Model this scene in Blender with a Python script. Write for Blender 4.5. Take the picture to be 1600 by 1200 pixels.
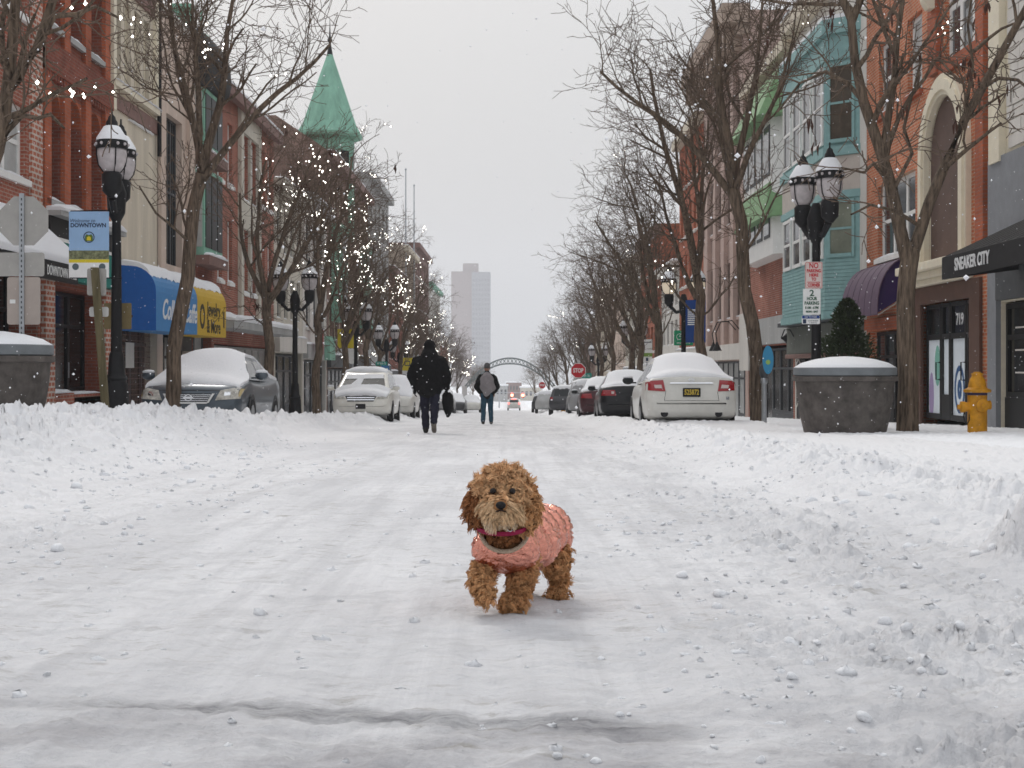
import bpy, math, random
import numpy as np
from mathutils import Vector, Matrix
R = math.radians
random.seed(7)
rng = np.random.RandomState(7)
S = bpy.context.scene
for _o in list(bpy.data.objects):
    bpy.data.objects.remove(_o)
COL = S.collection

# ------------------------------------------------------------------ camera
CAMH = 0.5
FPX = 2250.0            # focal length in photograph pixels (1600 wide)
SL = 0.0271             # the street runs gently downhill
cam = bpy.data.cameras.new('camera')
camo = bpy.data.objects.new('camera', cam)
COL.objects.link(camo)
camo.location = (0, 0, CAMH)
camo.rotation_euler = (R(90), 0, 0)
cam.sensor_fit = 'HORIZONTAL'
cam.sensor_width = 36
cam.lens = 36 * FPX / 1600
cam.shift_y = -25 / 1600
cam.clip_start = 0.05
cam.clip_end = 4000
cam.dof.use_dof = True
cam.dof.focus_distance = 3.5
cam.dof.aperture_fstop = 30
S.camera = camo

# ------------------------------------------------------------------ sky and sun
SUN_EL, SUN_ROT = 40, -16
world = bpy.data.worlds.new('World')
S.world = world
world.use_nodes = True
nt = world.node_tree
nt.nodes.clear()
N = nt.nodes.new
L = nt.links.new
wo = N('ShaderNodeOutputWorld')
bg = N('ShaderNodeBackground')
sky = N('ShaderNodeTexSky')
sky.sky_type = 'NISHITA'
sky.sun_disc = False
sky.sun_elevation = R(SUN_EL)
sky.sun_rotation = R(SUN_ROT)
sky.dust_density = 8
sky.air_density = 2
tc = N('ShaderNodeTexCoord')
sep = N('ShaderNodeSeparateXYZ')
L(tc.outputs['Generated'], sep.inputs[0])
mr = N('ShaderNodeMapRange')          # overcast cloud: brighter overhead than at the horizon
L(sep.outputs['Z'], mr.inputs[0])
mr.inputs[1].default_value = 0.0
mr.inputs[2].default_value = 1.0
mr.inputs[3].default_value = 7.6
mr.inputs[4].default_value = 14.5
cl = N('ShaderNodeVectorMath'); cl.operation = 'SCALE'
cl.inputs[0].default_value = (0.965, 0.985, 1.03)
L(mr.outputs[0], cl.inputs['Scale'])
mx = N('ShaderNodeMix'); mx.data_type = 'RGBA'
mx.inputs[0].default_value = 0.9
L(sky.outputs[0], mx.inputs[6])
L(cl.outputs[0], mx.inputs[7])
L(mx.outputs[2], bg.inputs[0])
bg.inputs[1].default_value = 0.1
L(bg.outputs[0], wo.inputs[0])

sun = bpy.data.lights.new('sun', 'SUN')
sun.energy = 1.5
sun.angle = R(15)
sun.color = (1.0, 0.97, 0.93)
suno = bpy.data.objects.new('sun', sun)
COL.objects.link(suno)
suno.rotation_euler = (R(90 - SUN_EL), 0, R(180 - SUN_ROT))
suno.location = (0, 0, 80)

S.view_settings.view_transform = 'Standard'
S.view_settings.look = 'None'
S.view_settings.exposure = -0.33
S.view_settings.gamma = 1
S.view_settings.use_curve_mapping = False
S.render.engine = 'CYCLES'
S.cycles.use_denoising = True
S.cycles.max_bounces = 6
S.cycles.diffuse_bounces = 3
S.cycles.glossy_bounces = 3
S.cycles.volume_bounces = 1
S.cycles.transparent_max_bounces = 8

# ------------------------------------------------------------------ helpers
def G(y):
    """height of the road surface at distance y (the street falls away, then levels out)"""
    y = np.asarray(y, float)
    return -SL * (np.minimum(y, 420) + np.clip(y - 420, 0, 400) * 0.35)
def g(y):
    return float(G(y))

MATS = {}
def mat(name, col, rough=0.7, metal=0.0, var=0.0, vscale=3.0, bump=0.0, bscale=20.0, spec=0.2,
        emit=None, estr=0.0, coat=0.0, trans=0.0, alpha=1.0, streak=False, dirt=0.0):
    if name in MATS:
        return MATS[name]
    m = bpy.data.materials.new(name)
    m.use_nodes = True
    t = m.node_tree
    b = t.nodes['Principled BSDF']
    b.inputs['Base Color'].default_value = (*col, 1)
    b.inputs['Roughness'].default_value = rough
    b.inputs['Metallic'].default_value = metal
    b.inputs['Specular IOR Level'].default_value = spec
    b.inputs['Coat Weight'].default_value = coat
    b.inputs['Transmission Weight'].default_value = trans
    b.inputs['Alpha'].default_value = alpha
    if emit:
        b.inputs['Emission Color'].default_value = (*emit, 1)
        b.inputs['Emission Strength'].default_value = estr
    if var or bump:
        gp = t.nodes.new('ShaderNodeTexCoord')
        src = gp.outputs['Object']
        if streak:
            mp = t.nodes.new('ShaderNodeMapping')
            mp.inputs['Scale'].default_value = (1, 1, 0.12)
            t.links.new(src, mp.inputs[0])
            src = mp.outputs[0]
    if var:
        n = t.nodes.new('ShaderNodeTexNoise')
        n.inputs['Scale'].default_value = vscale
        n.inputs['Detail'].default_value = 6
        n.inputs['Roughness'].default_value = 0.65
        t.links.new(src, n.inputs['Vector'])
        mrr = t.nodes.new('ShaderNodeMapRange')
        t.links.new(n.outputs[0], mrr.inputs[0])
        mrr.inputs[1].default_value = 0.3
        mrr.inputs[2].default_value = 0.7
        mrr.inputs[3].default_value = 1 - var
        mrr.inputs[4].default_value = 1 + var
        vm = t.nodes.new('ShaderNodeVectorMath')
        vm.operation = 'SCALE'
        vm.inputs[0].default_value = col
        t.links.new(mrr.outputs[0], vm.inputs['Scale'])
        t.links.new(vm.outputs[0], b.inputs['Base Color'])
    if bump:
        n2 = t.nodes.new('ShaderNodeTexNoise')
        n2.inputs['Scale'].default_value = bscale
        n2.inputs['Detail'].default_value = 5
        t.links.new(src, n2.inputs['Vector'])
        bp = t.nodes.new('ShaderNodeBump')
        bp.inputs['Strength'].default_value = bump
        bp.inputs['Distance'].default_value = 0.02
        t.links.new(n2.outputs[0], bp.inputs['Height'])
        t.links.new(bp.outputs[0], b.inputs['Normal'])
    MATS[name] = m
    return m

def brickmat(name, c1, c2, mortar, bw=0.215, bh=0.075, bump=0.35, ms=0.012, var=0.34):
    m = bpy.data.materials.new(name)
    m.use_nodes = True
    t = m.node_tree
    b = t.nodes['Principled BSDF']
    b.inputs['Roughness'].default_value = 0.85
    b.inputs['Specular IOR Level'].default_value = 0.15
    ge = t.nodes.new('ShaderNodeNewGeometry')
    sp = t.nodes.new('ShaderNodeSeparateXYZ')
    t.links.new(ge.outputs['Position'], sp.inputs[0])
    ad = t.nodes.new('ShaderNodeMath')
    ad.operation = 'ADD'
    t.links.new(sp.outputs[0], ad.inputs[0])
    t.links.new(sp.outputs[1], ad.inputs[1])
    cb = t.nodes.new('ShaderNodeCombineXYZ')
    t.links.new(ad.outputs[0], cb.inputs[0])
    t.links.new(sp.outputs[2], cb.inputs[1])
    br = t.nodes.new('ShaderNodeTexBrick')
    br.inputs['Color1'].default_value = (*c1, 1)
    br.inputs['Color2'].default_value = (*c2, 1)
    br.inputs['Mortar'].default_value = (*mortar, 1)
    br.inputs['Scale'].default_value = 1
    br.inputs['Mortar Size'].default_value = ms
    br.inputs['Mortar Smooth'].default_value = 0.2
    br.inputs['Brick Width'].default_value = bw
    br.inputs['Row Height'].default_value = bh
    t.links.new(cb.outputs[0], br.inputs['Vector'])
    n = t.nodes.new('ShaderNodeTexNoise')
    n.inputs['Scale'].default_value = 0.9
    n.inputs['Detail'].default_value = 8
    n.inputs['Roughness'].default_value = 0.7
    t.links.new(ge.outputs['Position'], n.inputs['Vector'])
    mrr = t.nodes.new('ShaderNodeMapRange')
    mrr.inputs[1].default_value = 0.3
    mrr.inputs[2].default_value = 0.7
    mrr.inputs[3].default_value = 1 - var
    mrr.inputs[4].default_value = 1 + var
    t.links.new(n.outputs[0], mrr.inputs[0])
    vm = t.nodes.new('ShaderNodeVectorMath')
    vm.operation = 'SCALE'
    t.links.new(br.outputs[0], vm.inputs[0])
    t.links.new(mrr.outputs[0], vm.inputs['Scale'])
    t.links.new(vm.outputs[0], b.inputs['Base Color'])
    bp = t.nodes.new('ShaderNodeBump')
    bp.invert = True
    bp.inputs['Strength'].default_value = bump
    bp.inputs['Distance'].default_value = 0.01
    t.links.new(br.outputs[1], bp.inputs['Height'])
    t.links.new(bp.outputs[0], b.inputs['Normal'])
    MATS[name] = m
    return m

class MB:
    """collects shapes; build() links them as one mesh object"""
    def __init__(self, T=None):
        self.v, self.f, self.m, self.T = [], [], [], T
    def add(self, vs, fs, mi=0):
        o = len(self.v)
        if self.T:
            vs = [self.T(*p) for p in vs]
        self.v.extend(tuple(p) for p in vs)
        self.f.extend(tuple(i + o for i in q) for q in fs)
        self.m.extend([mi] * len(fs))
        return self
    def box(self, x0, x1, y0, y1, z0, z1, mi=0):
        return self.add([(x0, y0, z0), (x1, y0, z0), (x1, y1, z0), (x0, y1, z0), (x0, y0, z1), (x1, y0, z1), (x1, y1, z1), (x0, y1, z1)],
                        [(0, 3, 2, 1), (4, 5, 6, 7), (0, 1, 5, 4), (1, 2, 6, 5), (2, 3, 7, 6), (3, 0, 4, 7)], mi)
    def tube(self, pts, rad, n=6, mi=0, cap=True):
        k = len(pts)
        vs = []
        for i in range(k):
            a = pts[max(i - 1, 0)]
            b = pts[min(i + 1, k - 1)]
            dx, dy, dz = b[0] - a[0], b[1] - a[1], b[2] - a[2]
            l = math.sqrt(dx * dx + dy * dy + dz * dz) or 1e-9
            dx, dy, dz = dx / l, dy / l, dz / l
            if abs(dz) < 0.9:
                ux, uy, uz = -dy, dx, 0.0
            else:
                ux, uy, uz = 0.0, -dz, dy
            l = math.sqrt(ux * ux + uy * uy + uz * uz) or 1e-9
            ux, uy, uz = ux / l, uy / l, uz / l
            wx, wy, wz = dy * uz - dz * uy, dz * ux - dx * uz, dx * uy - dy * ux
            r = rad[i] if hasattr(rad, '__len__') else rad
            p = pts[i]
            for j in range(n):
                c, s = _CS[n][j]
                c *= r
                s *= r
                vs.append((p[0] + c * ux + s * wx, p[1] + c * uy + s * wy, p[2] + c * uz + s * wz))
        fs = []
        for i in range(k - 1):
            for j in range(n):
                j2 = (j + 1) % n
                fs.append((i * n + j, i * n + j2, (i + 1) * n + j2, (i + 1) * n + j))
        if cap:
            fs.append(tuple(range(n - 1, -1, -1)))
            fs.append(tuple(range((k - 1) * n, k * n)))
        return self.add(vs, fs, mi)
    def lathe(self, prof, n=16, c=(0, 0, 0), mi=0, ax='z', sx=1.0, sy=1.0):
        vs = []
        for r, z in prof:
            for j in range(n):
                a = 2 * math.pi * j / n
                p, q = r * math.cos(a) * sx, r * math.sin(a) * sy
                if ax == 'z': vs.append((c[0] + p, c[1] + q, c[2] + z))
                elif ax == 'y': vs.append((c[0] + p, c[1] + z, c[2] + q))
                else: vs.append((c[0] + z, c[1] + p, c[2] + q))
        fs = [(i * n + j, i * n + (j + 1) % n, (i + 1) * n + (j + 1) % n, (i + 1) * n + j) for i in range(len(prof) - 1) for j in range(n)]
        fs.append(tuple(range(n - 1, -1, -1)))
        k = len(prof) - 1
        fs.append(tuple(range(k * n, k * n + n)))
        return self.add(vs, fs, mi)
    def loft(self, rings, mi=0, cap=True, closed=True):
        n = len(rings[0])
        vs = [p for r in rings for p in r]
        fs = []
        for i in range(len(rings) - 1):
            for j in range(n if closed else n - 1):
                j2 = (j + 1) % n
                fs.append((i * n + j, i * n + j2, (i + 1) * n + j2, (i + 1) * n + j))
        if cap:
            fs.append(tuple(range(n - 1, -1, -1)))
            fs.append(tuple(range((len(rings) - 1) * n, len(rings) * n)))
        return self.add(vs, fs, mi)
    def prism(self, poly, d0, d1, fn, mi=0):
        """extrude a 2-D outline between depths d0 and d1; fn(u, v, d) -> point"""
        n = len(poly)
        vs = [fn(u, v, d0) for u, v in poly] + [fn(u, v, d1) for u, v in poly]
        fs = [(j, (j + 1) % n, n + (j + 1) % n, n + j) for j in range(n)]
        fs += [tuple(range(n - 1, -1, -1)), tuple(range(n, 2 * n))]
        return self.add(vs, fs, mi)
    def ball(self, c, r, n=10, k=6, mi=0):
        r = r if hasattr(r, '__len__') else (r, r, r)
        prof = [(max(math.sin(math.pi * i / k), 0.02), -math.cos(math.pi * i / k)) for i in range(k + 1)]
        vs = [(c[0] + q * math.cos(2 * math.pi * j / n) * r[0], c[1] + q * math.sin(2 * math.pi * j / n) * r[1], c[2] + z * r[2]) for q, z in prof for j in range(n)]
        fs = [(i * n + j, i * n + (j + 1) % n, (i + 1) * n + (j + 1) % n, (i + 1) * n + j) for i in range(k) for j in range(n)]
        fs += [tuple(range(n - 1, -1, -1)), tuple(range(k * n, k * n + n))]
        return self.add(vs, fs, mi)
    def data(self, name, mats, smooth=False):
        me = bpy.data.meshes.new(name)
        me.from_pydata(self.v, [], self.f)
        for mm in (mats if isinstance(mats, (list, tuple)) else [mats]):
            me.materials.append(mm)
        if any(self.m):
            me.polygons.foreach_set('material_index', self.m)
        if smooth:
            me.shade_smooth()
            if smooth != 1:
                me.set_sharp_from_angle(angle=R(smooth))
        return me
    def build(self, name, mats, parent=None, smooth=False, world=False, loc=None, bevel=0, sub=0):
        return put(name, self.data(name, mats, smooth), parent, world, loc, bevel, sub)
_CS = {n: [(math.cos(2 * math.pi * j / n), math.sin(2 * math.pi * j / n)) for j in range(n)] for n in range(3, 33)}

def put(name, me, parent=None, world=False, loc=None, bevel=0, sub=0):
    o = bpy.data.objects.new(name, me)
    COL.objects.link(o)
    if parent:
        o.parent = parent
        if world:
            p = parent
            v = Vector((0, 0, 0))
            while p:
                v += p.location
                p = p.parent
            o.location = -v
    if loc is not None:
        o.location = loc
    if bevel:
        md = o.modifiers.new('bevel', 'BEVEL')
        md.width = bevel
        md.segments = 2
        md.limit_method = 'ANGLE'
    if sub:
        md = o.modifiers.new('sub', 'SUBSURF')
        md.levels = md.render_levels = sub
    return o

def tag(o, label=None, cat=None, group=None, kind=None):
    if label: o['label'] = label
    if cat: o['category'] = cat
    if group: o['group'] = group
    if kind: o['kind'] = kind
    return o

def thing(name, label, cat, loc=(0, 0, 0), rz=0.0, group=None):
    o = bpy.data.objects.new(name, None)
    COL.objects.link(o)
    o.location = loc
    o.rotation_euler = (0, 0, rz)
    o.empty_display_size = 0.2
    return tag(o, label, cat, group)

def dup(root, loc=None, rz=None, label=None, group=None, scale=None, cat=None):
    """copy of a thing with its parts and sub-parts (mesh data shared)"""
    def cp(o, par):
        c = o.copy()
        COL.objects.link(c)
        if par: c.parent = par
        for ch in list(o.children):
            cp(ch, c)
        return c
    r = cp(root, None)
    if loc is not None: r.location = loc
    if rz is not None: r.rotation_euler = (0, 0, rz)
    if scale is not None: r.scale = scale if hasattr(scale, '__len__') else (scale,) * 3
    return tag(r, label, cat, group)

ROT = {'L': Matrix(((0, 0, 1), (1, 0, 0), (0, 1, 0))), 'R': Matrix(((0, 0, -1), (-1, 0, 0), (0, 1, 0))), 'F': Matrix(((1, 0, 0), (0, 0, -1), (0, 1, 0)))}
def text(name, s, size, m, parent, loc, face='F', extrude=0.004, bold=0.0, shear=0.0, align='CENTER', width=None, spacing=1.0, line=1.0, extra=None):
    cu = bpy.data.curves.new('t', 'FONT')
    cu.body = s
    cu.size = size
    cu.extrude = extrude
    cu.offset = bold
    cu.shear = shear
    cu.align_x = align
    cu.align_y = 'CENTER'
    cu.space_character = spacing
    cu.space_line = line
    cu.resolution_u = 3
    to = bpy.data.objects.new('t', cu)
    COL.objects.link(to)
    bpy.context.view_layer.update()
    me = bpy.data.meshes.new_from_object(to.evaluated_get(bpy.context.evaluated_depsgraph_get()))
    bpy.data.objects.remove(to)
    co = np.empty(len(me.vertices) * 3, np.float32)
    me.vertices.foreach_get('co', co)
    co = co.reshape(-1, 3)
    if width and len(co):
        w = co[:, 0].max() - co[:, 0].min()
        co[:, 0] *= width / w
    co = co @ np.array(ROT[face]).T
    me.vertices.foreach_set('co', co.astype(np.float32).ravel())
    me.materials.clear()
    me.materials.append(m)
    me.name = name
    o = put(name, me, parent)
    v = Vector(loc)
    p = parent
    while p:
        v -= p.location
        p = p.parent
    o.location = v
    return o

def np_mesh(name, V, F, mats, smooth=True):
    """V (n,3), F (m,k) numpy -> mesh"""
    me = bpy.data.meshes.new(name)
    V = np.ascontiguousarray(V, np.float32)
    F = np.ascontiguousarray(F, np.int32)
    me.vertices.add(len(V))
    me.vertices.foreach_set('co', V.ravel())
    k = F.shape[1]
    me.loops.add(F.size)
    me.loops.foreach_set('vertex_index', F.ravel())
    me.polygons.add(len(F))
    me.polygons.foreach_set('loop_start', np.arange(0, F.size, k, dtype=np.int32))
    me.update(calc_edges=True)
    for mm in (mats if isinstance(mats, (list, tuple)) else [mats]):
        me.materials.append(mm)
    if smooth:
        me.shade_smooth()
    return me

# numpy gradient noise
_perm = np.random.RandomState(3).permutation(512)
_perm = np.concatenate([_perm, _perm, _perm])
_ga = np.random.RandomState(4).rand(512) * 2 * np.pi
_gx, _gy = np.cos(_ga), np.sin(_ga)
def pnoise(x, y):
    xi = np.floor(x).astype(int)
    yi = np.floor(y).astype(int)
    xf, yf = x - xi, y - yi
    u = xf * xf * xf * (xf * (xf * 6 - 15) + 10)
    v = yf * yf * yf * (yf * (yf * 6 - 15) + 10)
    def gr(a, b, dx, dy):
        h = _perm[_perm[a & 511] + (b & 511)] & 511
        return _gx[h] * dx + _gy[h] * dy
    n00 = gr(xi, yi, xf, yf)
    n10 = gr(xi + 1, yi, xf - 1, yf)
    n01 = gr(xi, yi + 1, xf, yf - 1)
    n11 = gr(xi + 1, yi + 1, xf - 1, yf - 1)
    a = n00 + u * (n10 - n00)
    b = n01 + u * (n11 - n01)
    return 1.5 * (a + v * (b - a))
def fbm(x, y, o=4, gain=0.5):
    s, a = 0, 1
    for i in range(o):
        s = s + a * pnoise(x + 17.3 * i, y - 9.1 * i)
        x, y, a = x * 2.03, y * 2.03, a * gain
    return s
def billow(x, y, o=4, gain=0.5):
    s, a = 0, 1
    for i in range(o):
        s = s + a * (np.abs(pnoise(x + 7.7 * i, y + 3.9 * i)) * 2 - 0.5)
        x, y, a = x * 2.1, y * 2.1, a * gain
    return s
# ------------------------------------------------------------------ ground: snow-packed road, ploughed banks, pavements
def sm(x, a, b):
    t = np.clip((x - a) / (b - a), 0, 1)
    return t * t * (3 - 2 * t)
def hrel(X, Z, detail=True):
    """snow surface above the road plane"""
    it = np.interp
    wob = 0.25 * pnoise(Z * 0.33, X * 0 + 2.2) + 0.12 * pnoise(Z * 1.1, X * 0 + 5)
    # left bank
    toe = it(Z, [1, 5, 8, 13, 20, 32, 60, 200], [-1.75, -1.95, -2.25, -2.75, -3.2, -3.75, -3.9, -3.9]) + wob
    cw = it(Z, [2, 6, 16, 26, 40], [2.2, 2.2, 1.9, 1.1, 0.8])
    hb = it(Z, [1, 4, 7, 11, 16, 21, 26, 34, 60], [.10, .2, .31, .43, .46, .42, .34, .27, .22])
    up = sm(toe - X, 0, cw)
    lane = it(Z, [20, 26.3, 28, 300], [.34, .32, .20, .16])
    dn = sm(toe - cw - 0.2 - X, 0, 0.6)
    hl = up * (hb * (1 - dn) + np.minimum(lane, hb) * dn)
    hl = np.where(X < -7.0, np.maximum(hl * 0, 0.16 + 0 * X) * sm(-X, 7.0, 7.3) + hl * (1 - sm(-X, 7.0, 7.3)), hl)
    # right bank
    toer = it(Z, [1, 4, 7, 11, 20, 30, 45, 60, 200], [1.5, 1.35, 1.4, 1.4, 1.5, 1.75, 2.0, 2.1, 2.3]) + 0.7 * wob
    cwr = it(Z, [2, 8, 20, 40], [.9, .9, .9, .6])
    hr = it(Z, [1, 4, 8, 12, 20, 30, 60], [.02, .05, .10, .15, .19, .20, .2])
    upr = sm(X - toer, 0, cwr)
    flat = it(Z, [1, 5, 9, 26, 27.2, 30, 300], [.02, .05, .10, .11, .25, .20, .16])
    dnr = sm(X - toer - cwr - 0.15, 0, 0.9)
    hrr = upr * (hr * (1 - dnr) + flat * dnr)
    hrr = hrr * (1 - sm(X, 4.6, 5.2)) + 0.11 * sm(X, 4.6, 5.2) * upr
    # gutter-side mound in the right foreground
    md = 0.24 * np.exp(-(((X - 1.78) / 0.23) ** 2 + ((Z - 4.5) / 0.3) ** 2) ** 1.5)
    # right corner plough ridge
    rd = 0.07 * np.exp(-((X - (1.75 + 0.12 * (Z - 7))) / 0.3) ** 2) * sm(Z, 5.4, 6.4) * (1 - sm(Z, 8.6, 10))
    h = hl + hrr + md + rd
    if detail:
        bank = np.clip(up * (1 - sm(-X, 6.9, 7.4)) * 1.0 + upr * (1 - dnr * 0.9), 0, 1)
        bank = np.maximum(bank, sm(md, .02, .08))
        rough_l = 0.35 + 0.65 * sm(toe + 1.1 - X, 0, 1.2)
        ch = billow(X * 2.6, Z * 2.6, 5, 0.55)
        h = h + bank * np.where((X < 0) | (md > .03), 1.0, .55) * (0.10 * ch + 0.035 * fbm(X * 1.1, Z * 1.1, 3) + 0.03 * billow(X * 9, Z * 8, 4, .62))
        # churned snow on the right of the lane and along the left toe
        churn = np.clip(sm(X, 0.1, 0.9) + 0.7 * rough_l * sm(-X, .9, 2.0) + 0.22 * sm(Z, 2.75, 2.3), 0, 1) * (1 - bank)
        patch = 0.35 + 0.65 * sm(fbm(X * 1.3 + 3, Z * 0.9, 3), -0.25, 0.5)
        h = h + churn * patch * (0.022 * billow(X * 6.5, Z * 5.2, 5, 0.62) + 0.013 * np.clip(pnoise(X * 8.5, Z * 7.0) - 0.28, 0, 1) * 2)
        # packed lane: ruts along the street, thin scuffs across it
        lane_m = (1 - bank)
        h = h + lane_m * (0.0055 * fbm(X * 6.0 + 0.25 * Z, Z * 0.30, 4) + 0.007 * fbm(X * 3.3, Z * 3.4, 5, .6)
                          + 0.010 * np.clip(pnoise(X * 4.0, Z * 13.0) - 0.25, 0, 1) - 0.008 * np.clip(pnoise(X * 5.0 + 4, Z * 16.0) - 0.3, 0, 1)
                          + (0.0028 + 0.005 * churn * patch) * fbm(X * 15, Z * 15, 3, .65) * sm(Z, 14, 6))
        for xc, wd, dp in ((-1.05, .11, .011), (-0.80, .07, .007), (0.25, .10, .008), (-0.3, .09, .005), (0.62, .09, .009), (-.52, .05, .006)):
            xx = X - xc + 0.05 * np.sin(Z * 0.4 + xc)
            h = h - lane_m * dp * np.exp(-(xx / wd) ** 2) * (0.6 + 0.4 * np.sin(Z * 55) * (np.abs(xx) < wd * .8))
        # paw prints trailing behind the dog
        for i in range(16):
            pz = 4.05 + .21 * i
            pxx = .06 + .075 * (i * .21) + (.045 if i % 2 else -.045)
            rr2 = ((X - pxx) / .024) ** 2 + ((Z - pz) / .034) ** 2
            h = h - .010 * np.exp(-rr2 ** 1.5) + .004 * np.exp(-(rr2 - 2.2) ** 2)
        # smooth untouched snow on the right pavement
        h = h + dnr * upr * 0.012 * fbm(X * 0.9, Z * 0.7, 3)
        # scraped strip where the lane is nearly bare
        st = np.exp(-((Z - (2.296 - 0.19 * X + .012 * pnoise(X * 3, X * 0 + .5))) / 0.05) ** 2) * sm(-X, -0.28, 0.0) * sm(X, -1.0, -0.8)
        h = h - 0.003 * st
    return h
def ground_z(x, y):
    return g(y) + float(hrel(np.array([x], float), np.array([y], float), False)[0])

def snow_material(name, base=(0.80, 0.81, 0.83), dirt=0.0, strip=False):
    m = bpy.data.materials.new(name)
    m.use_nodes = True
    t = m.node_tree
    b = t.nodes['Principled BSDF']
    b.inputs['Roughness'].default_value = 0.75
    b.inputs['Specular IOR Level'].default_value = 0.25
    ge = t.nodes.new('ShaderNodeNewGeometry')
    def noise(sx, sy, sz, det, rough=.6):
        mp = t.nodes.new('ShaderNodeMapping')
        mp.inputs['Scale'].default_value = (sx, sy, sz)
        t.links.new(ge.outputs['Position'], mp.inputs[0])
        n = t.nodes.new('ShaderNodeTexNoise')
        n.inputs['Scale'].default_value = 1
        n.inputs['Detail'].default_value = det
        n.inputs['Roughness'].default_value = rough
        t.links.new(mp.outputs[0], n.inputs['Vector'])
        return n.outputs[0]
    def ramp(src, a, c0, bb, c1):
        r = t.nodes.new('ShaderNodeMapRange')
        r.clamp = True
        r.inputs[1].default_value = a
        r.inputs[2].default_value = bb
        r.inputs[3].default_value = c0
        r.inputs[4].default_value = c1
        t.links.new(src, r.inputs[0])
        return r.outputs[0]
    def mix(fac, a, c):
        x = t.nodes.new('ShaderNodeMix')
        x.data_type = 'RGBA'
        t.links.new(fac, x.inputs[0])
        for s_, q in ((6, a), (7, c)):
            if isinstance(q, tuple): x.inputs[s_].default_value = (*q, 1)
            else: t.links.new(q, x.inputs[s_])
        return x.outputs[2]
    def mul(a, c):
        x = t.nodes.new('ShaderNodeMath')
        x.operation = 'MULTIPLY'
        for i, q in enumerate((a, c)):
            if isinstance(q, float): x.inputs[i].default_value = q
            else: t.links.new(q, x.inputs[i])
        return x.outputs[0]
    c = base
    if dirt:
        # grey, packed and slightly dirty snow in streaks along the street
        sx_ = t.nodes.new('ShaderNodeSeparateXYZ')
        t.links.new(ge.outputs['Position'], sx_.inputs[0])
        wv = t.nodes.new('ShaderNodeMath'); wv.operation = 'MULTIPLY_ADD'
        t.links.new(noise(.8, .3, 1, 4), wv.inputs[0]); wv.inputs[1].default_value = 1.6
        t.links.new(sx_.outputs[0], wv.inputs[2])
        lane = mul(ramp(wv.outputs[0], -2.4, 0, -.9, 1), ramp(wv.outputs[0], 1.6, 1, 2.9, 0))
        f1 = mul(lane, ramp(noise(1.6, .35, 1, 8), .38, 0.15, .68, dirt))
        c = mix(f1, base, (0.60, 0.60, 0.615))
        f5 = mul(lane, ramp(noise(7, .22, 1, 6, .7), .48, 0, .66, .55))
        c = mix(f5, c, (0.52, 0.52, 0.535))
        f7 = mul(lane, ramp(noise(3.5, 7, 1, 7, .72), .50, 0, .66, .6))
        c = mix(f7, c, (0.54, 0.54, 0.55))
        f6 = mul(mul(lane, ramp(sx_.outputs[1], 2.15, .75, 2.55, 0)), ramp(noise(2.5, 3.5, 1, 6, .7), .40, 0, .62, 1))
        c = mix(f6, c, (0.33, 0.32, 0.335))
        f2 = mul(mul(lane, ramp(noise(9, 22, 1, 6, .7), .54, 0, .70, 1)), ramp(noise(1.2, .8, 1, 4), .42, 0, .60, 0.85 * dirt))
        c = mix(f2, c, (0.36, 0.34, 0.31))
    if strip:
        se = t.nodes.new('ShaderNodeSeparateXYZ')
        t.links.new(ge.outputs['Position'], se.inputs[0])
        # distance from the scraped line
        ma = t.nodes.new('ShaderNodeMath'); ma.operation = 'MULTIPLY_ADD'
        t.links.new(se.outputs[0], ma.inputs[0]); ma.inputs[1].default_value = 0.19
        t.links.new(se.outputs[1], ma.inputs[2])
        sb = t.nodes.new('ShaderNodeMath'); sb.operation = 'SUBTRACT'
        t.links.new(ma.outputs[0], sb.inputs[0]); sb.inputs[1].default_value = 2.296
        ab = t.nodes.new('ShaderNodeMath'); ab.operation = 'ABSOLUTE'
        t.links.new(sb.outputs[0], ab.inputs[0])
        nz = noise(5, 16, 1, 8, .75)
        ad = t.nodes.new('ShaderNodeMath'); ad.operation = 'MULTIPLY_ADD'
        t.links.new(nz, ad.inputs[0]); ad.inputs[1].default_value = 0.16
        t.links.new(ab.outputs[0], ad.inputs[2])
        f3 = mul(ramp(ad.outputs[0], .08, 1, .15, 0), ramp(se.outputs[0], -1.0, 0, -0.5, 1))
        f3 = mul(f3, ramp(se.outputs[0], .16, 1, .36, 0))
        c = mix(mul(f3, mul(ramp(noise(9, 30, 1, 6, .7), .35, .35, .6, 1), 0.9)), c, (0.15, 0.15, 0.16))
        # other bare asphalt glimpses
        f4 = mul(ramp(noise(2.2, 4.5, 1, 7, .7), .66, 0, .73, .75), ramp(se.outputs[1], 2.9, 1, 2.5, 0))
        f4n = mul(ramp(noise(2.2, 4.5, 1, 7, .7), .64, 0, .71, .6), ramp(se.outputs[1], 2.5, 1, 2.9, 0))
        c = mix(f4n, c, (0.20, 0.195, 0.19))
    t.links.new(c if not isinstance(c, tuple) else noise(1, 1, 1, 1), b.inputs['Base Color']) if not isinstance(c, tuple) else None
    if isinstance(c, tuple):
        b.inputs['Base Color'].default_value = (*c, 1)
    hb1 = noise(26, 26, 26, 8, .7)
    bp = t.nodes.new('ShaderNodeBump')
    bp.inputs['Strength'].default_value = 0.9
    bp.inputs['Distance'].default_value = 0.018
    t.links.new(hb1, bp.inputs['Height'])
    t.links.new(bp.outputs[0], b.inputs['Normal'])
    MATS[name] = m
    return m
M_SNOW = snow_material('snow', (0.87, 0.88, 0.90))
M_ROAD = snow_material('packed_snow', (0.80, 0.80, 0.81), dirt=1.0, strip=True)
M_BANK = M_ROAD

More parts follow.
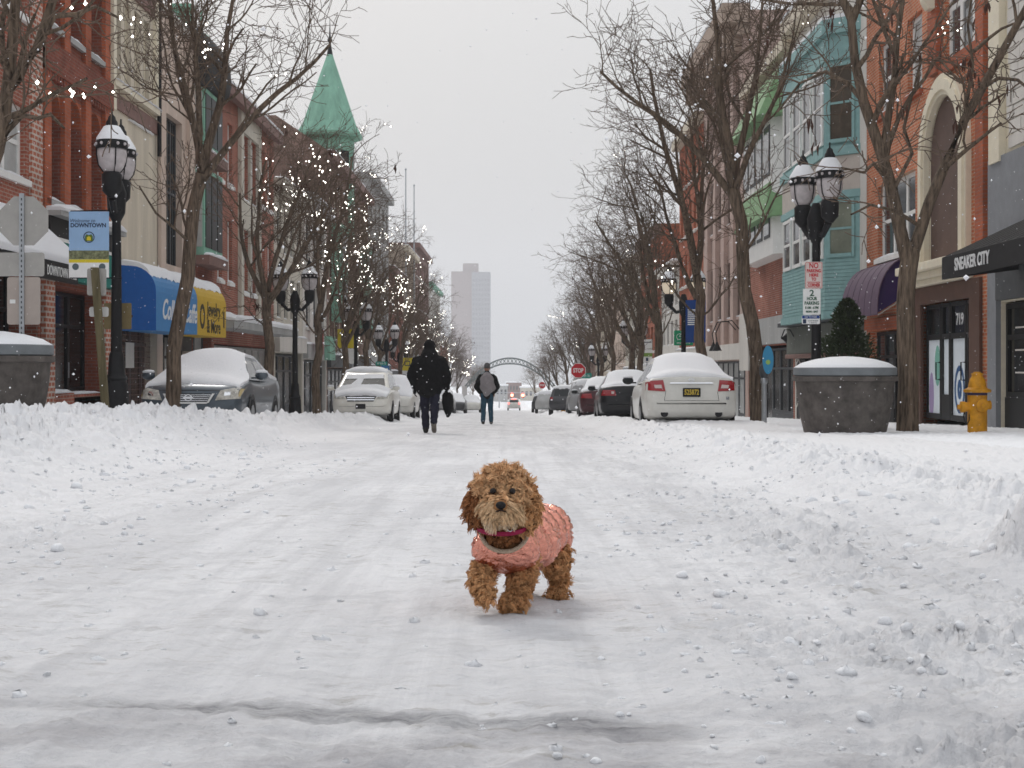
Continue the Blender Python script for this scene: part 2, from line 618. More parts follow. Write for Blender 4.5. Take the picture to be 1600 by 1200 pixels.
def build_ground():
    zr = [1.25]
    while zr[-1] < 75:
        zr.append(zr[-1] * 1.0068)
    while zr[-1] < 880:
        zr.append(zr[-1] * 1.05)
    zr = np.array([-45, -20, -8, -2, 0.3, 0.8] + zr)
    zr = zr[zr < 885]
    u = np.linspace(-0.46, 0.46, 620)
    ue = 0.46 + np.cumsum(np.linspace(.004, .03, 22))
    u = np.concatenate([-ue[::-1], u, ue])
    W = np.where(zr > 40, 40 + (zr - 40) * 0.35, np.abs(zr)) + 1.1
    X = u[None, :] * W[:, None]
    Z = np.repeat(zr[:, None], len(u), 1)
    H = hrel(X, Z) + G(Z)
    far = sm(Z, 70, 110)
    H = np.where(np.abs(X) > 12, G(Z) + 0.1, H)
    V = np.stack([X, Z, H], -1).reshape(-1, 3)
    nr, nc = X.shape
    idx = np.arange(nr * nc).reshape(nr, nc)
    F = np.stack([idx[:-1, :-1], idx[:-1, 1:], idx[1:, 1:], idx[1:, :-1]], -1)
    cx = 0.25 * (X[:-1, :-1] + X[:-1, 1:] + X[1:, 1:] + X[1:, :-1])
    cz = 0.5 * (Z[:-1, :-1] + Z[1:, :-1])
    # split: road | banks | pavements, sharing one set of smooth normals
    left_toe = np.interp(cz, [1, 5, 8, 13, 20, 32, 60, 200], [-1.75, -1.95, -2.25, -2.75, -3.2, -3.75, -3.9, -3.9])
    reg = np.full(cx.shape, 0)
    reg[cx < left_toe] = 1
    reg[cx < -7.1] = 2
    reg[cx > 1.45] = 3
    reg[cx > 4.9] = 4
    Nn = np.zeros((nr, nc, 3))
    P = V.reshape(nr, nc, 3)
    du = np.gradient(P, axis=1)
    dv = np.gradient(P, axis=0)
    Nn = np.cross(du, dv)
    Nn /= np.linalg.norm(Nn, axis=-1, keepdims=True)
    Nn = Nn.reshape(-1, 3)
    for k, nm, mm in ((0, 'road', M_ROAD), (1, 'snow_bank', M_BANK), (2, 'pavement', M_SNOW), (3, 'snow_bank', M_BANK), (4, 'pavement', M_SNOW)):
        Fk = F[reg == k]
        used, inv = np.unique(Fk, return_inverse=True)
        me = np_mesh(nm, V[used], inv.reshape(-1, 4), mm)
        me.normals_split_custom_set_from_vertices(Nn[used].astype(np.float32))
        tag(put(nm, me), kind='structure')
build_ground()
# wide flat snowfield under everything, out to where the haze swallows it
b_ = MB()
ys = [-55, 0, 60, 150, 300, 420, 600, 820, 1390]
b_.add([(sx * 390, y, g(y) - 0.45) for y in ys for sx in (-1, 1)], [(2 * i, 2 * i + 1, 2 * i + 3, 2 * i + 2) for i in range(len(ys) - 1)])
tag(b_.build('ground', M_SNOW), kind='structure')

# haze: closed box of pale air round the camera and the whole scene
hz = MB().box(-400, 400, -60, 1400, -24, 110)
mh = bpy.data.materials.new('haze_air')
mh.use_nodes = True
tt = mh.node_tree
tt.nodes.clear()
ho = tt.nodes.new('ShaderNodeOutputMaterial')
hv = tt.nodes.new('ShaderNodeVolumePrincipled')
hv.inputs['Color'].default_value = (0.97, 0.98, 1.0, 1)
hv.inputs['Density'].default_value = 0.00045
hv.inputs['Anisotropy'].default_value = 0.0
tt.links.new(hv.outputs[0], ho.inputs['Volume'])
tag(hz.build('haze', mh), kind='stuff')
# ------------------------------------------------------------------ materials for the street
BR_ORANGE = brickmat('orange_brick', (0.50, 0.155, 0.07), (0.42, 0.12, 0.055), (0.46, 0.30, 0.21))
BR_RED = brickmat('red_brick', (0.36, 0.11, 0.07), (0.29, 0.085, 0.055), (0.36, 0.24, 0.19))
BR_DARK = brickmat('dark_red_brick', (0.26, 0.075, 0.045), (0.20, 0.055, 0.035), (0.22, 0.11, 0.085))
BR_RUST = brickmat('rust_brick', (0.42, 0.11, 0.05), (0.35, 0.09, 0.04), (0.30, 0.13, 0.09))
BR_PIER = brickmat('striped_brick', (0.44, 0.15, 0.09), (0.36, 0.12, 0.075), (0.52, 0.44, 0.38), bh=0.11, ms=0.022)
BR_BROWN = brickmat('brown_brick', (0.27, 0.16, 0.12), (0.21, 0.12, 0.09), (0.28, 0.21, 0.18))
BR_TAN = brickmat('tan_brick', (0.45, 0.36, 0.28), (0.38, 0.30, 0.23), (0.42, 0.36, 0.30))
M_CREAM = mat('cream_stucco', (0.62, 0.55, 0.44), .85, var=.18, vscale=1.6, bump=.15, streak=True)
M_PINKST = mat('pinkish_stucco', (0.60, 0.48, 0.40), .85, var=.15, vscale=1.5, bump=.1, streak=True)
M_MAUVE = mat('mauve_stone', (0.50, 0.37, 0.32), .8, var=.14, vscale=1.2, bump=.1)
M_BEIGE = mat('beige_panel', (0.58, 0.54, 0.46), .8, var=.12, vscale=1.0, streak=True)
M_PALE = mat('pale_stone', (0.66, 0.63, 0.58), .8, var=.12, vscale=1.4, streak=True)
M_GREYST = mat('grey_stone', (0.40, 0.40, 0.39), .85, var=.16, vscale=1.2, streak=True)
M_BROWNP = mat('brown_paint', (0.115, 0.062, 0.045), .6, var=.15, vscale=3)
M_BROWNB = mat('brown_spandrel', (0.22, 0.13, 0.11), .7, var=.15, vscale=4)
M_WHITE = mat('white_paint', (0.80, 0.79, 0.76), .55, var=.06, vscale=4)
M_CREAMP = mat('cream_paint', (0.76, 0.69, 0.54), .6, var=.08, vscale=3)
M_BLACK = mat('black_paint', (0.009, 0.009, 0.01), .45, var=.2, vscale=8)
M_DGREY = mat('dark_grey_paint', (0.07, 0.075, 0.08), .5, var=.15, vscale=5)
M_MGREY = mat('mid_grey_paint', (0.24, 0.25, 0.265), .6, var=.1, vscale=4)
M_TEAL = mat('teal_paint', (0.25, 0.42, 0.415), .6, var=.12, vscale=4)
M_TEALD = mat('dark_teal_fascia', (0.02, 0.20, 0.16), .5, var=.1)
M_COPPER = mat('green_copper', (0.24, 0.46, 0.35), .7, var=.2, vscale=2.5, streak=True)
M_GREENR = mat('green_roof_paint', (0.20, 0.34, 0.17), .6, var=.15, vscale=3)
M_GLASS = mat('window_glass', (0.035, 0.042, 0.05), .06, spec=.6, var=.5, vscale=.7)
M_GLASSD = mat('dark_shop_glass', (0.008, 0.009, 0.010), .14, spec=.2)
M_BLIND = mat('window_blind', (0.42, 0.43, 0.42), .3, var=.15, vscale=2)
M_ROOF = mat('roof_felt', (0.10, 0.10, 0.105), .9)
M_STEEL = mat('galvanised_steel', (0.42, 0.44, 0.46), .45, .8, var=.12, vscale=10)
M_ALU = mat('bare_sign_metal', (0.40, 0.385, 0.36), .6, .3, var=.10, vscale=5)
M_SNOWP = M_SNOW

SNAMES = {-1: 'L', 1: 'R'}
class Bld:
    """a building along the street; facade coordinates are (y along the street, z up, d out of the wall)"""
    def __init__(self, label, s, XF, y0, y1, ztop, wm, holes=(), depth=9.0, name='building', reveal=0.22, zlow=None, cat='building', roofm=None):
        self.s, self.XF, self.y0, self.y1, self.ztop = s, XF, y0, y1, ztop
        self.base = g((y0 + y1) / 2) + 0.1
        self.t = thing(name, label, cat, (s * XF, (y0 + y1) / 2, self.base))
        zl = g(y1) - 0.6 if zlow is None else zlow
        mb = MB(self.F)
        wall_grid(mb, y0, y1, zl, ztop, holes, reveal)
        for yy in (y0, y1):
            mb.add([(yy, zl, -reveal), (yy, zl, 0), (yy, ztop, 0), (yy, ztop, -reveal)], [(0, 1, 2, 3)])
        mb.add([(y0, zl, -reveal), (y0, ztop, -reveal), (y0, ztop, -depth), (y0, zl, -depth)], [(0, 1, 2, 3)])
        mb.add([(y1, zl, -reveal), (y1, ztop, -reveal), (y1, ztop, -depth), (y1, zl, -depth)], [(0, 1, 2, 3)])
        mb.add([(y0, zl, -depth), (y1, zl, -depth), (y1, ztop, -depth), (y0, ztop, -depth)], [(0, 1, 2, 3)])
        mb.build('wall', wm, self.t, world=True)
        rf = MB(self.F)
        rf.add([(y0, ztop, 0), (y1, ztop, 0), (y1, ztop, -depth), (y0, ztop, -depth)], [(0, 1, 2, 3)])
        rf.build('roof', roofm or M_ROOF, self.t, world=True)
    def F(self, y, z, d):
        return (self.s * (self.XF - d), y, z)
    def part(self, name, m, boxes, parent=None, bevel=0, smooth=False):
        out = None
        for b in boxes:
            o = MB(self.F).box(*b).build(name, m, parent or self.t, world=True, bevel=bevel, smooth=smooth)
            out = out or o
        return out
    def mesh(self):
        return MB(self.F)
    def put(self, mb, name, m, parent=None, smooth=False, bevel=0):
        return mb.build(name, m, parent or self.t, smooth=smooth, world=True, bevel=bevel)
    def win(self, y0, y1, z0, z1, style='sash', fm=None, gm=None, d=-0.12, sill=None, snow=True, arch=False, fw=0.06, mun=0, rail=0.5):
        return window(self, y0, y1, z0, z1, style, fm or M_WHITE, gm or M_GLASS, d, sill, snow, arch, fw, mun, rail)
    def text(self, s, size, m, y, z, d, parent=None, **k):
        return text('lettering', s, size, m, parent or self.t, self.F(y, z, d), face=SNAMES[self.s], **k)

def wall_grid(mb, y0, y1, z0, z1, holes, reveal):
    ys = sorted({y0, y1, *[h[0] for h in holes], *[h[1] for h in holes]})
    zs = sorted({z0, z1, *[h[2] for h in holes], *[h[3] for h in holes]})
    for a, b in zip(ys, ys[1:]):
        for c, d in zip(zs, zs[1:]):
            my, mz = (a + b) / 2, (c + d) / 2
            if any(h[0] < my < h[1] and h[2] < mz < h[3] for h in holes):
                continue
            mb.add([(a, c, 0), (b, c, 0), (b, d, 0), (a, d, 0)], [(0, 1, 2, 3)])
    for h in holes:
        a, b, c, d = h[:4]
        r = h[4] if len(h) > 4 else reveal
        mb.add([(a, c, 0), (b, c, 0), (b, d, 0), (a, d, 0), (a, c, -r), (b, c, -r), (b, d, -r), (a, d, -r)],
               [(0, 1, 5, 4), (1, 2, 6, 5), (2, 3, 7, 6), (3, 0, 4, 7)])

_WC = {}
def window(b, y0, y1, z0, z1, style, fm, gm, d, sill, snow, arch, fw, mun, rail):
    w, h = round(y1 - y0, 3), round(z1 - z0, 3)
    key = (b.s, w, h, style, fm.name, gm.name, d, sill.name if sill else 0, snow, arch, fw, mun, rail)
    if key not in _WC:
        T = (lambda s: (lambda y, z, dd: (-s * dd, y, z)))(b.s)
        f = MB(T)
        rise = w / 2 if arch else 0
        hh = h - rise
        t = fw
        f.box(0, t, 0, hh, d - .06, d)
        f.box(w - t, w, 0, hh, d - .06, d)
        f.box(t, w - t, 0, t, d - .06, d + .01)
        if arch:
            n = 10
            for i in range(n):
                a0, a1 = math.pi * i / n, math.pi * (i + 1) / n
                q = [(w / 2 + r * math.cos(a), hh + r * math.sin(a)) for r, a in ((w / 2, a0), (w / 2, a1), (w / 2 - t, a1), (w / 2 - t, a0))]
                f.prism(q, d - .06, d, lambda u, v, dd: (u, v, dd))
        else:
            f.box(t, w - t, h - t, h, d - .06, d)
        if style in ('sash', 'pair', 'triple'):
            f.box(t, w - t, h * rail - t * .45, h * rail + t * .45, d - .055, d - .01)
        k = {'pair': 1, 'triple': 2}.get(style, 0)
        for i in range(k):
            yc = w * (i + 1) / (k + 1)
            f.box(yc - t * .7, yc + t * .7, t, h - t, d - .06, d - .002)
        for i in range(mun):
            yc = w * (i + 1) / (mun + 1)
            f.box(yc - t * .25, yc + t * .25, t, hh - t * .2, d - .05, d - .012)
        p = MB(T)
        if arch:
            n = 12
            poly = [(t, t), (w - t, t)] + [(w / 2 + (w / 2 - t) * math.cos(math.pi * i / n), hh + (w / 2 - t) * math.sin(math.pi * i / n)) for i in range(n + 1)]
            p.prism(poly, d - .05, d - .035, lambda u, v, dd: (u, v, dd))
        else:
            p.box(t, w - t, t, h - t, d - .05, d - .035)
        si = sn = None
        if sill:
            m_ = MB(T)
            m_.box(-.08, w + .08, -.12, -.003, -.1, .09)
            si = m_.data('sill', sill)
        if snow:
            m_ = MB(T)
            n = 7
            rings = []
            for i in range(n):
                y = -.02 + (w + .04) * i / (n - 1)
                hh_ = .05 + .03 * math.sin(i * 2.1 + w * 7)
                e = .01 if i in (0, n - 1) else hh_
                o_ = .07 if sill else -.01
                rings.append([(y, 0.001, d), (y, 0.001, o_), (y, e * .6, o_ + .008), (y, e, o_ - .05), (y, e * 1.2, d)])
            m_.loft(rings)
            sn = m_.data('snow', M_SNOW)
        _WC[key] = (f.data('window', fm), p.data('pane', gm), si, sn)
    fmesh, pmesh, si, sn = _WC[key]
    o = put('window', fmesh, b.t)
    P = Vector(b.F(y0, z0, 0)) - b.t.location
    o.location = P
    put('pane', pmesh, o)
    if si: put('sill', si, o)
    if sn: put('snow', sn, o)
    return o

def spandrels(mb, y0, y1, z1, r0=0.0, r1=-.2, sgs=None):
    """fills the corners above a round-headed opening"""
    w = (y1 - y0) / 2
    yc, zs = (y0 + y1) / 2, z1 - w
    n = 8
    for sg in (sgs or (-1, 1)):
        arc = [(yc + sg * w * math.cos(a), zs + w * math.sin(a)) for a in [math.pi / 2 * i / n for i in range(n + 1)]]
        mb.prism(arc + [(yc + sg * w, z1)], r1, r0, lambda u, v, d: (u, v, d))

def snow_ledge(b, y0, y1, z, d0, d1, th=.1, parent=None, seed=0, slope=0.0):
    """snow lying along a ledge, cornice or canopy"""
    mb = b.mesh()
    n = max(6, int((y1 - y0) * 3))
    rr = random.Random(seed)
    rings = []
    for i in range(n + 1):
        y = y0 + (y1 - y0) * i / n
        h = th * (0.75 + 0.5 * rr.random()) * (0.4 if i in (0, n) else 1)
        e = d1 + 0.03 * rr.random()
        rings.append([(y, z - slope + .002, e), (y, z - slope + h * .55, e + .015), (y, z - slope * .8 + h, e - (d1 - d0) * .2), (y, z + h * 1.15, d0), (y, z + .002, d0)])
    mb.loft(rings)
    return b.put(mb, 'snow', M_SNOW, parent, smooth=50)

def shop(b, y0, y1, z0, z1, n, fm, gm=None, d=-.1, fw=.08, transom=.72, door=None, bulk=0.45, bm=None):
    """shop front: panes in a frame, one door; z0 pavement, z1 head"""
    gm = gm or M_GLASSD
    w = (y1 - y0) / n
    for i in range(n):
        a, c = y0 + i * w, y0 + (i + 1) * w
        isd = door is not None and i in (door if hasattr(door, '__len__') else (door,))
        zb = z0 if isd else z0 + bulk
        mb = b.mesh()
        mb.box(a, a + fw, zb, z1, d - .08, d)
        mb.box(c - fw, c, zb, z1, d - .08, d)
        mb.box(a + fw, c - fw, z1 - fw, z1, d - .08, d)
        mb.box(a + fw, c - fw, zb, zb + fw * (2 if isd else 1), d - .08, d)
        zt = z0 + (z1 - z0) * transom
        mb.box(a + fw, c - fw, zt, zt + fw, d - .08, d)
        o = b.put(mb, 'door' if isd else 'shop_window', fm)
        pm = b.mesh()
        pm.box(a + fw, c - fw, zb + fw, zt, d - .06, d - .04)
        pm.box(a + fw, c - fw, zt + fw, z1 - fw, d - .06, d - .04)
        b.put(pm, 'pane', gm, o)
        if isd:
            b.put(b.mesh().box(c - fw * 1.6, c - fw * 1.2, z0 + .9, z0 + 1.25, d + .03, d + .05), 'handle', M_STEEL, o)
        elif bulk > 0.02:
            b.part('bulkhead', bm or fm, [(a, c, z0 - .5, zb - .003, d - .1, d + .02)])

# ------------------------------------------------------------------ left side of the street
XL = 9.6
# B1: red brick house with white windows, nail shop below
h1 = [(26.55, 28.45, 4.2, 5.65), (26.55, 28.45, 7.4, 9.0), (23.2, 25.1, 4.2, 5.65), (23.2, 25.1, 7.4, 9.0), (20.2, 29.2, -1.0, 2.55, .9)]
b = Bld('red brick shop house at the left edge with white sash windows and a snowy awning', -1, XL, 18.5, 29.3, 12.5, BR_RED, h1)
for q in h1[:4]:
    b.win(*q, style='pair', sill=M_WHITE, fw=.1, gm=M_BLIND)
b.part('brick_pier', BR_PIER, [(28.62, 29.28, 3.1, 12.4, 0, .06)])
shop(b, 20.2, 28.9, -.65, 2.5, 5, M_BLACK, d=-.5, door=3)
b.part('signboard', M_BLACK, [(20.0, 29.25, 2.55, 3.15, .003, .12)])
aw = b.mesh()
for ya, yb in ((20.2, 28.15),):
    aw.prism([(0.1, 3.28), (1.12, 2.45), (1.12, 2.13), (1.06, 2.13), (1.06, 2.40), (.1, 3.2)], ya, yb, lambda u, v, d: (d, v, u))
awn = b.put(aw, 'awning', M_BLACK)
sn = b.mesh()
sn.prism([(0.02, 3.30), (0.02, 3.62), (.35, 3.42), (1.0, 2.82), (1.15, 2.60), (1.12, 2.465), (.12, 3.29)], 20.25, 28.1, lambda u, v, d: (d, v, u))
b.put(sn, 'snow', M_SNOW, awn, bevel=.04)
b.text('DOWNTOWN NAILS', .26, mat('sign_white', (.8, .8, .78), .5), 27.15, 2.29, 1.124, awn, width=1.75)
# B2: dark red brick, tall round-headed windows
ops = [(29.55, 30.6), (31.05, 32.1), (32.6, 33.65)]
h2 = [(a, c, 4.0, 6.35, .42) for a, c in ops] + [(a, c, 7.65, 10.2, .42) for a, c in ops] + [(30.0, 33.7, -.15, 2.2, .7)]
b = Bld('rust-red brick building with tall arched windows and recessed dark shop door', -1, XL, 29.32, 34.35, 14.0, BR_DARK, h2, reveal=.42)
for a, c in ops:
    for sg in (-1, 1):
        sp = b.mesh()
        spandrels(sp, a, c, 6.35, 0.0, -.4, (sg,))
        b.put(sp, 'spandrel', BR_RUST)
for a, c in ops:
    b.win(a, c, 4.0, 6.35, 'tall', M_BROWNP, M_GLASSD, d=-.34, arch=True, sill=M_GREYST, fw=.05)
    b.win(a, c, 7.65, 10.2, 'sash', M_BROWNP, M_GLASSD, d=-.34, sill=M_GREYST, fw=.05)
b.part('brick_pier', BR_RUST, [(a, a + .42, 3.6, 13.8, .002, .09) for a in (29.33, 30.62, 32.14, 33.7)])
b.part('brick_band', BR_DARK, [(29.33, 34.3, 6.62, 7.25, .003, .12)])
cb_ = b.mesh()
for i in range(26):
    y = 29.4 + i * .19
    cb_.box(y, y + .1, 6.48, 6.618, .003, .1)
b.put(cb_, 'corbel', BR_DARK)['kind'] = 'stuff'
b.part('cornice', M_GREYST, [(29.33, 34.3, 3.62, 3.72, .005, .42)])
snow_ledge(b, 29.4, 34.25, 3.722, .01, .44, .16, seed=2)
b.part('signboard', M_BLACK, [(29.33, 34.3, 3.2, 3.615, .004, .2)])
fa = b.part('fascia', M_TEALD, [(29.33, 34.3, 2.36, 3.12, .004, .26)])
b.part('fascia_trim', M_WHITE, [(29.33, 34.3, 3.12, 3.19, .004, .28)])
b.part('brick_pier', BR_PIER, [(29.34, 29.95, -.9, 2.34, .002, .10)])
b.part('brick_pier', BR_PIER, [(33.72, 34.3, -.9, 2.34, .002, .10)])
shop(b, 30.0, 33.7, -.62, 2.18, 3, M_BLACK, M_GLASSD, d=-.4, door=1, bulk=.6, bm=BR_DARK)
b.part('bulkhead', BR_RED, [(30.0, 31.5, -1.4, -.04, -.35, .02)])
b.part('bulkhead', BR_RED, [(31.6, 33.68, -1.4, -.08, -.35, .0)])
snow_ledge(b, 30.05, 31.45, -.037, -.3, .02, .06, seed=5)
snow_ledge(b, 31.65, 33.6, -.077, -.3, .0, .05, seed=6)
b.part('poster', mat('poster_blue', (.02, .03, .14), .4), [(30.1, 30.75, 1.2, 1.75, -.395, -.385)])
# B3: cream facade with a strip of tall windows
wy = [(34.75 + i * .92, 35.35 + i * .92) for i in range(4)]
h3 = [(a, c, 7.45, 9.6) for a, c in wy] + [(35.0, 39.6, -.9, 1.9, .6)]
b = Bld('cream stucco building with four narrow tall windows over brown band', -1, XL, 34.37, 38.95, 11.8, M_CREAM, h3)
for q in h3[:4]:
    b.win(*q[:4], style='sash', fm=M_CREAMP, gm=M_GLASS, fw=.05, rail=.62, snow=False)
b.part('spandrel', M_BROWNB, [(34.40, 38.9, 6.78, 7.15, .003, .05)])
b.part('sill', M_CREAMP, [(34.40, 38.9, 7.28, 7.42, .003, .14)])
snow_ledge(b, 34.45, 38.85, 7.422, .02, .15, .05, seed=8)
snow_ledge(b, 36.0, 38.4, 6.70, .0, .05, .05, seed=9)
b.part('pilaster', M_CREAMP, [(34.38, 34.62, 6.7, 11.7, .004, .1), (38.5, 38.75, 7.45, 11.7, .004, .1)])
b.part('parapet', M_BROWNB, [(34.40, 38.9, 9.85, 11.75, .003, .06)])
snow_ledge(b, 36.3, 38.8, 10.6, .06, .16, .08, seed=12)
b.put(b.mesh().tube([b_[0:3] for b_ in ((38.8, 11.5, .1), (38.8, 6.2, .1))], .06, 8), 'downpipe', M_BLACK)
shop(b, 35.0, 39.6, -.9, 1.85, 4, M_DGREY, M_GLASSD, d=-.3, door=2)
# the security grille over the shut shop: crossed bars
gr = b.mesh()
for i in range(34):
    y = 35.0 + i * .135
    gr.box(y, y + .012, -.9, 1.85, -.2, -.19)
for i in range(20):
    z = -.9 + i * .14
    gr.box(35.0, 39.6, z, z + .012, -.188, -.178)
tag(b.put(gr, 'shutter_grille', M_BROWNB), kind='stuff')
b.part('notice', M_PALE, [(36.4, 37.2, .5, 1.15, -.17, -.16)])
M_BLUE = mat('blue_canvas', (0.02, 0.12, 0.42), .55, var=.06, vscale=6)
M_BLUEL = mat('light_blue_canvas', (0.06, 0.24, 0.52), .55, var=.06, vscale=6)
M_YEL = mat('yellow_canvas', (0.62, 0.40, 0.035), .6, var=.06, vscale=6)
M_LETTER = mat('white_lettering', (.8, .8, .8), .5)
M_LETTERD = mat('dark_lettering', (.05, .04, .02), .6)
prof = [(0.0, 3.02)] + [(.9 - .62 + .62 * math.sin(a), 2.38 + .62 * math.cos(a)) for a in [math.pi / 2 * i / 7 for i in range(8)]] + [(.9, 1.42)]
def barrel(b, ya, yb, m, mend, prof, snow_to=6, seed=0, th=.13):
    mb = b.mesh()
    mb.prism(prof + [(.0, prof[-1][1])], ya, yb, lambda u, v, d: (d, v, u))
    o = b.put(mb, 'awning', m)
    em = b.mesh()
    em.prism(prof + [(.0, prof[-1][1])], ya - .012, ya - .003, lambda u, v, d: (d, v, u))
    b.put(em, 'awning_end', mend, o)
    sp_ = prof[:snow_to]
    rr = random.Random(seed)
    n = 18
    rings = []
    for i in range(n + 1):
        y = ya - .01 + (yb - ya + .01) * i / n
        k = .8 + .5 * rr.random()
        cut = rr.random() * .12
        outer = []
        for j, (u, v) in enumerate(sp_):
            f = (1 - j / (len(sp_) - .6)) ** .6
            outer.append((y, v + th * k * f + .01 - (cut if j == len(sp_) - 1 else 0), u + .035 * f + .012))
        rings.append(outer + [(y, v - .01, u - .03) for u, v in sp_[::-1]])
    sm_ = b.mesh()
    sm_.loft(rings)
    b.put(sm_, 'snow', M_SNOW, o, smooth=60)
    return o
aw = barrel(b, 35.2, 39.8, M_BLUEL, M_BLUE, prof, 6, 1)
b.text('Colleen Caffe', .72, M_LETTER, 37.75, 1.95, .905, aw, shear=.35, width=3.9, bold=.012)
aw = barrel(b, 39.82, 43.8, M_YEL, M_YEL, prof, 6, 2)
b.text('Jewelry\n& More', .55, M_LETTERD, 42.0, 1.93, .905, aw, width=1.9, line=.9, bold=.008)
rg = b.mesh()
rg.lathe([(.30, 0), (.30, .012), (.22, .013), (.22, 0)], 20, (0, 0, 0))
rg.v = []; rg.f = []; rg.m = []
for j in range(20):
    a0, a1 = 2 * math.pi * j / 20, 2 * math.pi * (j + 1) / 20
    q = [(40.45 + r * math.cos(a), 1.95 + r * 1.1 * math.sin(a)) for r, a in ((.32, a0), (.32, a1), (.2, a1), (.2, a0))]
    rg.prism(q, .903, .91, lambda u, v, d: (u, v, d))
b.put(rg, 'emblem', M_LETTERD, aw)
for yy in (43.45,):
    b.part('emblem', M_LETTERD, [(yy - .08, yy + .08, 1.7, 2.2, .903, .908)], aw)
# B4: pinkish pier building with a tall dark screen
h4 = [(40.0, 41.9, 3.4, 7.6, .25), (39.6, 43.0, -1.0, 1.5, .5)]
b = Bld('pinkish stucco building with one tall dark latticed window', -1, XL, 38.98, 43.15, 10.25, M_PINKST, h4)
b.win(40.0, 41.9, 3.4, 7.6, 'triple', M_DGREY, M_GLASSD, d=-.18, fw=.06, mun=5, snow=False)
b.part('pilaster', M_PINKST, [(39.02, 39.5, 1.6, 10.2, .003, .1), (42.4, 43.1, 1.6, 10.2, .003, .12)])
b.part('coping', M_PALE, [(38.99, 43.14, 10.252, 10.38, -.3, .16)])
snow_ledge(b, 39.0, 43.1, 10.382, -.2, .12, .08, seed=15)
shop(b, 39.6, 43.0, -1.0, 1.45, 3, M_BLACK, M_BLIND, d=-.25, door=1)
b.part('shop_sign', M_BLACK, [(41.0, 42.9, 1.0, 1.5, .0, .06)])
# B5: narrow house with green copper oriel and dark mansard
h5 = [(43.3, 45.9, -1.1, 1.7, .4)]
b = Bld('narrow house with green copper bay window and dark bulging mansard roof', -1, XL, 43.18, 46.1, 9.2, BR_DARK, h5)
for z0, z1 in ((3.9, 6.55), (7.05, 8.95)):
    by = b.mesh()
    by.box(43.25, 45.95, z0, z1, .003, .36)
    o = b.put(by, 'bay', M_COPPER)
    for i in range(3):
        a = 43.38 + i * .86
        f = b.mesh().box(a, a + .74, z0 + .25, z1 - .15, .362, .385)
        w_ = b.put(f, 'bay_window', M_BLACK, o)
    f = b.mesh().box(43.225, 43.246, z0 + .25, z1 - .15, .06, .30)
    b.put(f, 'bay_window', M_BLIND, o)
    b.part('ledge', M_BROWNB, [(43.19, 46.05, z0 - .28, z0 - .004, .004, .52)])
    snow_ledge(b, 43.2, 46.0, z0 - .002, .36, .52, .1, seed=int(z0))
mp_ = b.mesh()
rings = []
for z, e in ((8.96, .42), (9.1, .62), (9.5, .72), (10.0, .68), (10.5, .45), (10.85, .05), (10.95, -.8)):
    rings.append([(43.2 - e * .35, z, -2.5), (43.2 - e * .35, z, e * .8), (43.6, z, e), (45.6, z, e), (46.05 + e * .35, z, e * .8), (46.05 + e * .35, z, -2.5)])
mp_.loft(rings)
b.put(mp_, 'mansard_roof', mat('dark_slate', (.05, .05, .05), .8, var=.3, vscale=6), smooth=40)
b.part('pinnacle', M_COPPER, [(43.2, 43.7, 9.9, 11.3, -.6, -.1), (43.12, 43.78, 11.3, 11.42, -.68, -.02)])
b.put(b.mesh().ball((45.9, 10.9, -.3), .3, 10, 6).box(45.86, 45.94, 11.1, 11.9, -.33, -.27), 'finial', M_COPPER)
shop(b, 43.3, 45.9, -1.1, 1.65, 2, M_DGREY, M_BLIND, d=-.25, door=1)
# B6: red brick with a pale central strip
b6w = [(46.9, 47.7), (48.6, 49.4), (55.0, 55.9), (56.6, 57.5)]
h6 = [(a, c, z, z + 2.1) for a, c in b6w for z in (3.4, 6.7)] + [(50.9, 52.3, 3.2, 5.4), (52.5, 53.9, 3.2, 5.4), (50.9, 52.3, 6.5, 8.8), (52.5, 53.9, 6.5, 8.8), (46.4, 57.8, -1.3, 1.3, .5)]
b = Bld('red brick row with pale window strip and long snowy shop canopy', -1, XL, 46.13, 58.0, 9.8, BR_RED, h6)
for q in h6[:-1]:
    b.win(*q, style='sash', sill=M_WHITE, fw=.09, gm=M_GLASS)
b.part('pale_strip', M_BEIGE, [(50.4, 50.85, 2.2, 9.7, .003, .14), (53.95, 54.4, 2.2, 9.7, .003, .14), (50.85, 53.95, 5.45, 6.45, .003, .12), (50.85, 53.95, 8.85, 9.7, .003, .12), (52.32, 52.48, 3.2, 8.8, .003, .1)])
b.part('cornice', M_BROWNB, [(46.14, 57.95, 9.5, 9.85, .15, .4)])
snow_ledge(b, 46.2, 57.9, 9.852, .0, .4, .12, seed=22)
b.part('canopy', M_GREYST, [(44.6, 57.95, 1.75, 1.98, .003, 1.0)])
snow_ledge(b, 44.6, 57.9, 1.985, .02, 1.0, .22, seed=23, slope=.0)
shop(b, 46.4, 57.8, -1.35, 1.25, 8, M_GREYST, M_BLIND, d=-.3, door=(2, 5), bulk=.4)
# ------------------------------------------------------------------ right side of the street
XR = 9.3
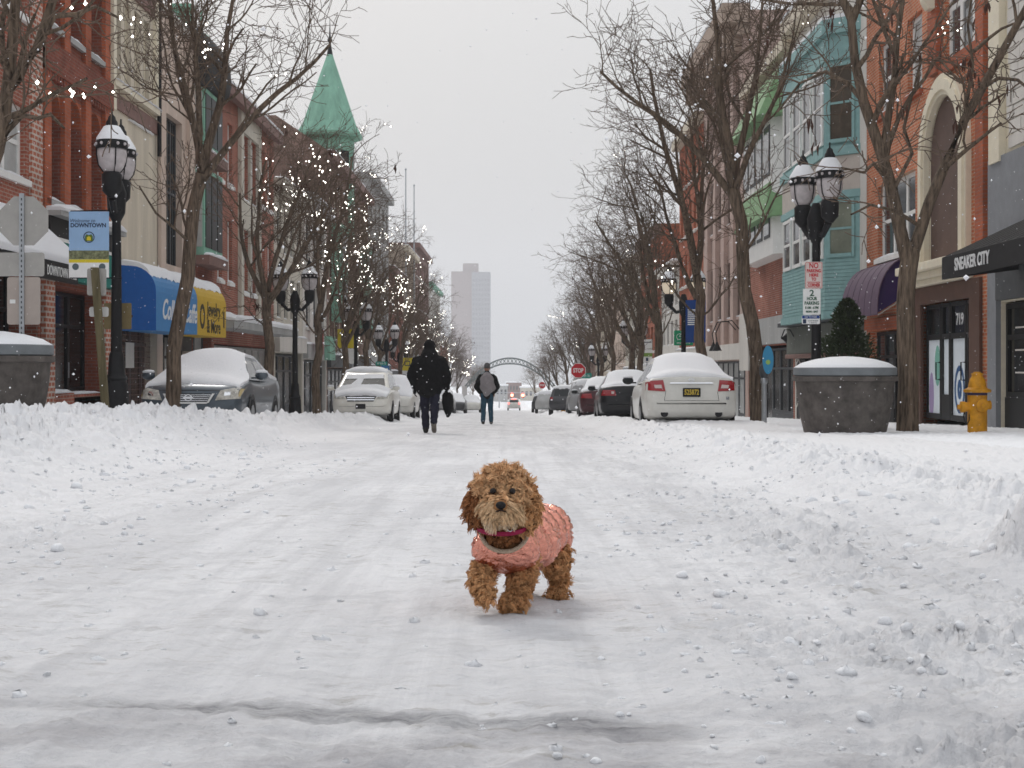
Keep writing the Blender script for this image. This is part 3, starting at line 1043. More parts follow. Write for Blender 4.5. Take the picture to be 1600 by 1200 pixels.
# R0: cream upper floor over grey siding, sneaker shop
h0 = [(20.0, 27.35, -1.0, 1.75, .5)]
b = Bld('cream stone building at the right edge over a black-awninged sneaker shop', 1, XR, 18.5, 27.9, 12.0, M_CREAMP, h0)
b.part('pilaster', M_CREAMP, [(27.1, 27.7, 4.4, 11.9, .004, .14)])
st = b.mesh()
rr = random.Random(5)
z = 4.6
while z < 11.6:
    y = 20.0 + rr.random() * .3
    while y < 26.7:
        w = .35 + .35 * rr.random()
        st.box(y, min(y + w - .02, 26.9), z, z + .235, .004, .03 + .04 * rr.random())
        y += w
    z += .26
tag(b.put(st, 'stone', M_PALE), kind='stuff')
b.part('siding', M_MGREY, [(20.0, 27.85, 2.5, 4.5, .003, .10)])
b.part('pier', M_MGREY, [(27.38, 27.88, -1.3, 2.48, .003, .10)])
b.part('lintel', M_DGREY, [(20.0, 27.36, 1.78, 2.48, .003, .12)])
shop(b, 20.0, 27.35, -.75, 1.72, 6, M_BLACK, M_GLASSD, d=-.08, door=3, bulk=.7, fw=.1)
# shelves of shoes seen through the glass
sh = b.mesh()
for k in range(4):
    sh.box(24.0, 26.9, -.02 + k * .42, .0 + k * .42, -.112, -.098)
b.part('display_shelf', M_PALE, [(24.0, 26.9, -.02 + k * .42, .01 + k * .42, -.119, -.10) for k in range(4)])
aw = b.mesh()
aw.prism([(0.0, 3.2), (1.5, 2.50), (1.5, 2.10), (1.46, 2.10), (1.46, 2.46), (0, 3.1)], 19.5, 26.1, lambda u, v, d: (d, v, u))
aw.prism([(0.0, 3.2), (1.5, 2.50), (1.5, 2.10), (0, 2.3)], 26.103, 26.13, lambda u, v, d: (d, v, u))
M_BCAN = mat('black_canvas', (.022, .021, .022), .8, var=.15, vscale=5)
awn = b.put(aw, 'awning', M_BCAN)
sm_ = b.mesh()
for i in range(14):
    y = 20 + i * .45
    sm_.prism([(0.0, 3.205), (1.5, 2.505), (1.5, 2.515), (0, 3.215)], y, y + .02, lambda u, v, d: (d, v, u))
b.put(sm_, 'seam', mat('canvas_seam', (.05, .05, .05), .8), awn)
b.text('SNEAKER CITY', .3, M_LETTER, 24.45, 2.31, 1.504, awn, width=1.85, bold=.008)
# R1: orange brick with a big cream arch, purple awning and no. 719 entrance
ya, yb = 29.15, 32.55
h = [(32.65, 33.85, 6.85, 8.65), (35.3, 36.5, 6.85, 8.65), (33.2, 36.6, 3.25, 5.1), (28.55, 31.0, 7.05, 9.6), (ya + .45, yb - .45, 2.85, 6.35, .55),
     (29.0, 33.0, -1.2, 2.0, .45), (34.0, 39.0, -1.3, 1.45, .5)]
h = [q for q in h if q[1] <= 37.65] + [(34.0, 37.5, -1.3, 1.45, .5)]
b = Bld('orange-red brick building with a tall cream arch above door number 719', 1, XR, 28.0, 37.75, 12.5, BR_ORANGE, h)
b.win(32.65, 33.85, 6.85, 8.65, 'sash', fw=.1, sill=BR_RUST, gm=M_BLIND)
b.win(35.3, 36.5, 6.85, 8.65, 'sash', fw=.1, sill=BR_RUST, gm=M_GLASS)
b.win(33.2, 36.6, 3.25, 5.1, 'triple', fw=.1, sill=M_WHITE, gm=M_GLASS)
b.win(28.55, 31.0, 7.05, 9.6, 'triple', fw=.12, gm=M_GLASS, rail=.45, snow=False)
b.part('brick_pier', BR_RUST, [(28.02, 28.5, 2.9, 12.4, .003, .14), (31.15, 31.75, 6.9, 12.4, .003, .14)])
b.part('brick_band', BR_RUST, [(28.5, 31.15, 6.78, 7.03, .003, .09)])
# arch: cream band round a brown panel
yc, rO, rI, zs = (ya + yb) / 2, (yb - ya) / 2, (yb - ya) / 2 - .45, 5.1
am = b.mesh()
n = 16
for lo, hi, d in ((rI, rO, .12), (rI + .1, rO - .12, .17)):
    for i in range(n):
        a0, a1 = math.pi * i / n, math.pi * (i + 1) / n
        q = [(yc + r * math.cos(a), zs + r * math.sin(a)) for r, a in ((hi, a0), (hi, a1), (lo, a1), (lo, a0))]
        am.prism(q, -.1, d, lambda u, v, dd: (u, v, dd))
    for sg in (-1, 1):
        y_, yy_ = sorted((yc + sg * lo, yc + sg * hi))
        am.box(y_, yy_, 2.85, zs - .002, -.1, d)
ar = b.put(am, 'arch_surround', M_CREAMP)
for sg in (-1, 1):
    sp = b.mesh()
    spandrels(sp, yc - rI, yc + rI, 6.35, -.002, -.035, (sg,))
    b.put(sp, 'spandrel', M_CREAMP)
    jm = b.mesh()
    jm.box(yc + sg * (rI - .012) - .008, yc + sg * (rI - .012) + .008, 2.85, zs, -.035, -.004)
    b.put(jm, 'arch_jamb', M_CREAMP)
poly = [(yc - rI, 2.85), (yc + rI, 2.85)] + [(yc + rI * math.cos(math.pi * i / 16), zs + rI * math.sin(math.pi * i / 16)) for i in range(17)]
pm = b.mesh()
pm.prism(poly, -.12, -.04, lambda u, v, dd: (u, v, dd))
b.put(pm, 'arch_panel', mat('arch_brown', (.13, .085, .07), .8, var=.15, vscale=2))
# scroll brackets beside the big window
for yy in (31.2,):
    sc = b.mesh()
    pts = [(.14 + .25 * (.5 + .5 * math.sin(t * 9)), 8.3 + t * 1.6) for t in [i / 18 for i in range(19)]]
    sc.prism([(.14, 8.3)] + pts + [(.14, 9.9)], yy, yy + .3, lambda u, v, d: (d, v, u))
    b.put(sc, 'scroll_bracket', M_CREAMP)
cm = b.mesh()
for zz, z2, d in ((2.32, 2.45, .22), (2.452, 2.6, .34), (2.602, 2.78, .5)):
    cm.box(29.0, 33.1, zz, z2, .003, d)
b.put(cm, 'cornice', M_CREAMP, bevel=.02)
ent = b.mesh()
ent.box(28.45, 29.1, -1.3, 2.3, .004, .07)
ent.box(32.55, 33.2, -1.3, 2.3, .004, .07)
ent.box(29.1, 32.55, 1.92, 2.3, .004, .07)
b.put(ent, 'entrance_surround', M_BROWNP)
M_FILM = mat('printed_window_film', (.80, .87, .92), .35, var=.08, vscale=1.2)
for i, (a, c, isd) in enumerate(((29.12, 29.65, 0), (29.68, 30.75, 1), (30.78, 31.4, 0), (31.43, 32.53, 1))):
    d = -.06
    fr = b.mesh()
    zb = -.62
    f_ = .09
    fr.box(a, a + f_, zb, 1.9, d - .07, d)
    fr.box(c - f_, c, zb, 1.9, d - .07, d)
    fr.box(a + f_, c - f_, 1.82, 1.9, d - .07, d)
    fr.box(a + f_, c - f_, 1.12, 1.24, d - .07, d)
    fr.box(a + f_, c - f_, zb, zb + (.12 if isd else .55), d - .07, d)
    o = b.put(fr, 'door' if isd else 'side_light', M_BLACK)
    b.put(b.mesh().box(a + f_, c - f_, 1.24, 1.82, d - .05, d - .04), 'pane', M_GLASSD, o)
    pn = b.mesh().box(a + f_, c - f_, zb + (.12 if isd else .55), 1.12, d - .05, d - .035)
    b.put(pn, 'pane', M_FILM, o)
    if isd:
        hm = b.mesh()
        hm.tube([(a + f_ * .6, .25, d), (a + f_ * .6, .25, d + .09), (a + f_ * .6, .62, d + .09), (a + f_ * .6, .62, d)], .015, 6)
        b.put(hm, 'handle', M_BLACK, o)
        ds = b.mesh()
        if i == 1:
            for r0, r1 in ((.34, .26), (.14, .03)):
                for j in range(18):
                    a0, a1 = 2 * math.pi * j / 18, 2 * math.pi * (j + 1) / 18
                    ds.prism([((a + c) / 2 + r * math.cos(t), .05 + 1.5 * r * math.sin(t)) for r, t in ((r0, a0), (r0, a1), (r1, a1), (r1, a0))], d - .033, d - .028, lambda u, v, dd: (u, v, dd))
            b.put(ds, 'film_print', mat('film_blue', (.03, .10, .25), .4), o)
            b.text('719', .34, M_LETTER, (a + c) / 2, 1.52, d - .035, o, bold=.006)
        else:
            ds.prism([(a + .35 + .2 * math.cos(t), .55 + .45 * math.sin(t)) for t in [k * math.pi / 8 for k in range(16)]], d - .033, d - .028, lambda u, v, dd: (u, v, dd))
            b.put(ds, 'film_print', mat('film_green', (.22, .52, .42), .4), o)
            ds = b.mesh()
            ds.prism([(c - .3 + .17 * math.cos(t), -.1 + .5 * math.sin(t)) for t in [k * math.pi / 8 for k in range(16)]], d - .033, d - .028, lambda u, v, dd: (u, v, dd))
            b.put(ds, 'film_print', mat('film_lilac', (.45, .35, .58), .4), o)
    elif i == 0:
        ds = b.mesh()
        ds.prism([((a + c) / 2 + .14 * math.cos(t), .55 + .3 * math.sin(t)) for t in [k * math.pi / 8 for k in range(16)]], d - .033, d - .028, lambda u, v, dd: (u, v, dd))
        b.put(ds, 'film_print', mat('film_plum', (.28, .10, .18), .4), o)
# purple barrel awning and the window below
M_PURP = mat('purple_canvas', (.115, .075, .115), .75, var=.12, vscale=5)
M_PURPD = mat('dark_purple_canvas', (.035, .018, .09), .75)
pr = [(0.0, 3.12)] + [(.68 * math.sin(a), 1.95 + 1.15 * math.cos(a)) for a in [math.pi / 2 * i / 8 for i in range(1, 9)]] + [(.68, 1.78)]
aw = b.mesh()
aw.loft([[(y, v, u) for u, v in pr] + [(y, v - .02, max(u - .02, 0)) for u, v in pr[::-1]] for y in (34.0, 37.74)])
awn = b.put(aw, 'awning', M_PURP, smooth=40)
em = b.mesh()
em.prism(pr + [(0, 2.2)], 34.12, 34.14, lambda u, v, d: (d, v, u))
b.put(em, 'awning_end', M_PURPD, awn)
rb = b.mesh()
for y in (34.6, 35.25, 35.9, 36.55, 37.2):
    rb.loft([[(yy, v + .003, u + .006) for u, v in pr] + [(yy, v - .02, max(u - .01, 0)) for u, v in pr[::-1]] for yy in (y, y + .03)])
b.put(rb, 'rib', mat('purple_rib', (.08, .05, .08), .75), awn)
b.put(b.mesh().tube([(34.0, 1.75, .66), (34.0, 2.15, .05)], .015, 6), 'strut', M_ALU, awn)
b.part('awning_lettering', mat('faded_lettering', (.45, .40, .36), .7), [(36.2 + i * .16, 36.27 + i * .16, 1.9, 2.06 + .1 * (i % 3), .684, .688) for i in range(5)], awn)
b.part('lintel', BR_RUST, [(33.25, 37.7, 1.48, 1.76, .003, .08)])
shop(b, 34.0, 37.5, -1.0, 1.42, 4, M_BLACK, M_GLASS, d=-.2, door=1, bulk=.5)
b.part('shop_sign', M_BLACK, [(36.7, 37.0, .05, .75, .02, .04)])
# R2: teal bay house
hz2 = [(38.0, 50.0, -1.6, 1.4, .5)]
b = Bld('teal clapboard house with canted two-storey bay window under cream top wall', 1, XR, 37.78, 47.3, 11.8, M_PALE, [(38.1, 47.0, -1.5, 1.4, .5)])
b.part('cornice', M_CREAM, [(37.8, 47.28, 11.3, 11.78, .003, .5)])
snow_ledge(b, 37.85, 47.2, 11.782, .0, .5, .12, seed=31)
bd = .76
pl = [(38.5, 0.003), (39.27, bd), (45.4, bd), (46.2, 0.003)]
def baybody(z0, z1, grow=0.0):
    m_ = b.mesh()
    m_.loft([[(y + (-grow if y < 42 else grow), z, d + (grow if d > .1 else 0)) for y, d in pl] for z in (z0, z1)])
    return m_
bay = b.put(baybody(1.95, 9.7), 'bay', M_TEAL)
for z0, z1, gg in ((9.55, 9.95, .12), (6.25, 6.5, .08), (5.1, 5.3, .06), (1.85, 2.05, .06), (8.85, 9.0, .05)):
    b.put(baybody(z0, z1, gg), 'bay_moulding', M_TEAL, bay)
snw = baybody(9.952, 10.06, .10)
b.put(snw, 'snow', M_SNOW, bay)
b.put(baybody(5.3, 6.24, .015), 'bay_panel', mat('pale_plaster', (.52, .47, .42), .8, var=.1), bay)
# clapboards under the lower window
cl_ = None
nb = 14
for i in range(nb):
    z = 2.07 + i * .1
    if z > 3.4: break
    m_ = baybody(z, z + .085, .018)
    b.put(m_, 'clapboard', M_TEAL, bay)
def cant_window(z0, z1, gm):
    # on the near slanted face
    A, B_ = Vector((pl[0][0], pl[0][1])), Vector((pl[1][0], pl[1][1]))
    u = (B_ - A).normalized()
    nrm = Vector((-u.y, u.x))
    if nrm.y < 0 and nrm.x > 0: nrm = -nrm
    nrm = Vector((-abs(nrm.x), abs(nrm.y)))
    def T(a, z, o):
        p = A + u * a + nrm * o
        return (p.x, z, p.y)
    ln = (B_ - A).length
    f = MB(lambda a, z, o: b.F(*T(a, z, o)))
    m0, m1 = .14, ln - .1
    f.box(m0, m0 + .08, z0, z1, .004, .05)
    f.box(m1 - .08, m1, z0, z1, .004, .05)
    f.box(m0 + .08, m1 - .08, z0, z0 + .1, .004, .07)
    f.box(m0 + .08, m1 - .08, z1 - .08, z1, .004, .05)
    f.box(m0 + .08, m1 - .08, (z0 + z1) / 2 - .03, (z0 + z1) / 2 + .03, .004, .04)
    w_ = f.build('window', M_TEAL, bay, world=True)
    p = MB(lambda a, z, o: b.F(*T(a, z, o)))
    p.box(m0 + .08, m1 - .08, z0 + .1, z1 - .08, .005, .02)
    p.build('pane', gm, w_, world=True)
cant_window(6.6, 8.75, mat('brown_blind', (.075, .06, .045), .35, var=.5, vscale=1.5))
cant_window(3.5, 5.05, mat('green_blind', (.20, .22, .17), .5, var=.2, vscale=2))
for z0, z1 in ((6.6, 8.75), (3.5, 5.05)):
    for i in range(4):
        a = 39.45 + i * 1.48
        f = b.mesh()
        f.box(a, a + .1, z0, z1, bd + .004, bd + .06)
        f.box(a + 1.1, a + 1.2, z0, z1, bd + .004, bd + .06)
        f.box(a + .1, a + 1.1, z0, z0 + .1, bd + .004, bd + .06)
        f.box(a + .1, a + 1.1, z1 - .1, z1, bd + .004, bd + .06)
        f.box(a + .1, a + 1.1, (z0 + z1) / 2 - .04, (z0 + z1) / 2 + .04, bd + .004, bd + .05)
        w_ = b.put(f, 'window', M_WHITE, bay)
        b.put(b.mesh().box(a + .1, a + 1.1, z0 + .1, z1 - .1, bd + .005, bd + .02), 'pane', M_GLASS, w_)
b.part('fascia', mat('olive_grey_fascia', (.14, .15, .13), .7, var=.15), [(38.0, 47.2, .95, 1.8, .003, .3)])
b.part('fascia_roll', M_BROWNB, [(38.0, 47.2, .8, .94, .003, .36)], bevel=.03)
b.part('ledge', M_DGREY, [(38.0, 47.2, 1.82, 1.95, .003, .6)])
snow_ledge(b, 38.2, 47.0, 1.955, .3, .6, .06, seed=35)
shop(b, 38.1, 47.0, -1.25, .78, 5, M_BLACK, M_GLASSD, d=-.1, door=2, bulk=.2)
def hexring(yc, zc, r, w, d0, d1):
    m_ = b.mesh()
    for j in range(6):
        a0, a1 = math.pi / 3 * j + math.pi / 6, math.pi / 3 * (j + 1) + math.pi / 6
        m_.prism([(yc + rr_ * math.cos(t) * 1.0, zc + rr_ * math.sin(t)) for rr_, t in ((r, a0), (r, a1), (r - w, a1), (r - w, a0))], d0, d1, lambda u, v, d: (u, v, d))
    return m_
for pi_, yc_ in enumerate((39.7, 43.3, 46.3)):
    o = b.part('door_panel', M_BLACK, [(yc_ - .72, yc_ + .72, -1.25, .77, -.09, .02)])
    for k, zc in enumerate((.42, -.28, -.98)):
        b.put(hexring(yc_ + (.5 if k % 2 == 0 else 0) * (1 if pi_ == 1 else .6), zc, .42, .07, .022, .04), 'hexagon', M_PALE, o)
gl = b.mesh()
gl.tube([(46.0, 1.5, .3), (46.0, 1.72, .42), (46.0, 1.72, .6), (46.0, 1.45, .7)], .02, 6)
gl.lathe([(.03, 0), (.05, -.05), (.17, -.16)], 12, (46.0, 1.45, .7))
gl.v = gl.v  # lamp arm over the shop front
b.put(gl, 'sign_lamp', M_BLACK)
# R3: house with green mansard bay
b = Bld('narrow brick house with green hipped roof over its white bay windows', 1, XR, 47.35, 56.6, 11.4, BR_RED, [(47.6, 56.3, -1.7, 1.3, .5)])
def trap(z0, z1, e0, e1, ya=47.5, yb_=54.5):
    m_ = b.mesh()
    m_.loft([[(ya - e0 * .4, z0, .003), (ya + .6 - e0 * .4, z0, e0), (yb_ - .6 + e0 * .3, z0, e0), (yb_ + e0 * .3, z0, .003)], [(ya - e1 * .2 + .3, z1, .003), (ya + .8, z1, e1), (yb_ - .9, z1, e1), (yb_, z1, .003)]])
    return m_
b.put(trap(4.3, 9.0, .62, .62), 'bay', M_WHITE)
o = b.put(trap(8.9, 10.6, 1.15, .35), 'bay_roof', M_GREENR)
for i in range(4):
    a = 48.4 + i * 1.45
    for z0, z1 in ((4.9, 6.2), (7.0, 8.7)):
        w_ = b.part('window', M_DGREY, [(a, a + 1.1, z0, z1, .625, .65)])
        b.part('pane', M_GLASS, [(a + .1, a + 1.0, z0 + .1, z1 - .1, .652, .66)], w_)
b.put(trap(5.55, 6.75, .95, .66), 'bay_skirt', M_GREENR)
b.part('cornice', M_CREAM, [(47.4, 56.5, 11.0, 11.38, .003, .4)])
shop(b, 47.6, 56.3, -1.5, 1.2, 6, M_DGREY, M_GLASSD, d=-.1, door=3)
b.part('fascia', M_GREYST, [(47.4, 56.5, 1.35, 2.3, .003, .2)])
b.part('plaster_sign', M_PALE, [(54.3, 56.4, .4, 2.6, .21, .4)])
# R4: mauve stone block with big cornice
pw = [(58.2 + i * 2.6, 59.5 + i * 2.6) for i in range(5)]
h4 = [(a, c, z, z + 2.4) for a, c in pw for z in (2.6, 6.6, 10.0)] + [(57.4, 69.4, -1.9, .8, .5)]
b = Bld('tall mauve stone building with pilasters and heavy bracketed cornice', 1, XR, 56.65, 69.8, 14.6, M_MAUVE, h4)
for q in h4[:-1]:
    b.win(*q, style='sash', fm=M_BROWNB, gm=M_GLASS, sill=M_MAUVE, snow=True)
b.part('pilaster', M_MAUVE, [(56.7 + i * 2.6, 57.5 + i * 2.6, 1.2, 13.6, .003, .2) for i in range(6) if 57.5 + i * 2.6 < 70.3])
b.part('cornice', mat('cornice_stone', (.40, .31, .25), .8, var=.15), [(56.4, 69.8, 13.6, 14.0, .004, .5), (56.2, 69.8, 14.0, 14.75, .004, 1.1)])
for i in range(11):
    b.part('bracket', MATS['cornice_stone'], [(57.0 + i * 1.2, 57.25 + i * 1.2, 13.1, 13.98, .21, .95)])
snow_ledge(b, 56.3, 69.7, 14.752, .0, 1.1, .15, seed=41)
b.part('fascia', M_PALE, [(57.0, 69.4, .85, 1.5, .003, .25)])
shop(b, 57.4, 69.4, -1.9, .78, 8, M_DGREY, M_BLIND, d=-.2, door=(2, 6))
for yy in (57.6, 58.6):
    gl = b.mesh()
    gl.tube([(yy, 2.05, .2), (yy, 2.4, .5), (yy, 2.35, .95), (yy, 1.9, 1.15), (yy, 1.55, 1.1)], .025, 6)
    gl.lathe([(.03, .0), (.06, -.1), (.24, -.42)], 12, (0, 0, 0))
    k_ = len(gl.v) - 36
    cone = MB()
    for r_, z_ in ((.03, 0), (.06, -.1), (.24, -.42)):
        pass
    gl.v = gl.v[:k_]
    gl.f = [f for f in gl.f if max(f) < k_]
    gl.m = gl.m[:len(gl.f)]
    rings = [[(yy + r_ * math.cos(j * math.pi / 5), 1.55 + z_, 1.1 + r_ * math.sin(j * math.pi / 5)) for j in range(10)] for r_, z_ in ((.03, 0), (.06, -.08), (.2, -.36))]
    gl.loft(rings)
    b.put(gl, 'sign_lamp', M_BLACK)

# ------------------------------------------------------------------ the rest of both rows, stepping away down the hill
def row_house(label, s, y0, y1, ztop, wm, nf, nw, wmat, shopm, corn, XF=None, canopy=None, gm=None, hood=None):
    XF = XF or (XL if s < 0 else XR)
    zb = g((y0 + y1) / 2) + .1
    zs = zb + 3.6
    fh = (ztop - .7 - zs) / nf
    ww = (y1 - y0 - .8) / nw
    hs = []
    for f in range(nf):
        for i in range(nw):
            a = y0 + .4 + i * ww + ww * .22
            hs.append((round(a, 3), round(a + ww * .56, 3), round(zs + f * fh + fh * .2, 3), round(zs + f * fh + fh * .84, 3)))
    b = Bld(label, s, XF, y0, y1, ztop, wm, hs + [(y0 + .3, y1 - .3, zb, zb + 2.7, .4)])
    for q in hs:
        b.win(*q, style='sash', fm=wmat, gm=gm or M_GLASS, sill=M_PALE if (nf + nw) % 2 else None, fw=.09)
    b.part('fascia', shopm, [(y0 + .1, y1 - .1, zb + 2.75, zb + 3.4, .003, .22)])
    snow_ledge(b, y0 + .2, y1 - .2, zb + 3.402, .01, .22, .1, seed=int(y0))
    b.part('cornice', corn, [(y0 + .02, y1 - .02, ztop - .5, ztop - .02, .003, .45)])
    snow_ledge(b, y0 + .1, y1 - .1, ztop - .018, .0, .42, .12, seed=int(y1))
    shop(b, y0 + .3, y1 - .3, zb, zb + 2.65, max(3, int((y1 - y0) / 1.7)), M_DGREY, M_GLASSD, d=-.2, door=1)
    if canopy:
        o = b.part('canopy', canopy, [(y0 + .3, y1 - .3, zb + 2.6, zb + 2.85, .23, 1.3)])
        snow_ledge(b, y0 + .4, y1 - .4, zb + 2.852, .23, 1.3, .15, parent=o, seed=int(y0) + 1)
    return b
row_house('beige panelled low building beyond the red brick row', -1, 58.1, 66.0, 8.2, M_BEIGE, 2, 4, M_DGREY, M_PALE, M_BEIGE)
b = row_house('pale grey bank with dark vertical window slots', -1, 66.1, 74.5, 8.6, M_PALE, 2, 3, M_DGREY, M_GREYST, M_GREYST)
o = b.part('bracket_flag', mat('red_cloth', (.42, .02, .03), .8), [(67.6, 68.6, 1.15, 2.3, .55, .62)])
b.part('green_sign', M_COPPER, [(72.0, 74.2, .9, 2.1, .23, .5)])
# corner building with the copper spire
b = row_house('brown brick corner block carrying the green copper spire turret', -1, 74.6, 96.0, 11.8, BR_BROWN, 3, 9, M_CREAMP, M_DGREY, M_BROWNB)
rf = b.mesh()
rf.prism([(0.35, 11.82), (-3.2, 14.2), (-8.8, 14.2), (-8.8, 11.82)], 78.0, 95.8, lambda u, v, d: (d, v, u))
b.put(rf, 'pitched_roof', BR_BROWN)
tw = b.mesh()
tcx, tcy = -1.15, 85.0
def ring8(r, z, n=8):
    return [(tcy + r * math.cos(2 * math.pi * (j + .5) / n), z, tcx + r * math.sin(2 * math.pi * (j + .5) / n)) for j in range(n)]
tw.loft([ring8(1.5, 8.0), ring8(1.5, 13.9)])
tu = b.put(tw, 'turret', M_COPPER)
for j in range(8):
    a = 2 * math.pi * (j + 1) / 8
    c, s_ = math.cos(a), math.sin(a)
    m_ = b.mesh()
    rr_ = 1.5 * math.cos(math.pi / 8) + .01
    P = lambda t, z, o: (tcy + (rr_ + o) * c - t * s_, z, tcx + (rr_ + o) * s_ + t * c)
    m_.add([P(-.3, 11.6, 0), P(.3, 11.6, 0), P(.3, 13.2, 0), P(-.3, 13.2, 0), P(-.3, 11.6, .03), P(.3, 11.6, .03), P(.3, 13.2, .03), P(-.3, 13.2, .03)],
           [(0, 1, 2, 3), (4, 5, 6, 7), (0, 1, 5, 4), (2, 3, 7, 6), (0, 3, 7, 4), (1, 2, 6, 5)])
    b.put(m_, 'turret_window', M_GLASSD, tu)
tw = b.mesh()
tw.loft([ring8(1.55, 13.9), ring8(1.95, 14.05), ring8(2.0, 14.25), ring8(1.62, 14.9), ring8(.95, 16.8), ring8(.22, 18.85), ring8(.1, 19.3)])
b.put(tw, 'spire', M_COPPER)
tw = b.mesh()
tw.loft([ring8(.2, 18.9), ring8(.07, 19.6), ring8(.07, 19.7), ring8(.17, 19.85), ring8(.07, 20.0), ring8(.045, 20.2), ring8(.008, 21.2)])
b.put(tw, 'spire_needle', M_BLACK)
for yy in (76.5, 90.5):
    o = b.part('oriel', M_COPPER, [(yy, yy + 3.0, 3.0, 8.2, .01, .55)])
    for zz in (3.6, 6.2):
        b.part('oriel_window', M_GLASSD, [(yy + .4 + k * .8, yy + 1.0 + k * .8, zz, zz + 1.5, .552, .57) for k in range(3)], o)
row_house('grey stone building with overhanging cornice behind the spire', -1, 96.2, 112.0, 13.6, M_GREYST, 3, 5, M_PALE, M_DGREY, M_GREYST)
row_house('dark brick shop row past the grey stone building', -1, 112.2, 127.0, 8.5, BR_DARK, 2, 6, M_PALE, M_DGREY, M_BROWNB)
row_house('tan brick block with yellowish parapet down the left row', -1, 127.2, 143.0, 11.4, BR_TAN, 3, 5, M_WHITE, M_PALE, M_CREAM)
row_house('brown stone block near the far end of the left row', -1, 143.2, 166.0, 13.0, M_BROWNB, 4, 7, M_PALE, M_DGREY, M_BROWNB)
row_house('pale green copper-topped building far down the left row', -1, 166.2, 192.0, 10.5, M_PALE, 3, 8, M_DGREY, M_PALE, M_COPPER)
row_house('low red brick store far down the left row', -1, 192.2, 216.0, 4.0, BR_RED, 1, 8, M_WHITE, M_PALE, M_PALE)
row_house('rust brick block beyond the mauve stone building', 1, 69.9, 80.0, 13.0, BR_RUST, 4, 5, M_CREAMP, M_PALE, M_CREAM)
row_house('white canopied low shop on the right row', 1, 80.1, 89.5, 6.5, M_PALE, 2, 4, M_DGREY, M_WHITE, M_PALE, canopy=M_WHITE)
row_house('brown brick block with red framed bays on the right row', 1, 89.6, 104.0, 9.5, BR_RUST, 3, 6, M_BROWNB, M_DGREY, M_BROWNB)
row_house('tan plaster building halfway down the right row', 1, 104.1, 118.0, 8.8, M_BEIGE, 3, 5, M_DGREY, M_MGREY, M_CREAM)
row_house('pinkish stucco building farther down the right row', 1, 118.2, 136.0, 7.0, M_PINKST, 2, 6, M_WHITE, M_TEALD, M_PINKST)
row_house('pale cream block far down the right row', 1, 136.2, 160.0, 8.5, M_CREAM, 3, 8, M_DGREY, M_PALE, M_CREAM)
row_house('brown brick store near the far end of the right row', 1, 160.2, 185.0, 5.0, BR_BROWN, 2, 8, M_PALE, M_DGREY, M_PALE)
row_house('low grey building at the far end of the right row', 1, 185.2, 215.0, 3.0, M_GREYST, 2, 9, M_PALE, M_PALE, M_GREYST)

# distant slab tower fading into the snow haze
t = thing('tower_block', 'tall hazy grey slab tower with a roof penthouse beyond the street end', 'tower', (-20.2, 1250, g(1250)))
def tx(px): return (px - 800) * 1250 / FPX
def tz(py): return CAMH + (575 - py) * 1250 / FPX
m_ = MB()
m_.box(tx(705), tx(737), 1250, 1275, g(1250) - 2, tz(424))
m_.build('wall', mat('tower_brick', (.26, .20, .19), .9), t, world=True)
m_ = MB()
m_.box(tx(737) + .004, tx(766), 1249, 1275, g(1250) - 2, tz(425))
m_.build('wall', mat('tower_concrete', (.28, .28, .30), .9), t, world=True)
m_ = MB().box(tx(723), tx(747), 1253, 1268, tz(424), tz(411))
m_.build('penthouse', MATS['tower_brick'], t, world=True)
for f in range(28):
    z = tz(436) - f * 4.2
    if z < g(1250): break
    m_ = MB()
    for k in range(6):
        m_.box(tx(738.5) + k * 2.6, tx(738.5) + k * 2.6 + 1.6, 1248.9, 1249, z - 2.2, z)
    m_.build('window', mat('tower_window', (.20, .20, .22), .6), t, world=True)['kind'] = 'stuff'

# flagpoles on the grey building's roof line
for i, (px, ptop, Y, lab) in enumerate(((634, 266, 130, 'taller thin bare flagpole above the left roofs'), (647, 291, 138, 'shorter thin bare flagpole above the left roofs'))):
    X = (px - 800) * Y / FPX
    zt = CAMH + (575 - ptop) * Y / FPX
    t = thing('flagpole', lab, 'flagpole', (X, Y, g(Y)), group='bare flagpoles over the left roofs')
    m_ = MB().tube([(0, 0, 0), (0, 0, zt - g(Y))], [.12, .05], 8)
    m_.build('pole', M_STEEL, t)
    MB().ball((0, 0, zt - g(Y) + .08), .1).build('finial', M_STEEL, t)

# low hazy blocks closing the far end of the street
for i, (xa, xb, Y, ztop, lab, mm) in enumerate(((762, 793, 560, 603, 'faint low building closing the far street end on the left', M_GREYST), (791, 815, 640, 598, 'faint middle building closing the far street end', M_BROWNB), (813, 846, 590, 606, 'faint low building closing the far street end on the right', M_BEIGE))):
    X0, X1 = (xa - 800) * Y / FPX, (xb - 800) * Y / FPX
    zt_ = CAMH + (575 - ztop) * Y / FPX
    t = thing('building', lab, 'building', ((X0 + X1) / 2, Y, g(Y)))
    MB().box(X0, X1, Y, Y + 15, g(Y) - 2, zt_).build('wall', mm, t, world=True)
    MB().box(X0 - .3, X1 + .3, Y - .3, Y + 15.3, zt_ + .002, zt_ + .5).build('roof', M_SNOW, t, world=True)
    for k in range(5):
        x = X0 + (X1 - X0) * (k + .25) / 5
        MB().box(x, x + (X1 - X0) * .1, Y - .05, Y - .002, zt_ - 3.2, zt_ - 1.4).build('window', M_GLASS, t, world=True)
# ------------------------------------------------------------------ bare street trees
M_BARK = mat('bark', (.125, .092, .066), .9, var=.8, vscale=22, bump=1.0, bscale=45, streak=True)
M_TWIG = mat('twig_bark', (.135, .098, .072), .9, var=.2, vscale=5)
M_POD = mat('seed_pod', (.07, .032, .022), .7)
M_BULB = mat('lit_bulb', (1, .95, .85), .4, emit=(1.0, .95, .86), estr=7)

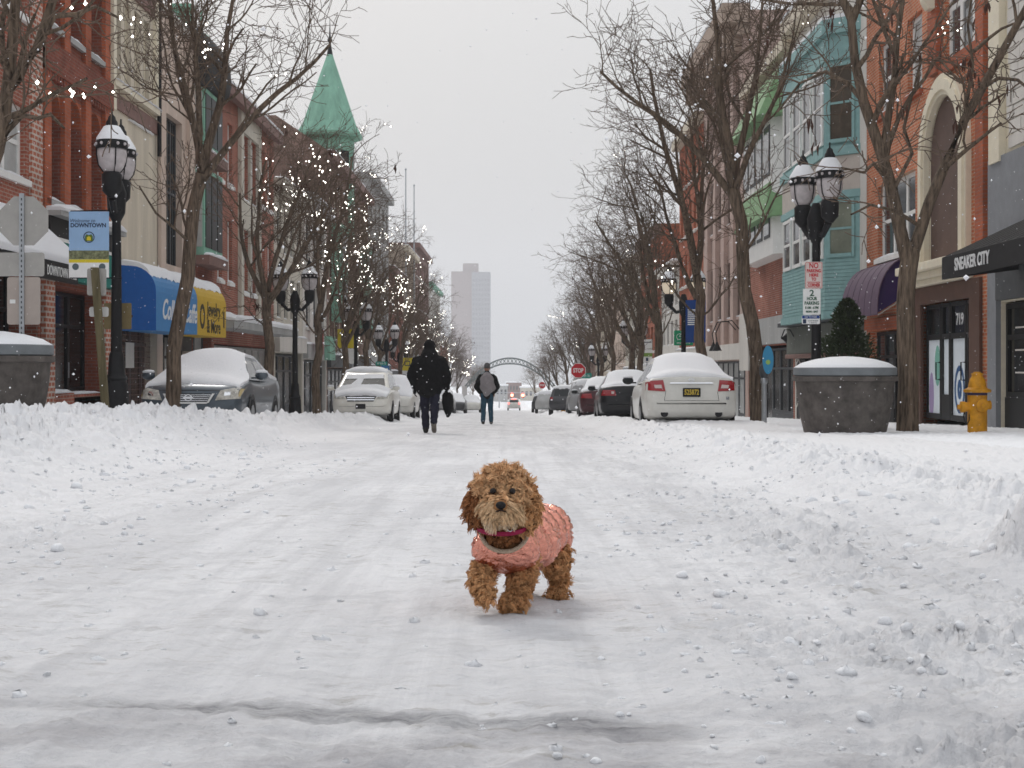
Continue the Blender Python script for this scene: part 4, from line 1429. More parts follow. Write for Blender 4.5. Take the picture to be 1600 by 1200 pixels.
def _norm(v):
    l = math.sqrt(v[0] ** 2 + v[1] ** 2 + v[2] ** 2) or 1e-9
    return (v[0] / l, v[1] / l, v[2] / l)
def _perp(d, rr):
    a = (rr.gauss(0, 1), rr.gauss(0, 1), rr.gauss(0, 1))
    k = a[0] * d[0] + a[1] * d[1] + a[2] * d[2]
    return _norm((a[0] - k * d[0], a[1] - k * d[1], a[2] - k * d[2]))

class TreeGen:
    def __init__(self, seed, rmin=.0055, dens=1.0, up=.10, maxz=11.0, pods=0.0, bias=(0, 0)):
        self.rr = random.Random(seed)
        self.trunk, self.limb, self.twig, self.pod = MB(), MB(), MB(), MB()
        self.bulbs = []
        self.rmin, self.dens, self.up, self.maxz, self.podp, self.bias = rmin, dens, up, maxz, pods, bias
    def path(self, p, d, ln, n, wig, up):
        rr = self.rr
        pts = [p]
        sl = ln / n
        for i in range(n):
            q = _perp(d, rr)
            k = wig * (0.6 + 0.8 * rr.random()) * (1 if i % 2 else -1)
            d = _norm((d[0] + q[0] * k + self.bias[0] * .04, d[1] + q[1] * k + self.bias[1] * .04, d[2] + q[2] * k + up))
            p = (p[0] + d[0] * sl, p[1] + d[1] * sl, p[2] + d[2] * sl)
            pts.append(p)
        return pts, d
    def branch(self, pts, r0, r1, depth):
        """emit a limb along pts and grow its children"""
        rr = self.rr
        n = len(pts) - 1
        rad = [max(self.rmin, r0 + (r1 - r0) * i / n) for i in range(n + 1)]
        sides = {0: 10, 1: 7, 2: 5, 3: 4}.get(depth, 3)
        (self.limb if depth <= 2 else self.twig).tube(pts, rad, sides, cap=depth <= 1)
        ln = sum(math.dist(pts[i], pts[i + 1]) for i in range(n))
        if depth >= 2:
            for i in range(n + 1):
                self.bulbs.append(pts[i])
        if depth >= 5:
            return
        if depth == 4 and rr.random() < self.podp:
            b = pts[-1]
            for k in range(rr.randint(1, 4)):
                a = rr.random() * 6.28
                c = (b[0] + .05 * math.cos(a), b[1] + .05 * math.sin(a), b[2] - .02)
                L_ = .14 + .1 * rr.random()
                e = .05 * rr.uniform(-1, 1)
                self.pod.tube([c, (c[0] + e, c[1] + e, c[2] - L_ * .5), (c[0] + e * .4, c[1] - e, c[2] - L_)], [.008, .022, .006], 5)
        cnt = {0: 5, 1: 7.5, 2: 6.5, 3: 5.5, 4: 3.2}[depth] * self.dens * (0.75 + 0.5 * rr.random())
        cnt = max(2, int(cnt * min(1.25, .55 + ln * {1: .16, 2: .32, 3: .6, 4: 1.1}.get(depth, .3))))
        for i in range(cnt):
            t = (.24 if depth < 2 else .16) + (.80 if depth < 2 else .86) * (i + rr.random()) / cnt
            t = min(t, 1.0)
            f = t * n
            k = min(int(f), n - 1)
            u = f - k
            a, b = pts[k], pts[k + 1]
            p = (a[0] + (b[0] - a[0]) * u, a[1] + (b[1] - a[1]) * u, a[2] + (b[2] - a[2]) * u)
            d = _norm((b[0] - a[0], b[1] - a[1], b[2] - a[2]))
            q = _perp(d, rr)
            ang = R(rr.uniform(28, 62))
            nd = _norm((d[0] * math.cos(ang) + q[0] * math.sin(ang), d[1] * math.cos(ang) + q[1] * math.sin(ang), d[2] * math.cos(ang) + q[2] * math.sin(ang)))
            cl = {1: 2.0, 2: 1.15, 3: .62, 4: .30}.get(depth, 2.4) * rr.uniform(.6, 1.25) * (1.08 - .5 * t * (depth < 3))
            if p[2] > self.maxz - 1.2:
                cl *= .7
            rc = rad[k] * rr.uniform(.42, .62)
            ns = {1: 6, 2: 5, 3: 4, 4: 3}.get(depth, 5)
            pp, _ = self.path(p, nd, cl, ns, {1: .17, 2: .20, 3: .24, 4: .25}.get(depth, .15), self.up * (1.0 if depth < 3 else .6))
            self.branch(pp, max(rc, self.rmin * 1.1), max(rc * .45, self.rmin), depth + 1)
    def standard(self, h0=2.7, r=.15, nl=5, ln=3.6, lean=(0, 0), spread=(18, 46)):
        rr = self.rr
        n = 7
        pts = [(lean[0] * (i / n) ** 1.3 + .05 * math.sin(i * 1.7 + r * 50), lean[1] * (i / n) + .04 * math.cos(i * 2.1), h0 * i / n) for i in range(n + 1)]
        self.trunk.tube([(0, 0, -.35)] + pts, [r * 1.2, r * 1.08] + [r * (1 - .03 * i) for i in range(1, n + 1)], 12)
        top = pts[-1]
        a0 = rr.random() * 6.28
        for k in range(nl):
            az = a0 + 6.283 * k / nl + rr.uniform(-.35, .35)
            el = R(rr.uniform(*spread)) if k else R(rr.uniform(4, 14))
            d = _norm((math.sin(el) * math.cos(az) + self.bias[0] * .35, math.sin(el) * math.sin(az) + self.bias[1] * .35, math.cos(el)))
            l_ = ln * rr.uniform(.85, 1.15) * (1.25 if k == 0 else 1)
            p = (top[0], top[1], top[2] - (0 if k == 0 else rr.random() * .55))
            pp, _ = self.path(p, d, l_, 8, .11, .07)
            rl = r * rr.uniform(.42, .62) * (1.15 if k == 0 else 1)
            self.branch(pp, rl, rl * .32, 1)
        # a few small side shoots lower down
        for k in range(2):
            az = rr.random() * 6.28
            p = (pts[5][0], pts[5][1], pts[5][2])
            pp, _ = self.path(p, _norm((math.cos(az), math.sin(az), .55)), 1.7, 5, .18, .05)
            self.branch(pp, r * .22, r * .1, 2)
        return self
    def meshes(self):
        out = [self.trunk.data('trunk', M_BARK, True)]
        o = len(self.limb.v)
        crown = MB()
        crown.v = self.limb.v + self.twig.v
        crown.f = self.limb.f + [tuple(i + o for i in f) for f in self.twig.f]
        crown.m = [0] * len(self.limb.f) + [1] * len(self.twig.f)
        out.append(crown.data('crown', [M_BARK, M_TWIG], True))
        out.append(self.pod.data('seed_pods', M_POD, True) if self.pod.v else None)
        return out

def tree_thing(meshes, loc, rz, label, group, scale=1.0):
    t = thing('street_tree', label, 'tree', loc, rz, group)
    t.scale = (scale,) * 3
    put('trunk', meshes[0], t)
    put('crown', meshes[1], t)
    if meshes[2]:
        tag(put('seed_pods', meshes[2], t), kind='stuff')
    return t

def lights_on(gen, t, n, label, size=.019, seed=1, zmin=2.0):
    rr = random.Random(seed)
    pool = [p for p in gen.bulbs if p[2] > zmin]
    mb = MB()
    M_ = Matrix.Translation(t.location) @ Matrix.Rotation(t.rotation_euler.z, 4, 'Z') @ Matrix.Scale(t.scale[0], 4)
    i = 0
    # bulbs run in short strings along neighbouring branches
    while i < n:
        k = rr.randrange(len(pool))
        for j in range(rr.randint(3, 9)):
            p = M_ @ Vector(pool[(k + j * 2) % len(pool)])
            s = size * rr.uniform(.7, 1.15)
            p = p + Vector((rr.uniform(-.03, .03), rr.uniform(-.03, .03), rr.uniform(-.03, .02)))
            o = [(s, 0, 0), (-s, 0, 0), (0, s, 0), (0, -s, 0), (0, 0, s * 1.2), (0, 0, -s * 1.2)]
            mb.add([tuple(p + Vector(q)) for q in o], [(0, 2, 4), (2, 1, 4), (1, 3, 4), (3, 0, 4), (2, 0, 5), (1, 2, 5), (3, 1, 5), (0, 3, 5)])
            i += 1
    c = Vector(t.location)
    o = MB()
    o.v = [tuple(Vector(v) - c) for v in mb.v]
    o.f, o.m = mb.f, mb.m
    ob = o.build('string_lights', M_BULB, None, smooth=True, loc=c)
    tag(ob, label, 'string lights', 'strings of lit bulbs in the bare trees', 'stuff')
    return ob

# --- hand-shaped near tree on the right (its big forked trunk carries hanging pods)
def px3(px, py, Z):
    return ((px - 800) * Z / FPX, Z, CAMH + (575 - py) * Z / FPX)
def near_right_tree():
    Z = 22.6
    gz = ground_z(6.15, Z)
    base = Vector(((1417 - 800) * Z / FPX, Z, gz))
    gen = TreeGen(11, rmin=.007, dens=.56, up=.0, maxz=9.5, pods=.13)
    def P(px, py, dz=0):
        v = Vector(px3(px, py, Z + dz)) - base
        return tuple(v)
    tr = [(0, 0, -.3), P(1418, 672), P(1419, 600), P(1416, 530), P(1415, 470), P(1417, 440), P(1420, 415), P(1424, 396), P(1428, 380)]
    gen.trunk.tube(tr, [.21, .175, .155, .145, .14, .138, .14, .13, .09], 14)
    B = gen.branch
    B([P(1420, 415), P(1407, 360), P(1392, 290), P(1376, 235), P(1350, 160), P(1336, 95), P(1330, 30), P(1300, -40), P(1285, -90)], .115, .05, 1)
    B([P(1330, 35), P(1348, -10), P(1372, -60), P(1380, -110, -.4)], .07, .03, 2)
    B([P(1380, 245), P(1387, 190), P(1397, 130), P(1402, 60), P(1412, -10), P(1408, -80, -.3)], .07, .03, 1)
    B([P(1399, 90), P(1380, 45), P(1362, -5), P(1350, -60)], .04, .02, 2)
    B([P(1421, 412), P(1438, 362), P(1452, 318), P(1478, 255), P(1505, 190), P(1540, 128), P(1575, 65), P(1610, 0, -.2), P(1640, -60, -.4)], .105, .045, 1)
    B([P(1505, 190), P(1512, 150), P(1520, 100), P(1512, 40), P(1520, -20)], .035, .016, 2)
    B([P(1530, 140), P(1560, 122, -.3), P(1590, 125, -.5), P(1620, 150, -.8)], .04, .02, 2)
    B([P(1522, 80), P(1545, 60, .2), P(1565, 45, .4), P(1600, 30, .6)], .035, .018, 2)
    B([P(1440, 355), P(1400, 330, -.5), P(1360, 320, -1.0), P(1330, 335, -1.5)], .035, .015, 2)
    B([P(1395, 300), P(1425, 240, -.4), P(1412, 200, -.6), P(1440, 92, -.8), P(1470, 95, -.9), P(1500, 130, -1.1)], .035, .014, 2)
    B([P(1350, 160), P(1325, 130, .3), P(1290, 112, .6), P(1250, 130, .9), P(1215, 175, 1.2)], .045, .016, 2)
    B([P(1392, 290), P(1365, 255, -.6), P(1350, 270, -1), P(1315, 262, -1.6)], .035, .014, 2)
    t = tree_thing(gen.meshes(), base, 0, 'forked bare tree hung with dark seed pods beside the orange hydrant', 'bare street trees')
    return gen, t
gen0, tr0 = near_right_tree()
lights_on(gen0, tr0, 12, 'few lit bulbs in the forked pod-hung tree by the hydrant', .018, 3)

# --- near left tree mostly outside the frame: big limb crossing the red brick fronts
def near_left_tree():
    Z = 16.8
    gz = ground_z(-6.4, Z)
    base = Vector((-6.45, Z, gz))
    gen = TreeGen(23, rmin=.007, dens=.55, up=.02, maxz=8.0)
    def P(px, py, dz=0):
        return tuple(Vector(px3(px, py, Z + dz)) - base)
    gen.trunk.tube([(0, 0, -.3), (0, 0, .05), (.03, 0, 1.2), (.05, 0, 2.2), P(-45, 330)], [.24, .2, .17, .16, .155], 12)
    B = gen.branch
    B([P(-45, 335), P(-22, 280), P(-5, 235), P(6, 180), P(14, 120), P(20, 60), P(24, 0), P(30, -60)], .10, .05, 1)
    B([P(-15, 250), P(5, 165), P(30, 120), P(58, 75), P(72, 30), P(88, -20), P(100, -70)], .075, .035, 1)
    B([P(-25, 285), P(10, 205), P(35, 180), P(60, 185, -.2), P(78, 178, -.4), P(100, 200, -.6)], .045, .015, 2)
    B([P(58, 75), P(85, 25, .2), P(120, 22, .4), P(150, 10, .6), P(190, 30, .9)], .045, .015, 2)
    B([P(-45, 330), P(-70, 260), P(-90, 180), P(-100, 100), P(-105, 20)], .09, .04, 1)
    t = tree_thing(gen.meshes(), base, 0, 'bare tree at the left edge reaching a lit limb over the red brick fronts', 'bare street trees')
    return gen, t
gen1, tr1 = near_left_tree()
lights_on(gen1, tr1, 55, 'bright bulbs along the limb that crosses the red brick fronts', .024, 5, 3.0)

# --- generated trees
GEN = []
for i, (seed, ln, h0, r, nl, sp) in enumerate(((101, 3.5, 3.5, .15, 5, (16, 40)), (202, 3.3, 3.3, .145, 6, (20, 48)), (303, 3.6, 3.6, .145, 5, (16, 42)), (404, 3.4, 3.2, .14, 6, (18, 46)), (515, 3.3, 4.5, .145, 5, (14, 38)))):
    gq = TreeGen(seed, rmin=.0056, dens=.71, up=.055, maxz=9.8, pods=.03 if i % 2 else 0, bias=(.55, 0)).standard(h0, r, nl, ln, lean=((.2, -.1, .2, .1, .55)[i], .1), spread=sp)
    GEN.append((gq, gq.meshes()))
# bias +x leans over the street on the left side; on the right side the tree is turned round by pi
GR = 'bare street trees'
left_trees = [(266, 26.5, 4, .0, 'bare tree rising behind the snow-covered dark grey sedan', 60, 1.0),
              (421, 37.5, 1, -.2, 'bare tree right of the grey sedan, its crown lit with bulbs', 150, 1.0),
              (493, 46, 2, .5, 'slightly leaning bare lit tree left of the white minivan', 190, 1.0),
              (537, 55, 3, .1, 'bare lit tree just behind the white minivan', 190, .98),
              (571, 64, 0, .9, 'bare lit tree by the yellow lamp banner', 170, .95),
              (598, 74, 1, .6, 'bare lit tree ahead of the brown shop row on the left', 150, .95),
              (622, 85, 2, -.4, 'bare lit tree left of the black-coated walker, nearer one', 140, .95),
              (641, 97, 3, .2, 'bare lit tree left of the black-coated walker, farther one', 120, .92),
              (663, 112, 0, -.5, 'bare lit tree behind the black-coated walker', 120, .92),
              (683, 128, 1, .4, 'bare lit tree in front of the hazy tower block', 110, .95),
              (700, 150, 2, .2, 'smaller bare lit tree below the hazy tower', 80, .9),
              (714, 175, 3, .3, 'far bare tree left of the street arch', 40, .9)]
for i, (px, Z, k, rz, lab, nb, sc_) in enumerate(left_trees):
    X = (px - 800) * Z / FPX
    t = tree_thing(GEN[k][1], (X, Z, ground_z(X, Z)), rz, lab, GR, sc_)
    if nb:
        lights_on(GEN[k][0], t, int(nb * .62), 'lit bulbs strung in the ' + lab[:60].replace(', its crown lit with bulbs', ''), .017 + .00013 * Z, 40 + i, 3.0)
right_trees = [(1187, 30.8, 4, 3.3, 'bare tree with a blue meter tag beside the white sedan', 8, 1.12),
               (1100, 38.5, 2, 3.3, 'bare tree beside the blue lamp banner', 10, 1.08),
               (1036, 48, 0, 2.7, 'bare tree right behind the roof of the white sedan', 14, 1.05),
               (1002, 57, 3, 3.6, 'bare tree behind the black sedan', 16, 1.0),
               (986, 65, 1, 2.5, 'bare tree behind the white and green sign panel', 16, 1.0),
               (962, 75, 2, 3.1, 'bare tree behind the dark red parked car', 25, .98),
               (941, 87, 0, 3.9, 'bare tree right of the nearer stop sign', 25, .98),
               (922, 100, 3, 2.9, 'bare tree just left of the nearer stop sign', 25, .98),
               (904, 116, 1, 3.4, 'bare tree behind the dark parked sport utility car', 20, .95),
               (889, 136, 2, 2.6, 'far bare tree between the two stop signs', 12, .95),
               (873, 160, 0, 3.2, 'far bare tree behind the small stop sign', 0, .95),
               (858, 190, 3, 3.5, 'farthest bare tree at the right foot of the street arch', 0, 1.0)]
for i, (px, Z, k, rz, lab, nb, sc_) in enumerate(right_trees):
    X = (px - 800) * Z / FPX
    t = tree_thing(GEN[k][1], (X, Z, ground_z(X, Z)), rz, lab, GR, sc_)
    if nb:
        lights_on(GEN[k][0], t, max(4, int(nb * .3)), 'few lit bulbs strung in the ' + lab, .016 + .00012 * Z, 80 + i, 3.0)
for i, (px, Z, k, lab) in enumerate(((740, 240, 1, 'hazy bare tree at the left foot of the street arch'), (752, 290, 2, 'faint bare tree beyond the street arch on the left'), (838, 260, 0, 'faint bare tree beyond the street arch on the right'))):
    X = (px - 800) * Z / FPX
    tree_thing(GEN[k][1], (X, Z, g(Z)), i * 1.3, lab, GR, 1.0)
# ------------------------------------------------------------------ street furniture
def rrect(w, h, r=.03, n=4):
    pts = []
    for cx, cy, a0 in ((w / 2 - r, h / 2 - r, 0), (-w / 2 + r, h / 2 - r, 90), (-w / 2 + r, -h / 2 + r, 180), (w / 2 - r, -h / 2 + r, 270)):
        for i in range(n + 1):
            a = R(a0 + 90 * i / n)
            pts.append((cx + r * math.cos(a), cy + r * math.sin(a)))
    return pts
FR = lambda u, v, d: (u, d, v)
def plate(name, w, h, m, parent, x, z, y=0.0, th=.006, r=.03, poly=None):
    """flat sign facing down the street towards the camera; x, z centre in the parent's frame, front face at y"""
    mb = MB()
    mb.prism(poly or rrect(w, h, r), 0, th, FR)
    return mb.build(name, m, parent, loc=(x, y, z))
def ltext(s, size, m, parent, z=0.0, x=0.0, y=-.002, **k):
    """lettering on a plate; coordinates in the plate's frame"""
    cu_loc = Vector((x, y, z))
    p = parent
    v = Vector(cu_loc)
    while p:
        v += p.location
        p = p.parent
    return text('lettering', s, size, m, parent, v, face='F', extrude=.0015, **k)
M_IRON = mat('black_iron', (.012, .012, .013), .5, .0, var=.25, vscale=12)
M_GLOBE = mat('frosted_globe', (.46, .42, .42), .25, var=.2, vscale=9)
M_GLOBEW = mat('warm_lit_globe', (.75, .68, .58), .3, emit=(1, .78, .5), estr=.3)
M_SRED = mat('sign_red', (.50, .02, .03), .5)
M_SWHITE = mat('sign_face_white', (.78, .78, .76), .5, var=.06, vscale=8)
M_SGREEN = mat('sign_green', (.0, .20, .10), .5)
M_SBLUE = mat('sign_blue', (.012, .055, .23), .5, var=.1, vscale=4)
M_SYEL = mat('banner_yellow', (.68, .55, .04), .6)
M_WOODP = mat('weathered_post', (.12, .10, .055), .85, var=.4, vscale=10, streak=True)
M_GPOST = mat('green_post', (.015, .06, .045), .5)

def make_lamp(loc, rz, label, group, lit=False, h=4.6):
    t = thing('street_lamp', label, 'street lamp', loc, rz, group)
    MB().lathe([(.21, -.3), (.21, .12), (.19, .16), (.17, .5), (.15, .56), (.17, .6), (.13, .66), (.11, .95), (.09, 1.0)], 14).build('base', M_IRON, t, smooth=40)
    hp = h - 1.0
    MB().lathe([(.085, 1.0), (.075, hp * .6), (.062, hp - .2), (.09, hp - .15), (.09, hp - .1), (.05, hp - .05), (.05, hp)], 12).build('pole', M_IRON, t, smooth=40)
    a = MB()
    a.lathe([(.07, hp - .62), (.13, hp - .5), (.15, hp - .2), (.10, hp - .05), (.06, hp + .05)], 12)
    for s in (-1, 1):
        a.tube([(0, 0, hp - .45), (0, s * .22, hp - .5), (0, s * .4, hp - .33), (0, s * .45, hp - .05)], [.045, .05, .06, .10], 8)
        a.lathe([(.05, hp - .32), (.14, hp - .22), (.15, hp + .02), (.12, hp + .06)], 12, (0, s * .45, 0))
    a.build('arm', M_IRON, t, smooth=40)
    for s in (-1, 1):
        c = (0, s * .45, 0)
        l_ = MB()
        l_.lathe([(.225, hp + .40), (.235, hp + .43), (.235, hp + .50), (.215, hp + .52), (.20, hp + .54), (.09, hp + .74), (.085, hp + .80), (.06, hp + .84), (.05, hp + .88), (.015, hp + .92), (.012, hp + 1.0)], 16, c)
        for j in range(4):
            an = j * math.pi / 2 + .4
            rr_ = [(.13, .06), (.2, .16), (.225, .3), (.228, .42)]
            l_.tube([(q * math.cos(an), c[1] + q * math.sin(an), hp + z) for q, z in rr_], .010, 5)
        lo = l_.build('lantern', M_IRON, t, smooth=40)
        MB().lathe([(.115, hp + .06), (.17, hp + .13), (.205, hp + .22), (.217, hp + .32), (.21, hp + .40)], 16, c).build('globe', M_GLOBEW if lit else M_GLOBE, lo, smooth=True)
        MB().lathe([(.232, hp + .525), (.225, hp + .56), (.12, hp + .73), (.095, hp + .745)], 16, c).build('snow', M_SNOW, lo, smooth=60)
        rg = MB()
        for j in range(12):
            an = j * math.pi / 6
            rg.ball((.236 * math.cos(an), c[1] + .236 * math.sin(an), hp + .465), .026, 6, 4)
        tag(rg.build('glass_stud', M_GLOBE, lo, smooth=True), kind='stuff')
    return t
def gpos(px, Z, extra=0.0):
    X = (px - 800) * Z / FPX
    return (X, Z, ground_z(X, Z) + extra)
GL = 'black twin-lantern street lamps'
lamp1 = make_lamp(gpos(182, 21.8), .12, 'black twin-lantern street lamp beside the Downtown banner', GL)
lampR = make_lamp((5.09, 24.1, ground_z(5.09, 24.1)), .3, 'twin-lantern street lamp carrying the no-parking signs', GL, h=4.75)
lampW = make_lamp(gpos(1068, 43.5), 1.2, 'twin-lantern street lamp with the big blue banner', GL, lit=True, h=4.75)
lamp2 = dup(lamp1, gpos(461, 41.5), 1.3, 'black twin-lantern street lamp left of the yellow banner sign')
for px, Z, lab in ((556, 56, 'street lamp just right of the yellow lamp banner by the minivan'), (604, 71, 'street lamp with pale lanterns left of the black-coated walker'), (624, 88, 'street lamp holding the small farther yellow banner'), (643, 110, 'far street lamp half hidden behind the black-coated walker')):
    dup(lamp1, gpos(px, Z), 1.2 if Z > 50 else .6, lab)
for px, Z, lab in ((990, 66, 'far right street lamp behind the black sedan'), (935, 92, 'farthest right street lamp near the nearer stop sign')):
    dup(lamp1, gpos(px, Z), 1.1, lab)

# Downtown banner on the lamp (kept as its own thing hanging from the pole)
Zb = 21.6
t = thing('banner', 'pale blue Downtown welcome banner hanging from the left street lamp', 'banner', ((139 - 800) * Zb / FPX, Zb, CAMH + (575 - 382) * Zb / FPX))
W_, H_ = .60, .99
bb = plate('banner_cloth', W_, H_, mat('banner_blue', (.30, .46, .68), .6, var=.1, vscale=2), t, 0, 0, r=.004)
photo = plate('printed_photo', W_, .13, mat('printed_town', (.17, .18, .10), .7, var=.8, vscale=16), bb, 0, -.155, -.003, r=.002)
plate('yellow_stripe', W_, .05, M_SYEL, bb, 0, -.248, -.003, r=.002)
wp = plate('white_panel', W_, .222, M_SWHITE, bb, 0, -.384, -.003, r=.002)
M_INK = mat('dark_ink', (.03, .045, .09), .6)
ltext('Welcome to', .075, M_INK, bb, .355, -.10, shear=.3)
ltext('DOWNTOWN', .085, M_INK, bb, .285, -.01, bold=.003, width=.53)
cr = MB()
for j in range(20):
    a0, a1 = 2 * math.pi * j / 20, 2 * math.pi * (j + 1) / 20
    cr.prism([(r * math.cos(a), r * math.sin(a)) for r, a in ((.085, a0), (.085, a1), (.0705, a1), (.0705, a0))], 0, .003, FR)
cr.build('crest_ring', M_INK, bb, loc=(0, -.003, .11))
cr = MB().prism([(-.055, -.06), (.055, -.06), (.06, .01), (.035, .045), (0, .03), (-.035, .045), (-.06, .01)], 0, .003, FR)
cr.build('crest', mat('crest_green', (.10, .16, .03), .6), bb, loc=(0, -.004, .11))
MB().prism([(-.03, -.045), (.03, -.045), (.03, .0), (0, .02), (-.03, .0)], 0, .003, FR).build('crest_house', M_SYEL, bb, loc=(0, -.007, .105))
for dx, mm in ((-.2, mat('seal_grey', (.10, .13, .14), .6)), (.2, MATS['seal_grey'])):
    MB().prism([(.05 * math.cos(k * .3927), .05 * math.sin(k * .3927)) for k in range(16)], 0, .003, FR).build('seal', mm, wp, loc=(dx, -.003, .05))
br = MB()
br.tube([(-.28, .01, .5), (.48, .05, .52)], .012, 6)
br.tube([(-.28, .01, -.5), (.48, .05, -.5)], .012, 6)
br.build('bracket_arm', M_IRON, t)
# brown sign back on the same pole
Zs = 21.95
t = thing('blank_sign', 'blank tan back of a sign on the left lamp post over blue awning', 'sign', ((186 - 800) * Zs / FPX, Zs, CAMH + (575 - 494) * Zs / FPX))
plate('sign_panel', .42, .40, mat('tan_sign_back', (.20, .155, .075), .7, var=.15), t, -.02, 0, r=.02)
MB().box(-.2, .2, .007, .03, -.02, .02).build('clamp', M_IRON, t)

# leaning wooden post with two small blank sign backs
t = thing('sign_post', 'leaning weathered wooden post with two small blank sign backs', 'sign post', gpos(166, 20.2))
hp = CAMH + (575 - 418) * 20.2 / FPX - t.location.z
dx = (148 - 166) * 20.2 / FPX
def post_x(z): return dx * z / hp
MB().loft([[(post_x(z) + sx * .05, sy * .035, z) for sx, sy in ((-1, -1), (1, -1), (1, 1), (-1, 1))] for z in (-.3, hp * .5, hp)]).build('post', M_WOODP, t)
z = hp - .20
plate('sign_panel', .27, .38, M_ALU, t, post_x(z), z, .04)
z = hp - .62
plate('sign_panel', .27, .14, mat('pale_sign_back', (.55, .55, .53), .5), t, post_x(z), z, .04)

# back of a stop sign with plates, left edge
Zs = 18.2
t = thing('stop_sign', 'grey back of an octagonal stop sign with two plates below', 'sign', gpos(34, Zs))
zt = lambda py: CAMH + (575 - py) * Zs / FPX - t.location.z
MB().box(-.03, .03, -.012, .012, -.4, zt(302)).build('post', M_STEEL, t)
h_ = MB()
for k in range(40):
    z = .3 + k * .065
    if z < zt(310): h_.box(-.008, .008, -.0145, -.0125, z, z + .03)
tag(h_.build('post_hole', M_DGREY, t), kind='stuff')
oc = [(.335 * math.cos(R(22.5 + 45 * k)), .335 * math.sin(R(22.5 + 45 * k))) for k in range(8)]
plate('octagon', 0, 0, M_ALU, t, .02, zt(345), .014, poly=oc)
plate('plate', .62, .30, M_ALU, t, -.03, zt(413), .014)
plate('plate', .42, .60, mat('pinkish_sign_back', (.42, .36, .32), .6, var=.08), t, .02, zt(470), .014)
plate('sticker', .07, .05, M_SWHITE, t, -.12, zt(471), .010, th=.003, r=.005)

# planters
M_CONC = mat('dark_planter', (.10, .088, .080), .75, var=.5, vscale=4, bump=.15)
M_RIM = mat('planter_rim', (.17, .185, .195), .6, var=.15, vscale=5)
def planter(loc, label):
    t = thing('planter', label, 'planter', loc, 0, 'big round dark planters')
    MB().lathe([(.58, -.2), (.61, .0), (.675, .28), (.72, .55), (.74, .80), (.79, .815), (.79, .88), (.74, .885)], 40).build('bowl', M_CONC, t, smooth=35)
    MB().lathe([(.755, .886), (.775, .90), (.775, 1.005), (.76, 1.015), (.70, 1.015)], 40).build('rim', M_RIM, t, smooth=35)
    MB().lathe([(.765, 1.0), (.757, 1.02), (.65, 1.085), (.45, 1.14), (.22, 1.175), (.02, 1.185)], 40).build('snow', M_SNOW, t, smooth=60)
    return t
pl1 = planter(gpos(1320, 22.0, -.02), 'big round dark planter topped with snow beside the forked tree')
pl2 = dup(pl1, ((-6.22), 17.0, ground_z(-6.0, 17.0) - .12), 0, 'big round dark planter topped with snow at the left edge')

# evergreen in a pot behind the right planter
t = thing('evergreen_shrub', 'small dark cone-shaped evergreen behind the right planter', 'shrub', gpos(1322, 25.5))
MB().lathe([(.25, -.2), (.32, .45), (.36, .5), (.33, .5)], 16).build('pot', M_CONC, t, smooth=35)
MB().tube([(0, 0, .4), (0, 0, 1.0), (.02, 0, 2.1)], [.05, .04, .01], 6).build('trunk', M_BARK, t)
fr_ = np.random.RandomState(9)
n = 8500
hh = fr_.rand(n) ** .8
zc = .42 + 1.85 * hh
rad = (.66 * (1 - hh) ** .7 + .03) * np.sqrt(fr_.rand(n)) * (.85 + .35 * np.sin(zc * 9 + 3 * fr_.rand(n)))
az = fr_.rand(n) * 6.283
C = np.stack([rad * np.cos(az) + .02, rad * np.sin(az), zc], 1)
Dv = np.stack([np.cos(az), np.sin(az), .6 + .6 * fr_.rand(n)], 1) + .5 * fr_.randn(n, 3)
Dv /= np.linalg.norm(Dv, axis=1, keepdims=True)
Sd = np.cross(Dv, fr_.randn(n, 3))
Sd /= np.linalg.norm(Sd, axis=1, keepdims=True)
l_ = .05 + .05 * fr_.rand(n, 1)
w_ = .012 + .01 * fr_.rand(n, 1)
V = np.stack([C, C + Dv * l_ * .5 + Sd * w_, C + Dv * l_, C + Dv * l_ * .5 - Sd * w_], 1).reshape(-1, 3)
tag(put('foliage', np_mesh('foliage', V, np.arange(n * 4).reshape(n, 4), mat('evergreen_leaf', (.035, .05, .022), .7, var=.5, vscale=9), False), t), kind='stuff')

